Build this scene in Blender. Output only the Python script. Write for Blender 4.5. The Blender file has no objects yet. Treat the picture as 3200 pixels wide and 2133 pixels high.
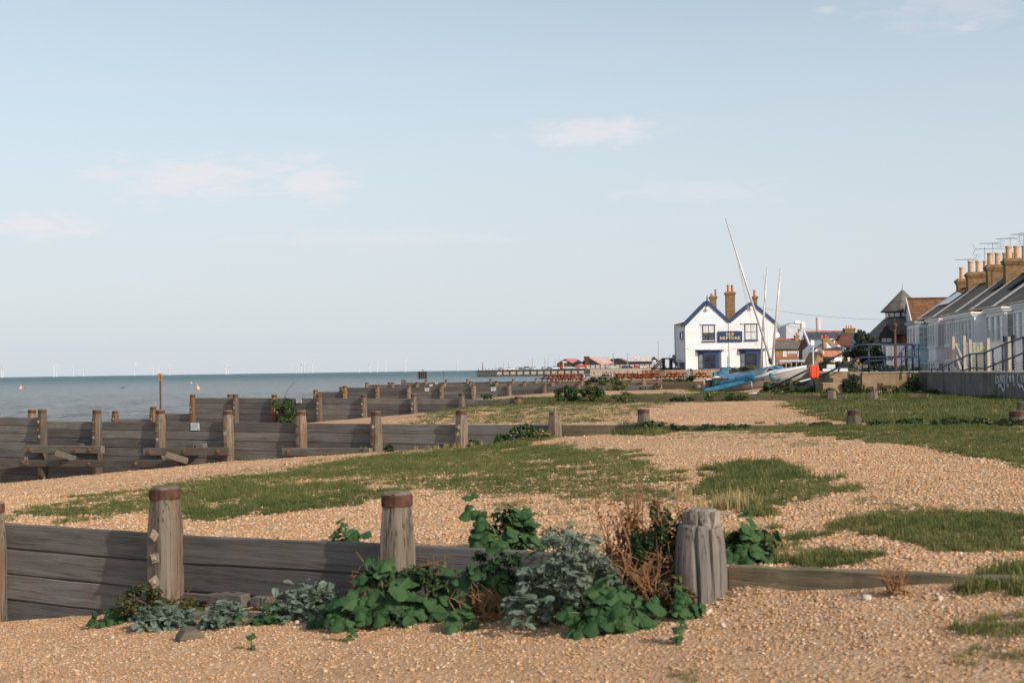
import bpy, math, random
import numpy as np
from mathutils import Vector, Matrix, Quaternion
R = math.radians
rnd = random.Random(7)
nrng = np.random.default_rng(11)
SC = bpy.context.scene
COL = SC.collection

# ---------------------------------------------------------------- camera
CZ = 3.3                       # eye height above the sea (sea level z = 0)
F = 4444.0                     # focal length in photo pixels (50 mm on 36 mm)
CX, CY = 1600.0, 1066.5
cam_d = bpy.data.cameras.new('camera')
cam = bpy.data.objects.new('camera', cam_d)
COL.objects.link(cam)
cam_d.sensor_width = 36.0
cam_d.lens = 50.0
cam_d.clip_start = 0.1
cam_d.clip_end = 60000
CAM_R = Matrix.Rotation(R(90 + 1.14), 3, 'X') @ Matrix.Rotation(R(-0.83), 3, 'Z')
cam.matrix_world = Matrix.Translation((0, 0, CZ)) @ CAM_R.to_4x4()
cam_d.dof.use_dof = True
cam_d.dof.focus_distance = 60
cam_d.dof.aperture_fstop = 4.8
SC.camera = cam

# ---------------------------------------------------------------- sky, sun, exposure
SUN_AZ = R(139)                # clockwise from +Y (ahead): behind and to the right
SUN_EL = R(29)
SUN_DIR = Vector((math.sin(SUN_AZ) * math.cos(SUN_EL), math.cos(SUN_AZ) * math.cos(SUN_EL), math.sin(SUN_EL)))
SC.view_settings.view_transform = 'Standard'
SC.view_settings.look = 'None'
SC.view_settings.exposure = 0.6
SC.view_settings.gamma = 1.0
SC.view_settings.use_curve_mapping = False
SKY_STRENGTH = 0.115
SUN_STRENGTH = 2.75
sun_d = bpy.data.lights.new('sun', 'SUN')
sun_d.energy = SUN_STRENGTH
sun_d.angle = R(0.6)
sun_d.color = (1.0, 0.88, 0.75)
sun = bpy.data.objects.new('sun', sun_d)
COL.objects.link(sun)
sun.rotation_euler = SUN_DIR.to_track_quat('Z', 'Y').to_euler()
sun.location = (60, -50, 80)

class NT:
    """small helper round a node tree"""
    def __init__(self, tree):
        self.t = tree
        tree.nodes.clear()
    def n(self, typ, ins=None, **props):
        nd = self.t.nodes.new(typ)
        for k, v in props.items():
            setattr(nd, k, v)
        for k, v in (ins or {}).items():
            s = nd.inputs[k]
            if isinstance(v, bpy.types.NodeSocket):
                self.t.links.new(v, s)
            elif isinstance(v, bpy.types.Node):
                self.t.links.new(v.outputs[0], s)
            else:
                if s.type == 'RGBA' and len(v) == 3:
                    v = (*v, 1)
                s.default_value = v
        return nd
    def math(self, op, a, b=0.0, c=0.0, clamp=False):
        return self.n('ShaderNodeMath', {0: a, 1: b, 2: c}, operation=op, use_clamp=clamp).outputs[0]
    def mix(self, fac, a, b, blend='MIX'):
        nd = self.n('ShaderNodeMix', {0: fac, 6: a, 7: b}, data_type='RGBA', blend_type=blend)
        return nd.outputs[2]
    def rng(self, v, a, b, c=0.0, d=1.0, smooth=True):
        return self.n('ShaderNodeMapRange', {0: v, 1: a, 2: b, 3: c, 4: d},
                      interpolation_type='SMOOTHSTEP' if smooth else 'LINEAR').outputs[0]
    def noise(self, vec, scale, detail=3.0, rough=0.55, dist=0.0):
        return self.n('ShaderNodeTexNoise', {'Vector': vec, 'Scale': scale, 'Detail': detail, 'Roughness': rough, 'Distortion': dist})
    def mapping(self, vec, scale=(1, 1, 1), rot=(0, 0, 0)):
        return self.n('ShaderNodeMapping', {'Vector': vec, 'Scale': scale, 'Rotation': rot}).outputs[0]
    def ramp(self, fac, stops, interp='LINEAR'):
        nd = self.n('ShaderNodeValToRGB', {0: fac})
        cr = nd.color_ramp
        cr.interpolation = interp
        while len(cr.elements) < len(stops):
            cr.elements.new(0.5)
        for e, (p, c) in zip(cr.elements, stops):
            e.position = p
            e.color = (*c, 1)
        return nd.outputs[0]

world = bpy.data.worlds.new('World')
SC.world = world
world.use_nodes = True
W = NT(world.node_tree)
sky = W.n('ShaderNodeTexSky', sky_type='NISHITA', sun_disc=False, sun_elevation=SUN_EL, sun_rotation=SUN_AZ,
          altitude=0, air_density=1.0, dust_density=1.6, ozone_density=1.2)
tc = W.n('ShaderNodeTexCoord')
dirv = tc.outputs['Generated']
sep = W.n('ShaderNodeSeparateXYZ', {0: dirv})
az = W.math('ARCTAN2', sep.outputs[0], sep.outputs[1])
el = W.math('ARCSINE', sep.outputs[2])
uv = W.n('ShaderNodeCombineXYZ', {0: az, 1: el, 2: 0.0}).outputs[0]
cn = W.noise(W.mapping(uv, (9, 26, 1)), 1.0, 6, 0.6, 0.4).outputs[0]
cn2 = W.noise(W.mapping(uv, (34, 110, 1)), 1.0, 5, 0.62, 0.5).outputs[0]
edge = W.math('ADD', W.math('MULTIPLY', W.math('SUBTRACT', cn2, 0.5), 2.6), W.math('MULTIPLY', W.math('SUBTRACT', cn, 0.5), 1.2))
mask = W.math('MULTIPLY', W.rng(cn, 0.60, 0.82), 0.28)        # thin cloud everywhere
# the clouds in view: azimuth, elevation, half-widths (radians), strength
for ca, ce, ra, re, st in ((-0.215, 0.134, 0.070, 0.016, 0.60), (-0.140, 0.133, 0.034, 0.016, 0.55), (-0.322, 0.101, 0.045, 0.010, 0.6),
                           (0.062, 0.165, 0.052, 0.011, 0.50), (0.31, 0.236, 0.06, 0.018, 0.18), (0.362, 0.262, 0.05, 0.02, 0.2),
                           (0.222, 0.240, 0.010, 0.004, 0.25), (0.315, 0.222, 0.012, 0.004, 0.3), (0.14, 0.122, 0.06, 0.010, 0.22),
                           (-0.10, 0.093, 0.10, 0.006, 0.25), (0.60, 0.16, 0.05, 0.012, 0.5), (-0.62, 0.17, 0.06, 0.014, 0.5)):
    dx = W.math('DIVIDE', W.math('SUBTRACT', az, ca), ra)
    dy = W.math('DIVIDE', W.math('SUBTRACT', el, ce), re)
    d = W.math('SQRT', W.math('ADD', W.math('MULTIPLY', dx, dx), W.math('MULTIPLY', dy, dy)))
    m = W.math('MULTIPLY', W.rng(W.math('ADD', d, edge), 1.25, 0.1), min(.9, st * 1.3))
    mask = W.math('MAXIMUM', mask, m)
veil = W.math('MULTIPLY', W.rng(el, 0.44, -0.03), 0.85)
SKY_HAZE = (3.98, 4.30, 4.66)
CLOUD = (4.8, 4.64, 4.76)
skyc = W.n('ShaderNodeHueSaturation', {'Color': sky.outputs[0], 'Saturation': 0.74, 'Value': 0.83, 'Hue': 0.486}).outputs[0]
skyc = W.mix(veil, skyc, SKY_HAZE)
skyc = W.mix(mask, skyc, CLOUD)
bg = W.n('ShaderNodeBackground', {0: skyc, 1: SKY_STRENGTH})
W.n('ShaderNodeOutputWorld', {0: bg.outputs[0]})

# ---------------------------------------------------------------- geometry helpers
def ray(px, py):
    return CAM_R @ Vector(((px - CX) / F, -(py - CY) / F, -1.0))
def at(px, py, Y):
    """point seen at a photo pixel on the vertical plane Y metres ahead"""
    d = ray(px, py)
    k = Y / d.y
    return Vector((d.x * k, Y, CZ + d.z * k))
NX, NY = 0.5816, 0.8135        # groyne normal (away from the camera)
EX, EY = 0.8135, -0.5816       # along a groyne, landwards
def on_groyne(px, py, t):
    d = ray(px, py)
    k = t / (d.x * NX + d.y * NY)
    p = d * k
    return p.x * EX + p.y * EY, CZ + p.z      # s, world z

T1, T2, T3, T4, T5, T6 = 8.02, 25.37, 43.45, 67.5, 84.15, 104.9
ROWS = [
 (-30, [-40, -8, 0, 6, 20], [-4.2, -2.7, -1.75, -1.5, -1.4]),
 (3.0, [-40, -12, -7, -4, -2, 0, 2, 4, 20], [-4.2, -3.1, -2.5, -2.0, -1.74, -1.58, -1.46, -1.40, -1.3]),
 (T1 + .0, [-40, -14, -8, -5, -3, -1, 1.2, 1.75, 2.05, 2.3, 2.6, 3.2, 5, 10], [-4.2, -3.5, -2.75, -2.31, -1.95, -1.72, -1.46, -1.335, -1.30, -1.255, -1.215, -1.19, -1.15, -1.1]),
 (T1 + .06, [-40, -14, -8, -5, -3, 0, 1.2, 3.2, 5, 10], [-3.4, -2.2, -1.6, -1.43, -1.40, -1.34, -1.30, -1.21, -1.15, -1.1]),
 (T1 + 6, [-40, -14, -10, -7, -4, -1, 2, 6, 14], [-4.0, -2.6, -2.2, -1.75, -1.5, -1.33, -1.22, -1.12, -1.08]),
 (T2 + .0, [-40, -20, -13.5, -7.3, -1.15, 1, 2.7, 6.4, 14], [-5, -3.7, -2.93, -2.23, -1.73, -1.45, -1.3, -1.12, -1.05]),
 (T2 + .06, [-40, -20, -13, -8, -5, -3, -1, 2.7, 6.4, 14], [-5, -3.3, -2.6, -2.0, -1.6, -1.35, -1.25, -1.17, -1.1, -1.05]),
 (T3 + .0, [-40, -25, -19, -12, -8, -6, -3.9, -1.93, 1, 4, 14], [-5, -4, -3.3, -2.4, -2.02, -1.84, -1.69, -1.41, -1.22, -1.2, -1.12]),
 (T3 + .06, [-40, -25, -15, -8, -4, -1.5, 1, 14], [-5, -4, -2.9, -2.0, -1.45, -1.2, -1.12, -1.1]),
 (T4 + .0, [-40, -25, -13, -8, -4, 0, 4, 10], [-5, -4.2, -3.0, -2.3, -1.85, -1.5, -1.25, -1.15]),
 (T4 + .06, [-40, -25, -13, -4, 0, 4, 10], [-5, -4.2, -2.9, -1.5, -1.2, -1.15, -1.1]),
 (T5 + .0, [-40, -25, -10, -4, 0, 5, 10], [-5, -4.5, -2.8, -2.0, -1.6, -1.25, -1.15]),
 (T5 + .06, [-40, -25, -10, -4, 0, 5, 10], [-5, -4.5, -2.7, -1.7, -1.25, -1.2, -1.15]),
 (T6 + .0, [-40, -23, -8, -2, 2, 7, 12], [-5, -4.5, -2.8, -2.0, -1.6, -1.25, -1.15]),
 (T6 + .06, [-40, -23, -8, -2, 2, 7, 12], [-5, -4.5, -2.7, -1.7, -1.2, -1.17, -1.15]),
 (150, [-40, -10, 0, 5, 12], [-5, -5, -2.5, -1.25, -1.15]),
 (200, [-40, 4, 12, 22], [-5, -5, -2.0, -1.2]),
 (420, [0, 36, 50, 70], [-5, -5, -2.0, -1.2]),
 (700, [0, 60, 70, 90], [-5, -5, -2.0, -1.2]),
]
def hash2(ix, iy):
    h = (ix.astype(np.int64) * 374761393 + iy.astype(np.int64) * 668265263) & 0x7fffffff
    h = ((h ^ (h >> 13)) * 1274126177) & 0x7fffffff
    return ((h ^ (h >> 16)) & 0xffff) / 65535.0
def vnoise(x, y):
    ix, iy = np.floor(x), np.floor(y)
    fx, fy = x - ix, y - iy
    fx, fy = fx * fx * (3 - 2 * fx), fy * fy * (3 - 2 * fy)
    a, b = hash2(ix, iy), hash2(ix + 1, iy)
    c, d = hash2(ix, iy + 1), hash2(ix + 1, iy + 1)
    return (a * (1 - fx) + b * fx) * (1 - fy) + (c * (1 - fx) + d * fx) * fy
def fbm(x, y, o=3):
    s, a, tot = 0, 1.0, 0
    for i in range(o):
        s = s + a * vnoise(x * 2 ** i + 17.3 * i, y * 2 ** i - 9.1 * i)
        tot += a
        a *= .5
    return s / tot
WALL_PTS = [(14.6, 14), (15.4, 54.0), (13.4, 54.3), (14.3, 70), (16.5, 100), (22.6, 148)]
def wall_x(Y):
    return np.interp(Y, [-50, 14, 54.0, 54.3, 70, 100, 148, 152, 160], [13.6, 14.6, 15.4, 13.4, 14.3, 16.5, 22.6, 400, 400])
def height(X, Y):
    """ground height (world z)"""
    X = np.asarray(X, float); Y = np.asarray(Y, float)
    t = X * NX + Y * NY
    z = np.zeros_like(X)
    hs = [np.interp(X, r[1], r[2]) for r in ROWS]
    ts = [r[0] for r in ROWS]
    z = np.where(t <= ts[0], hs[0], z)
    for i in range(len(ts) - 1):
        m = (t > ts[i]) & (t <= ts[i + 1])
        u = (t - ts[i]) / (ts[i + 1] - ts[i])
        z = np.where(m, hs[i] * (1 - u) + hs[i + 1] * u, z)
    z = np.where(t > ts[-1], hs[-1], z)
    amp = np.clip((t - 1) / 30, 0.35, 1)
    z = z + (fbm(X * .45, Y * .45) - .5) * .10 * amp + (fbm(X * 2.1 + 5, Y * 2.1) - .5) * .05
    # scoured hollow and heap by the stump
    z = np.where(t < T1, z + .07 * np.exp(-((X - 1.42) ** 2 + (Y - 8.72) ** 2) / .05), z)
    inside = np.clip((X - wall_x(Y) - .25) / .3, 0, 1)
    z = z * (1 - inside) + inside * -1.95
    return CZ + z
def ground(px, py):
    d = ray(px, py)
    k = np.geomspace(3.0, 900, 9000)
    x, y, z = d.x * k, d.y * k, CZ + d.z * k
    below = z < height(x, y)
    i = int(np.argmax(below)) if below.any() else len(k) - 1
    return Vector((x[i], y[i], float(height(x[i], y[i]))))
def gz(x, y):
    return float(height(np.array([x]), np.array([y]))[0])

class MB:
    def __init__(self):
        self.v, self.f = [], []
    def add(self, verts, faces):
        o = len(self.v)
        self.v += [tuple(p) for p in verts]
        self.f += [tuple(i + o for i in q) for q in faces]
        return self
    BOXF = ((0, 3, 2, 1), (4, 5, 6, 7), (0, 1, 5, 4), (1, 2, 6, 5), (2, 3, 7, 6), (3, 0, 4, 7))
    def box(self, x0, x1, y0, y1, z0, z1):
        return self.add([(x0, y0, z0), (x1, y0, z0), (x1, y1, z0), (x0, y1, z0), (x0, y0, z1), (x1, y0, z1), (x1, y1, z1), (x0, y1, z1)], self.BOXF)
    def mbox(self, M, sx, sy, sz):
        vs = [M @ Vector((a * sx / 2, b * sy / 2, c * sz / 2)) for c in (-1, 1) for a, b in ((-1, -1), (1, -1), (1, 1), (-1, 1))]
        return self.add(vs, self.BOXF)
    def beam(self, p0, p1, w, h, up=(0, 0, 1), segs=1, wob=0.0, rg=None):
        p0, p1, up = Vector(p0), Vector(p1), Vector(up)
        d = (p1 - p0).normalized()
        s = d.cross(up)
        s = s.normalized() if s.length > 1e-4 else Vector((1, 0, 0))
        u = s.cross(d).normalized()
        vs, fs = [], []
        rg = rg or rnd
        for i in range(segs + 1):
            c = p0.lerp(p1, i / segs)
            for a, b in ((-1, -1), (1, -1), (1, 1), (-1, 1)):
                j = (lambda: rg.uniform(-wob, wob)) if wob else (lambda: 0.0)
                vs.append(c + s * (a * w / 2 + j()) + u * (b * h / 2 + j()))
        for i in range(segs):
            o = i * 4
            for k in range(4):
                fs.append((o + k, o + (k + 1) % 4, o + 4 + (k + 1) % 4, o + 4 + k))
        fs.append((3, 2, 1, 0))
        o = segs * 4
        fs.append((o, o + 1, o + 2, o + 3))
        return self.add(vs, fs)
    def pipe(self, pts, r, n=6, cap=True):
        pts = [Vector(p) for p in pts]
        rs = r if isinstance(r, (list, tuple)) else [r] * len(pts)
        vs, fs = [], []
        ref = None
        for i, p in enumerate(pts):
            a = pts[max(i - 1, 0)]
            b = pts[min(i + 1, len(pts) - 1)]
            d = (b - a)
            d = d.normalized() if d.length > 1e-6 else Vector((0, 0, 1))
            if ref is None:
                ref = Vector((0, 0, 1)) if abs(d.z) < .9 else Vector((1, 0, 0))
            s = d.cross(ref).normalized()
            u = s.cross(d).normalized()
            for k in range(n):
                ang = 2 * math.pi * k / n
                vs.append(p + (s * math.cos(ang) + u * math.sin(ang)) * rs[i])
        for i in range(len(pts) - 1):
            for k in range(n):
                fs.append((i * n + k, i * n + (k + 1) % n, (i + 1) * n + (k + 1) % n, (i + 1) * n + k))
        if cap:
            fs.append(tuple(reversed(range(n))))
            fs.append(tuple(range((len(pts) - 1) * n, len(pts) * n)))
        return self.add(vs, fs)
    def lathe(self, prof, n=16, c=(0, 0, 0), wob=0.0, sq=0.0, lean=(0, 0), rg=None):
        """profile of (r, z); sq squares the section off a little"""
        rg = rg or rnd
        ph = [rg.uniform(-1, 1) for _ in range(n)]
        vs, fs = [], []
        for r, z in prof:
            for k in range(n):
                a = 2 * math.pi * (k + .5) / n
                q = 1 + sq * (1 / max(abs(math.cos(a)), abs(math.sin(a))) - 1)
                rr = r * q * (1 + wob * (ph[k] + rg.uniform(-.4, .4)))
                vs.append((c[0] + rr * math.cos(a) + lean[0] * z, c[1] + rr * math.sin(a) + lean[1] * z, c[2] + z))
        m = len(prof)
        for i in range(m - 1):
            for k in range(n):
                fs.append((i * n + k, i * n + (k + 1) % n, (i + 1) * n + (k + 1) % n, (i + 1) * n + k))
        fs.append(tuple(reversed(range(n))))
        fs.append(tuple(range((m - 1) * n, m * n)))
        return self.add(vs, fs)
    def prism(self, poly, a, b, axis='y'):
        """extrude a 2-D polygon; axis y: poly is (x, z); axis x: (y, z); axis z: (x, y)"""
        def P(p, h):
            return (p[0], h, p[1]) if axis == 'y' else (h, p[0], p[1]) if axis == 'x' else (p[0], p[1], h)
        n = len(poly)
        vs = [P(p, a) for p in poly] + [P(p, b) for p in poly]
        fs = [tuple(range(n)), tuple(reversed(range(n, 2 * n)))]
        for i in range(n):
            j = (i + 1) % n
            fs.append((j, i, i + n, j + n))
        return self.add(vs, fs)
    def build(self, name, m, parent=None, smooth=False, bevel=0.0, kind=None, label=None, loc=None, fix=True):
        me = bpy.data.meshes.new(name)
        me.from_pydata(self.v, [], self.f)
        if fix:
            import bmesh
            bm = bmesh.new(); bm.from_mesh(me)
            bmesh.ops.recalc_face_normals(bm, faces=bm.faces)
            bm.to_mesh(me); bm.free()
        if smooth:
            me.shade_smooth()
        me.materials.append(m)
        return link(name, me, parent, bevel, kind, label, loc)

def link(name, me, parent=None, bevel=0.0, kind=None, label=None, loc=None):
    o = bpy.data.objects.new(name, me)
    COL.objects.link(o)
    if parent is not None:
        o.parent = parent
    if loc is not None:
        o.location = loc
    if bevel:
        b = o.modifiers.new('edge', 'BEVEL')
        b.width = bevel
        b.segments = 1
        b.limit_method = 'ANGLE'
    if kind:
        o['kind'] = kind
    if label:
        o['label'] = label
    return o
def thing(name, label, cat, loc=(0, 0, 0), rz=0.0, group=None, rot=None):
    o = bpy.data.objects.new(name, None)
    COL.objects.link(o)
    o.empty_display_size = .2
    o.location = loc
    o.rotation_euler = rot if rot is not None else (0, 0, rz)
    o['label'] = label
    o['category'] = cat
    if group:
        o['group'] = group
    return o
def tag(o, label, cat, group=None, kind=None):
    o['label'] = label
    o['category'] = cat
    if group:
        o['group'] = group
    if kind:
        o['kind'] = kind
    return o
def dup(root, loc=None, rz=None, label=None):
    r = root.copy(); COL.objects.link(r)
    if loc is not None: r.location = loc
    if rz is not None: r.rotation_euler = (0, 0, rz)
    if label: r['label'] = label
    for ch in list(root.children):
        c = ch.copy(); COL.objects.link(c); c.parent = r
        for g in list(ch.children):
            d = g.copy(); COL.objects.link(d); d.parent = c
    return r
ORD = ['first', 'second', 'third', 'fourth', 'fifth', 'sixth', 'seventh', 'eighth', 'ninth', 'tenth', 'eleventh', 'twelfth',
       'thirteenth', 'fourteenth', 'fifteenth', 'sixteenth', 'seventeenth', 'eighteenth', 'nineteenth', 'twentieth', 'twenty-first',
       'twenty-second', 'twenty-third', 'twenty-fourth', 'twenty-fifth', 'twenty-sixth', 'twenty-seventh', 'twenty-eighth']

# ---------------------------------------------------------------- materials
def newmat(name):
    m = bpy.data.materials.new(name)
    m.use_nodes = True
    return m, NT(m.node_tree)
def finish(n, col, rough=.7, bump=None, bstr=.3, bdist=.02, metal=0.0, spec=.4, extra=None):
    ins = {'Base Color': col, 'Roughness': rough, 'Metallic': metal, 'Specular IOR Level': spec}
    if bump is not None:
        ins['Normal'] = n.n('ShaderNodeBump', {'Height': bump, 'Strength': bstr, 'Distance': bdist}).outputs[0]
    ins.update(extra or {})
    p = n.n('ShaderNodeBsdfPrincipled', ins)
    n.n('ShaderNodeOutputMaterial', {0: p.outputs[0]})
    return p
def sc(c, k):
    return tuple(min(1, x * k) for x in c)
def simple(name, col, rough=.6, var=.18, scale=6.0, bstr=.15, metal=0.0, spec=.4, grime=0.0):
    m, n = newmat(name)
    co = n.n('ShaderNodeTexCoord').outputs['Object']
    rv = n.n('ShaderNodeObjectInfo').outputs['Random']
    a = n.noise(co, scale, 5, .6).outputs[0]
    c = n.mix(n.rng(a, .25, .75), sc(col, 1 - var), sc(col, 1 + var))
    if grime:
        g = n.noise(co, scale * .35, 6, .7).outputs[0]
        c = n.mix(n.math('MULTIPLY', n.rng(g, .52, .75), grime), c, sc((.16, .13, .09), 1))
    c = n.mix(1.0, c, n.ramp(rv, [(0, (.9, .9, .9)), (1, (1.08, 1.08, 1.08))]), 'MULTIPLY')
    finish(n, c, rough, a, bstr, .01, metal, spec)
    return m
def wood(name, stops, axis='x', scale=1.0, rust=0.0, moss=0.0, crack=.62, split=.45):
    """weathered timber, the grain along a local axis"""
    m, n = newmat(name)
    co = n.n('ShaderNodeTexCoord').outputs['Object']
    rv = n.n('ShaderNodeObjectInfo').outputs['Random']
    off = n.n('ShaderNodeCombineXYZ', {0: n.math('MULTIPLY', rv, 91.0), 1: n.math('MULTIPLY', rv, 37.0), 2: n.math('MULTIPLY', rv, 53.0)}).outputs[0]
    v = n.n('ShaderNodeVectorMath', {0: co, 1: off}, operation='ADD').outputs[0]
    sg = {'x': (.9, 16, 16), 'z': (14, 14, .8), 'y': (16, .9, 16)}[axis]
    sf = {'x': (2.0, 70, 70), 'z': (55, 55, 2.0), 'y': (70, 2.0, 70)}[axis]
    g = n.noise(n.mapping(v, tuple(s * scale for s in sg)), 1.0, 6, .62, .3).outputs[0]
    f = n.noise(n.mapping(v, tuple(s * scale for s in sf)), 1.0, 4, .6).outputs[0]
    b = n.noise(v, 1.3, 4, .6).outputs[0]
    fac = n.math('ADD', n.math('MULTIPLY', g, .55), n.math('ADD', n.math('MULTIPLY', f, .25), n.math('MULTIPLY', b, .3)), clamp=True)
    c = n.ramp(n.rng(fac, .3, .78, smooth=False), stops)
    c = n.mix(1.0, c, n.ramp(rv, [(0, (.68, .68, .70)), (.5, (1, .98, .96)), (1, (1.28, 1.25, 1.2))]), 'MULTIPLY')
    ck = n.rng(f, .40, .30)
    sp_ = {'x': (.35, 26, 26), 'z': (20, 20, .45), 'y': (26, .35, 26)}[axis]
    spl = n.noise(n.mapping(v, tuple(s * scale for s in sp_)), 1.0, 3, .55).outputs[0]
    spl = n.math('MULTIPLY', n.rng(n.math('ABSOLUTE', n.math('SUBTRACT', spl, .5)), .022, .0), split)
    ck = n.math('MAXIMUM', ck, spl)
    c = n.mix(n.math('MULTIPLY', ck, crack), c, (.03, .026, .022))
    if rust:
        rn = n.noise(n.mapping(v, (5, 5, .9)), 1.0, 5, .6).outputs[0]
        c = n.mix(n.math('MULTIPLY', n.rng(rn, .52, .68), rust), c, (.22, .085, .03))
    if moss:
        mn = n.noise(v, 3.2, 6, .65).outputs[0]
        c = n.mix(n.math('MULTIPLY', n.rng(mn, .50, .70), moss), c, (.10, .10, .035))
    finish(n, c, .85, n.math('SUBTRACT', n.math('ADD', g, n.math('MULTIPLY', f, .7)), n.math('MULTIPLY', spl, 1.2)), .6, .014, spec=.25)
    return m
GREYS = [(0, (.084, .079, .073)), (.35, (.143, .135, .126)), (.7, (.20, .19, .178)), (1, (.285, .27, .252))]
M = {}
M['plank'] = wood('weathered_plank', GREYS, 'x', 1.0, .12, .10)
M['post'] = wood('weathered_post', [(0, (.055, .045, .036)), (.4, (.135, .112, .088)), (.75, (.215, .182, .146)), (1, (.31, .265, .215))], 'z', 1.0, .4, .12, .8, 1.0)
M['rusty_post'] = wood('rust_stained_post', [(0, (.07, .045, .03)), (.4, (.16, .10, .06)), (.75, (.25, .17, .10)), (1, (.34, .24, .15))], 'z', 1.0, .9, .25, .8, .9)
M['low_plank'] = wood('mossy_plank', [(0, (.06, .05, .035)), (.4, (.14, .115, .08)), (.75, (.22, .19, .13)), (1, (.33, .28, .2))], 'x', 1.0, .15, .5)
M['waling'] = wood('waling_timber', [(0, (.06, .053, .046)), (.4, (.12, .108, .093)), (.75, (.18, .163, .142)), (1, (.26, .235, .20))], 'x', 1.0, .3, .2)
M['rust'] = simple('rusty_iron', (.095, .040, .024), .8, .5, 14, .5)
M['bolt'] = simple('rusted_bolt_plate', (.34, .27, .195), .8, .45, 25, .4)
M['bolt_dark'] = simple('dark_rusted_bolt_plate', (.20, .085, .04), .8, .45, 25, .4)
M['white'] = simple('white_paint', (.78, .77, .77), .55, .05, 3, .05, grime=.06)
M['white_board'] = simple('white_weatherboard', (.74, .725, .725), .5, .06, 2, .05)
M['shaded_white_wall'] = simple('white_boarding_shade_toned', (.70, .70, .72), .6, .06, 2, .05)  # white walls on their shaded side, the shade put in as blue-grey
M['blue'] = simple('navy_paint', (.018, .048, .125), .45, .12, 4, .05)
M['sign_blue'] = simple('navy_sign_board', (.016, .042, .105), .45, .08, 4, .02)
M['gold'] = simple('cream_gold_lettering', (.72, .58, .34), .5, .05, 9, 0)
M['rail'] = simple('blue_rail_paint', (.015, .027, .062), .4, .25, 9, .05)
M['slate'] = None
M['terracotta'] = simple('terracotta', (.42, .13, .055), .75, .15, 9, .1)
M['buff'] = simple('buff_clay', (.55, .36, .22), .75, .2, 6, .1, grime=.25)
M['black'] = simple('black_paint', (.018, .018, .02), .5, .2, 8, .05)
M['dark'] = simple('dark_interior', (.02, .022, .025), .7, .2, 8, 0)
M['lead'] = simple('lead_flashing', (.33, .34, .35), .55, .2, 8, .1)
M['metal'] = simple('galvanised_metal', (.42, .43, .45), .35, .1, 10, .05, metal=.6)
M['aluminium'] = simple('mast_aluminium', (.62, .58, .56), .4, .1, 10, .02, metal=.25)
M['table'] = simple('red_brown_stain', (.20, .050, .022), .7, .3, 10, .15)
M['grey_table'] = simple('grey_weathered_boards', (.36, .33, .28), .8, .2, 8, .2)
M['brown_frame'] = simple('dark_brown_timber', (.085, .035, .022), .75, .3, 8, .15)
M['orange_pot'] = simple('orange_clay', (.42, .15, .06), .6, .12, 12, .05)
M['red_case'] = simple('orange_red_plastic', (.72, .065, .02), .4, .08, 6, .03)
M['hull'] = simple('grey_white_gelcoat', (.62, .60, .57), .35, .12, 4, .03, grime=.35)
M['deck'] = simple('white_gelcoat', (.80, .78, .77), .3, .04, 4, .02)
M['grey_case'] = simple('grey_plastic', (.3, .3, .31), .5, .1, 8, 0)
M['paper'] = simple('white_notice_print', (.68, .69, .72), .5, .04, 4, 0)
M['ink'] = simple('grey_print', (.30, .31, .36), .6, .1, 5, 0)
M['turbine'] = simple('turbine_white', (.56, .57, .58), .5, .02, 1, 0)
M['yellow'] = simple('yellow_rust', (.42, .24, .05), .7, .4, 9, .2)
M['buoy'] = simple('peach_buoy', (.75, .42, .22), .5, .1, 9, .05)
M['concrete_post'] = simple('concrete_fence_post', (.36, .32, .27), .85, .2, 9, .2)
M['orange_tile'] = None
M['straw'] = simple('dry_stem', (.25, .125, .055), .8, .35, 9, .1)
M['rust_stem'] = simple('rusty_dry_seed', (.20, .085, .035), .85, .4, 9, .1)
M['stem'] = simple('green_stem', (.10, .13, .05), .7, .3, 9, .1)
M['yellow_flower'] = simple('yellow_petals', (.65, .45, .03), .6, .1, 9, 0)
M['bark'] = simple('bark', (.10, .07, .05), .9, .3, 9, .4)
M['block_white'] = simple('white_painted_block', (.58, .58, .60), .7, .08, 6, .15, grime=.1)
M['van'] = simple('pale_blue_van_paint', (.42, .58, .62), .3, .03, 4, 0)
M['red_box'] = simple('red_container_paint', (.50, .06, .04), .5, .1, 6, .05)
M['gravel_heap'] = simple('grey_gravel', (.33, .32, .31), .9, .15, 3, .2)
M['tower'] = simple('pale_cladding', (.42, .46, .50), .6, .04, 1, .02)
M['tower_light'] = simple('light_cladding', (.66, .66, .65), .6, .04, 1, .02)
M['beige_pole'] = simple('beige_flue', (.55, .48, .45), .6, .05, 2, 0)
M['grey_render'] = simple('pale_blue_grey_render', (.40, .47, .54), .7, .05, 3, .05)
M['net'] = simple('wire_mesh', (.33, .34, .36), .5, .1, 9, 0)
M['graffiti'] = simple('chalky_white_spray', (.50, .52, .54), .8, .25, 12, 0)
def glass(name, tint=(.03, .035, .04), rough=.06, var=.5):
    m, n = newmat(name)
    co = n.n('ShaderNodeTexCoord').outputs['Object']
    a = n.noise(co, 1.3, 3, .6).outputs[0]
    c = n.mix(n.rng(a, .3, .7), sc(tint, 1 - var), sc(tint, 1 + var))
    finish(n, c, rough, spec=.7)
    return m
M['glass'] = glass('dark_window_glass')
M['blind'] = simple('pale_blind_behind_glass', (.58, .58, .55), .25, .06, 2, 0, spec=.6)
M['pale_glass'] = glass('pale_window_glass', (.36, .40, .41), .1, .25)
M['green_blind'] = glass('grey_green_blind', (.34, .37, .31), .2, .12)

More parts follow.
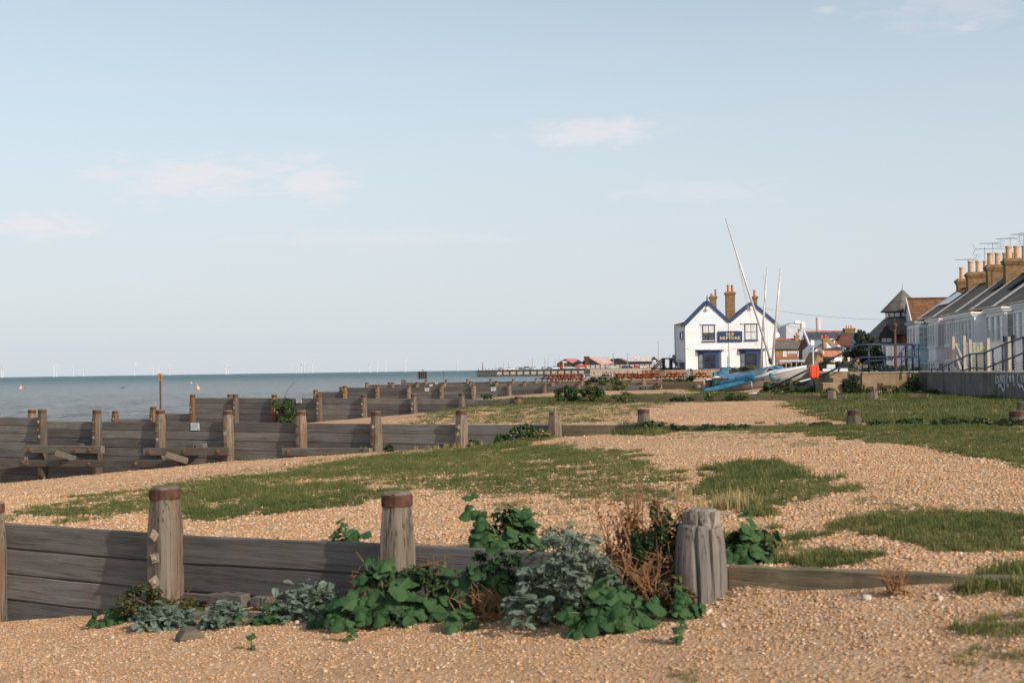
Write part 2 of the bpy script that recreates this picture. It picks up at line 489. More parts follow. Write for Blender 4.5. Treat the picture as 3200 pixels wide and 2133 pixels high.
def tiles(name, c1, c2, rows, lichen=None, rough=.75, wid=.25):
    """roofing: courses of small slates or tiles too far off to tell apart, coordinates of the sheet itself"""
    m, n = newmat(name)
    co = n.n('ShaderNodeUVMap').outputs[0]
    br = n.n('ShaderNodeTexBrick', {'Vector': co, 'Color1': c1, 'Color2': c2, 'Mortar': sc(c1, .45), 'Scale': 1.0, 'Mortar Size': .012,
                                    'Brick Width': wid, 'Row Height': rows, 'Bias': 0.0})
    a = n.noise(co, 1.6, 6, .65).outputs[0]
    s = n.noise(n.mapping(co, (2.2, .28, 1)), 1.0, 5, .6).outputs[0]
    c = n.mix(1.0, br.outputs[0], n.ramp(a, [(.25, (.65, .65, .66)), (.75, (1.35, 1.32, 1.28))]), 'MULTIPLY')
    c = n.mix(1.0, c, n.ramp(s, [(.3, (.7, .7, .72)), (.7, (1.25, 1.25, 1.25))]), 'MULTIPLY')
    if lichen:
        l = n.noise(co, 1.1, 7, .72).outputs[0]
        c = n.mix(n.math('MULTIPLY', n.rng(n.math('ADD', l, n.math('MULTIPLY', s, .25)), .62, .80), lichen[1]), c, lichen[0])
    finish(n, c, rough, br.outputs[1], -.5, .02, spec=.35)
    return m
M['slate'] = tiles('grey_slate', (.185, .15, .118), (.27, .225, .18), .22, ((.24, .165, .07), .75))
M['slate_brown'] = tiles('brown_lichen_slate', (.21, .155, .105), (.30, .235, .165), .22, ((.26, .15, .045), 1.0))
M['slate_far'] = tiles('dark_blue_slate', (.058, .062, .075), (.075, .078, .09), .3)
M['slate_old'] = tiles('old_grey_brown_slate', (.13, .115, .10), (.19, .17, .15), .3, ((.22, .18, .10), .5))
M['brown_tile'] = tiles('brown_concrete_tile', (.17, .085, .045), (.24, .125, .065), .30, ((.33, .17, .03), .6), wid=.3)
M['orange_tile'] = tiles('orange_clay_tile', (.34, .15, .075), (.42, .20, .10), .25, None, wid=.2)
M['red_sheet'] = tiles('faded_red_roof_sheet', (.42, .17, .12), (.48, .21, .15), 3.0, None, wid=1.0)
M['pink_sheet'] = tiles('pale_pink_roof_sheet', (.50, .30, .24), (.54, .33, .27), 3.0, None, wid=1.2)
M['pale_sheet'] = tiles('pale_grey_roof_sheet', (.52, .48, .44), (.56, .52, .48), 3.0, None, wid=1.2)
M['maroon_tile'] = tiles('dark_red_tile', (.13, .05, .035), (.16, .065, .045), .3)

def bricks(name, c1, c2, mortar, bw=.225, bh=.075, lichen=None):
    m, n = newmat(name)
    co = n.n('ShaderNodeTexCoord').outputs['Object']
    geo = n.n('ShaderNodeNewGeometry')
    sp = n.n('ShaderNodeSeparateXYZ', {0: co})
    h = n.math('ADD', sp.outputs[0], sp.outputs[1])
    v = n.n('ShaderNodeCombineXYZ', {0: h, 1: sp.outputs[2], 2: 0.0}).outputs[0]
    br = n.n('ShaderNodeTexBrick', {'Vector': v, 'Color1': c1, 'Color2': c2, 'Mortar': mortar, 'Scale': 1.0, 'Mortar Size': .008,
                                    'Brick Width': bw, 'Row Height': bh})
    a = n.noise(co, 3.0, 6, .65).outputs[0]
    c = n.mix(1.0, br.outputs[0], n.ramp(a, [(.25, (.6, .58, .56)), (.75, (1.4, 1.36, 1.3))]), 'MULTIPLY')
    if lichen:
        l = n.noise(co, 4.0, 6, .7).outputs[0]
        c = n.mix(n.math('MULTIPLY', n.rng(l, .48, .68), lichen[1]), c, lichen[0])
    finish(n, c, .9, br.outputs[1], -.5, .015, spec=.2)
    return m
M['yellow_brick'] = bricks('yellow_stock_brick', (.19, .115, .058), (.26, .165, .085), (.12, .095, .07), lichen=((.23, .15, .035), .4))
M['red_brick'] = bricks('red_brick', (.27, .10, .05), (.33, .14, .07), (.2, .15, .11))
M['tan_brick'] = bricks('tan_brick', (.29, .165, .08), (.35, .20, .10), (.24, .18, .12), .5, .16)
M['orange_brick'] = bricks('orange_hung_tile', (.34, .12, .05), (.42, .17, .08), (.16, .06, .03), .3, .14)

def concrete(name, c1, c2, dark=.4):
    m, n = newmat(name)
    co = n.n('ShaderNodeTexCoord').outputs['Object']
    a = n.noise(co, 1.6, 7, .68).outputs[0]
    b = n.noise(co, 22, 4, .65).outputs[0]
    st = n.noise(n.mapping(co, (3.5, 3.5, .35)), 1.0, 5, .62).outputs[0]
    c = n.mix(n.rng(a, .3, .7), c1, c2)
    c = n.mix(n.math('MULTIPLY', n.rng(st, .45, .66), dark), c, sc(c1, .42))
    c = n.mix(n.math('MULTIPLY', n.rng(b, .60, .72), .5), c, sc(c2, 1.6))
    c = n.mix(n.math('MULTIPLY', n.rng(b, .42, .30), .45), c, sc(c1, .5))
    finish(n, c, .9, n.math('ADD', n.math('MULTIPLY', b, .6), a), .5, .03, spec=.2)
    return m
M['concrete'] = concrete('old_brown_concrete', (.25, .17, .10), (.36, .27, .175), .3)
M['concrete_shaded'] = concrete('stained_concrete_shade_toned', (.15, .138, .128), (.24, .222, .205), .55)  # stained concrete, greyer and darker than the brown: shade of seaward faces painted in
M['pier_concrete'] = concrete('pale_pier_concrete', (.36, .31, .25), (.48, .43, .36), .5)
M['pier_dark'] = simple('dark_wet_piling', (.075, .072, .072), .7, .3, 2, .2)

def fabric(name, col, fade):
    m, n = newmat(name)
    co = n.n('ShaderNodeTexCoord').outputs['Object']
    a = n.noise(co, 2.2, 6, .65, .6).outputs[0]
    w = n.noise(n.mapping(co, (2.5, 9, 9)), 1.0, 4, .6, 1.2).outputs[0]
    c = n.mix(n.rng(a, .42, .66), col, fade)
    finish(n, c, .65, n.math('ADD', w, a), .8, .05, spec=.3)
    return m
M['blue_cover'] = fabric('bright_blue_tarpaulin', (.025, .15, .25), (.07, .235, .33))
M['faded_cover'] = fabric('faded_blue_tarpaulin', (.055, .135, .24), (.12, .22, .32))
M['worn_cover'] = fabric('worn_grey_green_tarpaulin', (.17, .22, .21), (.26, .30, .27))

PEB = [(0, (0.405, 0.230, 0.114)), (.10, (0.485, 0.281, 0.143)), (.26, (0.534, 0.326, 0.175)), (.46, (0.573, 0.373, 0.219)), (.62, (0.605, 0.426, 0.275)), (.73, (0.653, 0.500, 0.360)),
       (.79, (0.517, 0.274, 0.123)), (.86, (0.391, 0.274, 0.178)), (.905, (0.319, 0.248, 0.188)), (.94, (0.438, 0.352, 0.278)), (.98, (0.607, 0.529, 0.427))]
def leafmat(name, stops, rough=.55, trans=.25, spec=.35, nscale=2.0):
    m, n = newmat(name)
    co = n.n('ShaderNodeTexCoord').outputs['Object']
    rv = n.n('ShaderNodeObjectInfo').outputs['Random']
    g = n.n('ShaderNodeNewGeometry')
    rp = g.outputs['Random Per Island']
    a = n.noise(g.outputs['Position'], nscale, 4, .6).outputs[0]
    fac = n.math('ADD', n.math('MULTIPLY', rp, .45), n.math('ADD', n.math('MULTIPLY', rv, .35), n.math('MULTIPLY', n.rng(a, .3, .7), .25)), clamp=True)
    c = n.ramp(fac, stops)
    p = n.n('ShaderNodeBsdfPrincipled', {'Base Color': c, 'Roughness': rough, 'Specular IOR Level': spec})
    t = n.n('ShaderNodeBsdfTranslucent', {0: n.mix(1.0, c, (1.3, 1.25, .6), 'MULTIPLY')})
    mx = n.n('ShaderNodeMixShader', {0: trans, 1: p.outputs[0], 2: t.outputs[0]})
    n.n('ShaderNodeOutputMaterial', {0: mx.outputs[0]})
    return m
M['grass'] = leafmat('grass_blades', [(0, (.040, .074, .018)), (.38, (.068, .108, .026)), (.62, (.14, .155, .044)), (.80, (.21, .195, .068)), (1, (.35, .29, .13))], .6, .25, nscale=.9)
M['straw_grass'] = leafmat('straw_grass', [(0, (.30, .23, .10)), (1, (.48, .40, .22))], .7, .25)
M['mallow'] = leafmat('mallow_leaf', [(0, (.020, .055, .022)), (.45, (.036, .088, .032)), (.78, (.065, .125, .045)), (.93, (.11, .17, .05)), (1, (.26, .27, .06))], .72, .22, .22)
M['ragwort'] = leafmat('silver_leaf', [(0, (.058, .092, .066)), (.5, (.108, .148, .112)), (1, (.21, .255, .20))], .75, .12, .2)
M['bush'] = leafmat('bush_leaf', [(0, (.020, .045, .014)), (.5, (.040, .080, .022)), (.85, (.075, .115, .032)), (1, (.14, .15, .04))], .5, .2)
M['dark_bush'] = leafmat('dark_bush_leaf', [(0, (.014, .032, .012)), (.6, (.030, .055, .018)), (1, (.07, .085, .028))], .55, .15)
M['olive_bush'] = leafmat('olive_bush_leaf', [(0, (.05, .06, .022)), (.6, (.11, .115, .045)), (1, (.20, .18, .08))], .6, .2)
M['conifer'] = leafmat('conifer_needles', [(0, (.012, .026, .016)), (.6, (.026, .046, .026)), (1, (.06, .08, .045))], .6, .1)
M['red_bush'] = leafmat('red_tinged_leaf', [(0, (.028, .05, .014)), (.45, (.055, .075, .022)), (.75, (.13, .065, .022)), (1, (.20, .06, .025))], .55, .2)
M['pampas'] = leafmat('pampas_plume', [(0, (.30, .25, .18)), (1, (.48, .42, .34))], .8, .2)

def pebble_mat():
    m, n = newmat('beach_pebble')
    rv = n.n('ShaderNodeObjectInfo').outputs['Random']
    co = n.n('ShaderNodeTexCoord').outputs['Object']
    a = n.noise(co, 1.8, 4, .6).outputs[0]
    c = n.ramp(rv, PEB, 'CONSTANT')
    c = n.mix(1.0, c, n.ramp(a, [(.3, (.78, .76, .74)), (.7, (1.15, 1.14, 1.12))]), 'MULTIPLY')
    finish(n, c, .7, a, .3, .1, spec=.35)
    return m
M['pebble'] = pebble_mat()

def beach_mat():
    m, n = newmat('shingle')
    co = n.n('ShaderNodeTexCoord').outputs['Object']
    gr = n.n('ShaderNodeAttribute', attribute_name='grass').outputs['Fac']
    sd = n.n('ShaderNodeAttribute', attribute_name='sand').outputs['Fac']
    flat = n.mapping(co, (1, 1, 1))
    v1 = n.n('ShaderNodeTexVoronoi', {'Vector': flat, 'Scale': 34.0, 'Randomness': 1.0})
    v2 = n.n('ShaderNodeTexVoronoi', {'Vector': flat, 'Scale': 62.0, 'Randomness': 1.0})
    r1 = n.n('ShaderNodeSeparateColor', {0: v1.outputs['Color']}).outputs[0]
    r2 = n.n('ShaderNodeSeparateColor', {0: v2.outputs['Color']}).outputs[1]
    c1 = n.ramp(r1, PEB, 'CONSTANT')
    c2 = n.ramp(r2, PEB, 'CONSTANT')
    big = n.noise(co, .35, 5, .6).outputs[0]
    mid = n.noise(co, 2.4, 5, .65).outputs[0]
    c = n.mix(n.rng(n.noise(co, 9, 3, .6).outputs[0], .42, .60), c1, c2)
    gap = n.rng(v1.outputs['Distance'], .55, .95)
    c = n.mix(n.math('MULTIPLY', gap, .4), c, (.25, .155, .08))
    c = n.mix(1.0, c, n.ramp(n.math('ADD', n.math('MULTIPLY', big, .6), n.math('MULTIPLY', mid, .4)), [(.3, (.80, .78, .76)), (.7, (1.12, 1.12, 1.12))]), 'MULTIPLY')
    sand = n.mix(n.rng(mid, .3, .7), (.42, .245, .125), (.54, .335, .19))
    c = n.mix(n.math('MULTIPLY', sd, n.rng(r2, .2, .9, .9, .45)), c, sand)
    soil = n.mix(n.rng(mid, .3, .7), (.075, .068, .028), (.15, .125, .055))
    c = n.mix(n.math('MULTIPLY', n.rng(n.math('ADD', gr, n.math('MULTIPLY', n.math('SUBTRACT', mid, .5), .8)), .15, .70), .82), c, soil)
    h = n.math('SUBTRACT', n.math('MULTIPLY', mid, 1.2), v1.outputs['Distance'])
    finish(n, c, .85, h, .6, .016, spec=.2)
    return m
M['beach'] = beach_mat()

def sea_mat():
    m, n = newmat('sea_water')
    co = n.n('ShaderNodeTexCoord').outputs['Object']
    geo = n.n('ShaderNodeNewGeometry')
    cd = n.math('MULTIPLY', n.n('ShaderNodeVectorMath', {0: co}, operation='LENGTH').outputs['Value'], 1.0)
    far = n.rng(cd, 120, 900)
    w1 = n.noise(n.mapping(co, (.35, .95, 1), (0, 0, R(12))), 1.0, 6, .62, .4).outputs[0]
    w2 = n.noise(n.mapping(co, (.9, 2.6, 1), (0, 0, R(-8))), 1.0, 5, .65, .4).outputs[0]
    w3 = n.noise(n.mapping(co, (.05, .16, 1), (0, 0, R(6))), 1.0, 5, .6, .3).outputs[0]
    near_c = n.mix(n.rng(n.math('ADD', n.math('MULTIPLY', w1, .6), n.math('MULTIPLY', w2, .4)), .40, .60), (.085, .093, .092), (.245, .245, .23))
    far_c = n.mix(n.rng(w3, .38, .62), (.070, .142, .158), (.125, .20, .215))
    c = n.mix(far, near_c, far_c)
    f = n.noise(n.mapping(co, (.16, .55, 1), (0, 0, R(10))), 1.0, 8, .72, .2).outputs[0]
    foam = n.math('MULTIPLY', n.rng(f, .685, .725), n.rng(w2, .40, .55))
    foam = n.math('MULTIPLY', foam, n.rng(cd, 2500, 600))
    c = n.mix(foam, c, (.80, .80, .80))
    h = n.math('ADD', n.math('MULTIPLY', w1, 1.0), n.math('ADD', n.math('MULTIPLY', w2, .45), n.math('MULTIPLY', w3, 2.5)))
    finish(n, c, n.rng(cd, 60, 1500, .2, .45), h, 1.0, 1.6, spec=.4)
    return m
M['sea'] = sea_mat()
M['land'] = simple('town_ground', (.16, .14, .11), .95, .25, .8, .2)
M['promenade'] = concrete('promenade_concrete', (.30, .26, .21), (.40, .35, .29), .3)

# ---------------------------------------------------------------- the setting: sea, beach, land
def grid_mesh(name, P, mat, smooth=True):
    """P: array (rows, cols, 3)"""
    r, c, _ = P.shape
    me = bpy.data.meshes.new(name)
    idx = np.arange(r * c).reshape(r, c)
    q = np.stack([idx[:-1, :-1], idx[:-1, 1:], idx[1:, 1:], idx[1:, :-1]], -1).reshape(-1, 4)
    me.vertices.add(r * c); me.vertices.foreach_set('co', P.astype(np.float32).ravel())
    me.loops.add(q.size); me.loops.foreach_set('vertex_index', q.astype(np.int32).ravel())
    me.polygons.add(len(q)); me.polygons.foreach_set('loop_start', np.arange(0, q.size, 4, dtype=np.int32))
    me.update(calc_edges=True)
    if smooth: me.shade_smooth()
    me.materials.append(mat)
    return me

rr = np.concatenate([np.arange(18, 260, .62), np.geomspace(262, 45000, 110)])
aa = np.radians(np.linspace(-66, 58, 250))
RR, AA = np.meshgrid(rr, aa, indexing='ij')
sx, sy = RR * np.sin(AA), RR * np.cos(AA)
amp = np.clip(1 - (RR - 120) / 260, 0, 1)
sz = np.zeros_like(sx)
for wl, am, ang in ((9.5, .085, 78), (6.3, .07, 96), (4.4, .05, 62), (3.1, .03, 110), (14, .06, 88)):
    k = 2 * math.pi / wl
    ph = k * (sx * math.cos(R(ang)) + sy * math.sin(R(ang))) + 5 * fbm(sx * .07 + wl, sy * .07)
    sz += am * (1 - np.abs(np.sin(ph / 2)) * 2) * (.35 + 1.1 * fbm(sx * .05, sy * .05 + wl))
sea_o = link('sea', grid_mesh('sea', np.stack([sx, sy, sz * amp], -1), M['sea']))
tag(sea_o, 'grey-blue choppy sea reaching to the horizon', 'sea', kind='structure')

# grass: patches as they lie on the beach, each outlined on the ground
K = 3200 / 2352
GRASS = [   # density, blade length, outline
 (.76, .75, [(0, 1190), (120, 1155), (200, 1135), (330, 1120), (600, 1090), (800, 1055), (900, 1035), (1050, 1025), (1250, 1020), (1420, 1035), (1500, 1060), (1560, 1100), (1450, 1120), (1300, 1130), (1100, 1135), (950, 1120), (800, 1160), (650, 1180), (500, 1195), (420, 1190), (340, 1175), (200, 1195), (0, 1200)]),
 (.9, .85, [(420, 1135), (560, 1108), (700, 1110), (830, 1118), (800, 1150), (640, 1180), (440, 1192), (330, 1150)]),
 (.97, 1.1, [(1600, 1090), (1720, 1062), (1850, 1080), (1925, 1105), (1965, 1130), (1880, 1150), (1800, 1165), (1700, 1180), (1640, 1165), (1600, 1130)]),
 (.75, 1.1, [(1280, 1145), (1400, 1098), (1520, 1120), (1560, 1150), (1400, 1160)]),
 (.55, .8, [(1060, 1165), (1130, 1150), (1220, 1168), (1300, 1172), (1180, 1180)]),
 (.85, .8, [(1770, 1215), (1900, 1220), (1960, 1196), (2050, 1175), (2200, 1182), (2400, 1195), (2400, 1228), (2270, 1238), (2400, 1250), (2150, 1268), (2080, 1240), (1960, 1222), (1850, 1235), (1700, 1228)]),
 (.88, .95, [(1640, 1225), (1750, 1238), (1850, 1262), (2030, 1278), (1980, 1302), (1800, 1298), (1670, 1292)]),
 (.40, .7, [(1960, 1150), (2050, 1130), (2140, 1150), (2080, 1180), (1960, 1185)]),
 (.9, .8, [(1500, 983), (1700, 978), (2000, 975), (2420, 985), (2420, 1082), (2250, 1050), (2100, 1022), (1900, 1000), (1700, 991)]),
 (.9, 1.5, [(1430, 992), (1500, 978), (1560, 990), (1470, 1001)]),
 (.8, 1.2, [(1060, 1028), (1200, 1002), (1330, 985), (1330, 1000), (1200, 1018), (1080, 1034)]),
 (.95, 1.2, [(2200, 1340), (2420, 1322), (2420, 1360), (2230, 1357)]),
 (.7, .8, [(2230, 1440), (2320, 1410), (2420, 1405), (2420, 1460), (2260, 1455)]),
 (.45, .8, [(2150, 1500), (2290, 1490), (2330, 1512), (2200, 1515)]),
 (.6, .8, [(1440, 1572), (1560, 1556), (1650, 1566), (1640, 1590)]),
 (.55, .8, [(2010, 1575), (2120, 1552), (2420, 1530), (2420, 1600)]),
 (.6, .9, [(940, 970), (1000, 945), (1200, 927), (1450, 919), (1560, 915), (1500, 935), (1450, 958), (1340, 972), (1000, 974)]),
 (1.0, 1.2, [(1040, 934), (1160, 918), (1300, 912), (1540, 904), (1560, 913), (1300, 928)]),
 (.95, 1.2, [(1820, 925), (2050, 900), (2200, 900), (2420, 925), (2420, 974), (2000, 973), (1900, 958), (1800, 932)]),
 (.9, 1.4, [(1560, 912), (1640, 902), (1850, 905), (2080, 896), (2060, 910), (1800, 918), (1600, 920)]),
 (.8, 1.2, [(1600, 900), (1575, 893), (1640, 890), (1700, 896)]),
 (.6, 1.2, [(960, 898), (1060, 890), (1140, 890), (1040, 902)]),
 (.34, .6, [(950, 1115), (1600, 1085), (1650, 1185), (1050, 1185)]),
 (.30, .6, [(1880, 1100), (2100, 1115), (2400, 1175), (1950, 1195), (1700, 1200)]),
 (.32, .6, [(1480, 1000), (1700, 990), (2050, 1030), (1650, 1015)]),
 (.28, .6, [(60, 1150), (500, 1085), (900, 1030), (700, 1075), (150, 1160)]),
 (.5, 1.2, [(1260, 968), (1330, 962), (1420, 970), (1300, 975)]),
]
PATCH = []
for dn, ln, poly in GRASS:
    pts = [ground(x * K, y * K) for x, y in poly]
    PATCH.append((dn, ln, np.array([(p.x, p.y) for p in pts])))
def inside_poly(x, y, poly):
    r = np.zeros(x.shape, bool)
    n = len(poly)
    j = n - 1
    for i in range(n):
        xi, yi = poly[i]; xj, yj = poly[j]
        c = ((yi > y) != (yj > y)) & (x < (xj - xi) * (y - yi) / (yj - yi + 1e-12) + xi)
        r ^= c
        j = i
    return r
def grass_at(x, y):
    """density and length of the grass at ground points"""
    dd = .22 * np.clip(np.hypot(x, y) / 18, .6, 2.0)
    wx = x + (fbm(x * 1.6, y * 1.6) - .5) * 2.2 * dd * 1.6 + (fbm(x * 6, y * 6) - .5) * 2.0 * dd
    wy = y + (fbm(x * 1.6 + 40, y * 1.6) - .5) * 5.0 * dd * 1.6 + (fbm(x * 6 + 9, y * 6) - .5) * 4.2 * dd
    den = np.zeros(x.shape); ln = np.full(x.shape, .8)
    for dn, l, poly in PATCH:
        m = inside_poly(wx, wy, poly)
        den = np.where(m & (dn > den), dn, den)
        ln = np.where(m, l, ln)
    # off to the sides of the photographed stretch the turf simply goes on in patches
    out = (np.abs(x) > .37 * y + .3) & (x > -6 - .05 * y)
    extra = np.clip((fbm(x * .25 + 3, y * .25) - .5) * 5, 0, .9)
    den = np.where(out, np.maximum(den, extra), den)
    clump = fbm(x * 2.3 + 11, y * 2.3) * .62 + fbm(x * 7.5 + 3, y * 7.5, 2) * .38
    return den * np.clip((clump - .225 - .28 * (1 - den)) * 4.6, 0, 1), ln

xs = np.concatenate([np.linspace(-140, -16, 60), np.arange(-15.8, -6, .4), np.arange(-6, 9, .16), np.arange(9, 20, .4), np.geomspace(20.5, 420, 60)])
tt = np.concatenate([np.linspace(-30, -2, 20), np.arange(-1.5, T1 - .05, .16), [T1, T1 + .06], np.arange(T1 + .2, T2 - .1, .22), [T2, T2 + .06],
                     np.arange(T2 + .3, T3 - .1, .4), [T3, T3 + .06], np.arange(T3 + .5, T4 - .2, .7), [T4, T4 + .06],
                     np.arange(T4 + .8, T5 - .3, .9), [T5, T5 + .06], np.arange(T5 + 1, T6 - .3, 1.2), [T6, T6 + .06],
                     np.arange(T6 + 1.5, 170, 2.5), np.geomspace(175, 900, 40)])
TT, XX = np.meshgrid(tt, xs, indexing='ij')
YY = (TT - NX * XX) / NY
HH = height(XX, YY)
me = grid_mesh('beach', np.stack([XX, YY, HH], -1), M['beach'])
gden, _ = grass_at(XX.ravel(), YY.ravel())
a = me.attributes.new('grass', 'FLOAT', 'POINT'); a.data.foreach_set('value', gden.astype(np.float32))
sand = np.clip((T1 - .1 - TT.ravel()) / 1.0, 0, 1) * np.clip((XX.ravel() + 5.5) / 4.5, .25, 1) * 1.25 * (.55 + .9 * (fbm(XX.ravel() * .9, YY.ravel() * .9) - .5))
a = me.attributes.new('sand', 'FLOAT', 'POINT'); a.data.foreach_set('value', np.clip(sand, 0, 1).astype(np.float32))
beach_o = link('beach', me)
tag(beach_o, 'shingle beach of tan and orange pebbles stepping down to the sea', 'beach', kind='structure')

# promenade bank behind the sea wall, town ground beyond
mb = MB()
mb.prism([(14.75, 12), (15.52, 53.92), (15.55, 54.45), (13.6, 54.5), (14.5, 70), (16.7, 100), (22.8, 148), (27.5, 148), (21.5, 100), (20.0, 70), (19.3, 54), (18.6, 12)], CZ - 2.6, CZ - .34, 'z')
tag(mb.build('promenade', M['promenade']), 'concrete promenade behind the sea wall', 'promenade', kind='structure')

# ---------------------------------------------------------------- scattered stuff: pebbles and grass
def scatter(name, pts, rot, scl, kinds, mat):
    me = bpy.data.meshes.new(name)
    me.vertices.add(len(pts)); me.vertices.foreach_set('co', pts.astype(np.float32).ravel())
    for nm, arr in (('rot', rot), ('scl', scl)):
        at_ = me.attributes.new(nm, 'FLOAT_VECTOR', 'POINT')
        at_.data.foreach_set('vector', arr.astype(np.float32).ravel())
    me.materials.append(mat)
    coll = bpy.data.collections.new(name + '_kinds')
    for k in kinds:
        coll.objects.link(bpy.data.objects.new(k.name, k))
    g = bpy.data.node_groups.new(name + '_scatter', 'GeometryNodeTree')
    g.interface.new_socket('Geometry', in_out='INPUT', socket_type='NodeSocketGeometry')
    g.interface.new_socket('Geometry', in_out='OUTPUT', socket_type='NodeSocketGeometry')
    gi = g.nodes.new('NodeGroupInput'); go = g.nodes.new('NodeGroupOutput')
    ip = g.nodes.new('GeometryNodeInstanceOnPoints')
    ci = g.nodes.new('GeometryNodeCollectionInfo')
    ci.inputs['Collection'].default_value = coll
    ci.inputs['Separate Children'].default_value = True
    ci.inputs['Reset Children'].default_value = True
    ip.inputs['Pick Instance'].default_value = True
    L = g.links.new
    L(gi.outputs[0], ip.inputs['Points']); L(ci.outputs[0], ip.inputs['Instance'])
    for nm, sock in (('rot', 'Rotation'), ('scl', 'Scale')):
        na = g.nodes.new('GeometryNodeInputNamedAttribute')
        na.data_type = 'FLOAT_VECTOR'
        na.inputs['Name'].default_value = nm
        L([s for s in na.outputs if s.enabled and s.name == 'Attribute'][0], ip.inputs[sock])
    L(ip.outputs[0], go.inputs[0])
    o = link(name, me)
    o.modifiers.new('scatter', 'NODES').node_group = g
    return o

def mesh_only(name, mb, mat, smooth=False):
    me = bpy.data.meshes.new(name)
    me.from_pydata(mb.v, [], mb.f)
    if smooth: me.shade_smooth()
    me.materials.append(mat)
    return me
import bmesh
def pebble_mesh(name, seed):
    rg = random.Random(seed)
    bm = bmesh.new()
    bmesh.ops.create_icosphere(bm, subdivisions=1, radius=1)
    fx, fy, fz = rg.uniform(.8, 1.25), rg.uniform(.7, 1), rg.uniform(.45, .75)
    for v in bm.verts:
        k = rg.uniform(.8, 1.12)
        v.co = Vector((v.co.x * fx * k, v.co.y * fy * k, v.co.z * fz * k))
    me = bpy.data.meshes.new(name)
    bm.to_mesh(me); bm.free()
    me.shade_smooth()
    me.materials.append(M['pebble'])
    return me
kinds = [pebble_mesh('pebble', s) for s in range(7)]
def fan_points(n, y0, y1, half, power=1.0):
    u = nrng.random(n) ** power
    y = y0 + (y1 - y0) * u
    x = (nrng.random(n) * 2 - 1) * half * y
    return x, y
def pebbles(n, y0, y1, half, smin, smax, tmin, tmax, power, thin):
    x, y = fan_points(n, y0, y1, half, power)
    t = x * NX + y * NY
    d, _ = grass_at(x, y)
    keep = (t > tmin) & (t < tmax) & (np.abs(t - T1) > .09) & (np.abs(t - T2) > .1) & (nrng.random(n) > d * .85)
    if thin:
        s = np.clip((x + 5.0) / 4.5, 0, 1) * np.clip((T1 - .5 - t) / 1.2, 0, 1)
        keep &= nrng.random(n) > s * .62
    keep &= x < wall_x(y) - .1
    x, y = x[keep], y[keep]
    z = height(x, y)
    s = smin + (smax - smin) * nrng.random(len(x)) ** 3.2
    big = nrng.random(len(x)) < .008
    s = np.where(big, s * 1.8, s)
    p = np.stack([x, y, z + s * .12], -1)
    r = np.stack([nrng.normal(0, .3, len(x)), nrng.normal(0, .3, len(x)), nrng.random(len(x)) * 6.28], -1)
    return p, r, np.stack([s, s, s], -1)
A = [pebbles(210000, 4.2, 13.5, .47, .004, .0150, -20, T1, .75, True),
     pebbles(140000, 7.0, 20, .45, .0075, .0215, T1, T2, .8, False),
     pebbles(70000, 18, 46, .42, .011, .026, T1, T3, .8, False)]
P_, R_, S_ = (np.concatenate([q[i] for q in A]) for i in range(3))
o = scatter('pebbles', P_, R_, S_, kinds, M['pebble'])
tag(o, 'loose tan, orange and white beach pebbles', 'pebbles', kind='stuff')

def tuft_mesh(name, seed, blades, spread, lmin, lmax, w, mat, lean=.5):
    rg = random.Random(seed)
    mb = MB()
    for _ in range(blades):
        a = rg.uniform(0, 6.283); d = spread * math.sqrt(rg.random())
        x, y = d * math.cos(a), d * math.sin(a)
        L = rg.uniform(lmin, lmax)
        b = rg.uniform(0, 6.283); tilt = rg.uniform(.1, 1.0) * lean
        dx, dy = math.cos(b), math.sin(b)
        sx, sy = -dy * w / 2, dx * w / 2
        p1 = (x + dx * L * .35 * tilt, y + dy * L * .35 * tilt, L * .6)
        p2 = (x + dx * L * 1.0 * tilt, y + dy * L * 1.0 * tilt, L * (1 - .35 * tilt))
        mb.add([(x - sx, y - sy, -.015), (x + sx, y + sy, -.015), (p1[0] + sx * .8, p1[1] + sy * .8, p1[2]), (p1[0] - sx * .8, p1[1] - sy * .8, p1[2]), p2],
               [(0, 1, 2, 3), (3, 2, 4)])
    return mesh_only(name, mb, mat)
gk = [tuft_mesh('tuft', s, 30, .085, .03, .085, .006, M['grass'], 1.25) for s in range(4)]
gk += [tuft_mesh('long_tuft', 20 + s, 22, .06, .05, .15, .0055, M['grass'], 1.1) for s in range(2)]
def grass_pts(n, y0, y1, half, power):
    x, y = fan_points(n, y0, y1, half, power)
    d, l = grass_at(x, y)
    t = x * NX + y * NY
    keep = (nrng.random(n) < d) & (np.abs(t - T1) > .10) & (np.abs(t - T2) > .12) & (x < wall_x(y) - .05)
    x, y, l, d = x[keep], y[keep], l[keep], d[keep]
    z = height(x, y)
    s = l * nrng.uniform(.42, 1.05, len(x)) * (.5 + .45 * d)
    wd = np.clip(np.hypot(x, y) / 22, .9, 2.4)          # further off the tufts are broader, not taller
    return np.stack([x, y, z], -1), np.stack([0 * x, 0 * x, nrng.random(len(x)) * 6.28], -1), np.stack([s * wd, s * wd, s], -1)
A = [grass_pts(34000, 4.5, 12, .47, .8), grass_pts(130000, 8, 30, .45, .8), grass_pts(80000, 26, 75, .42, .8)]
P_, R_, S_ = (np.concatenate([q[i] for q in A]) for i in range(3))
o = scatter('grass', P_, R_, S_, gk, M['grass'])
tag(o, 'short green turf and tufts growing in patches on the shingle', 'grass', kind='stuff')
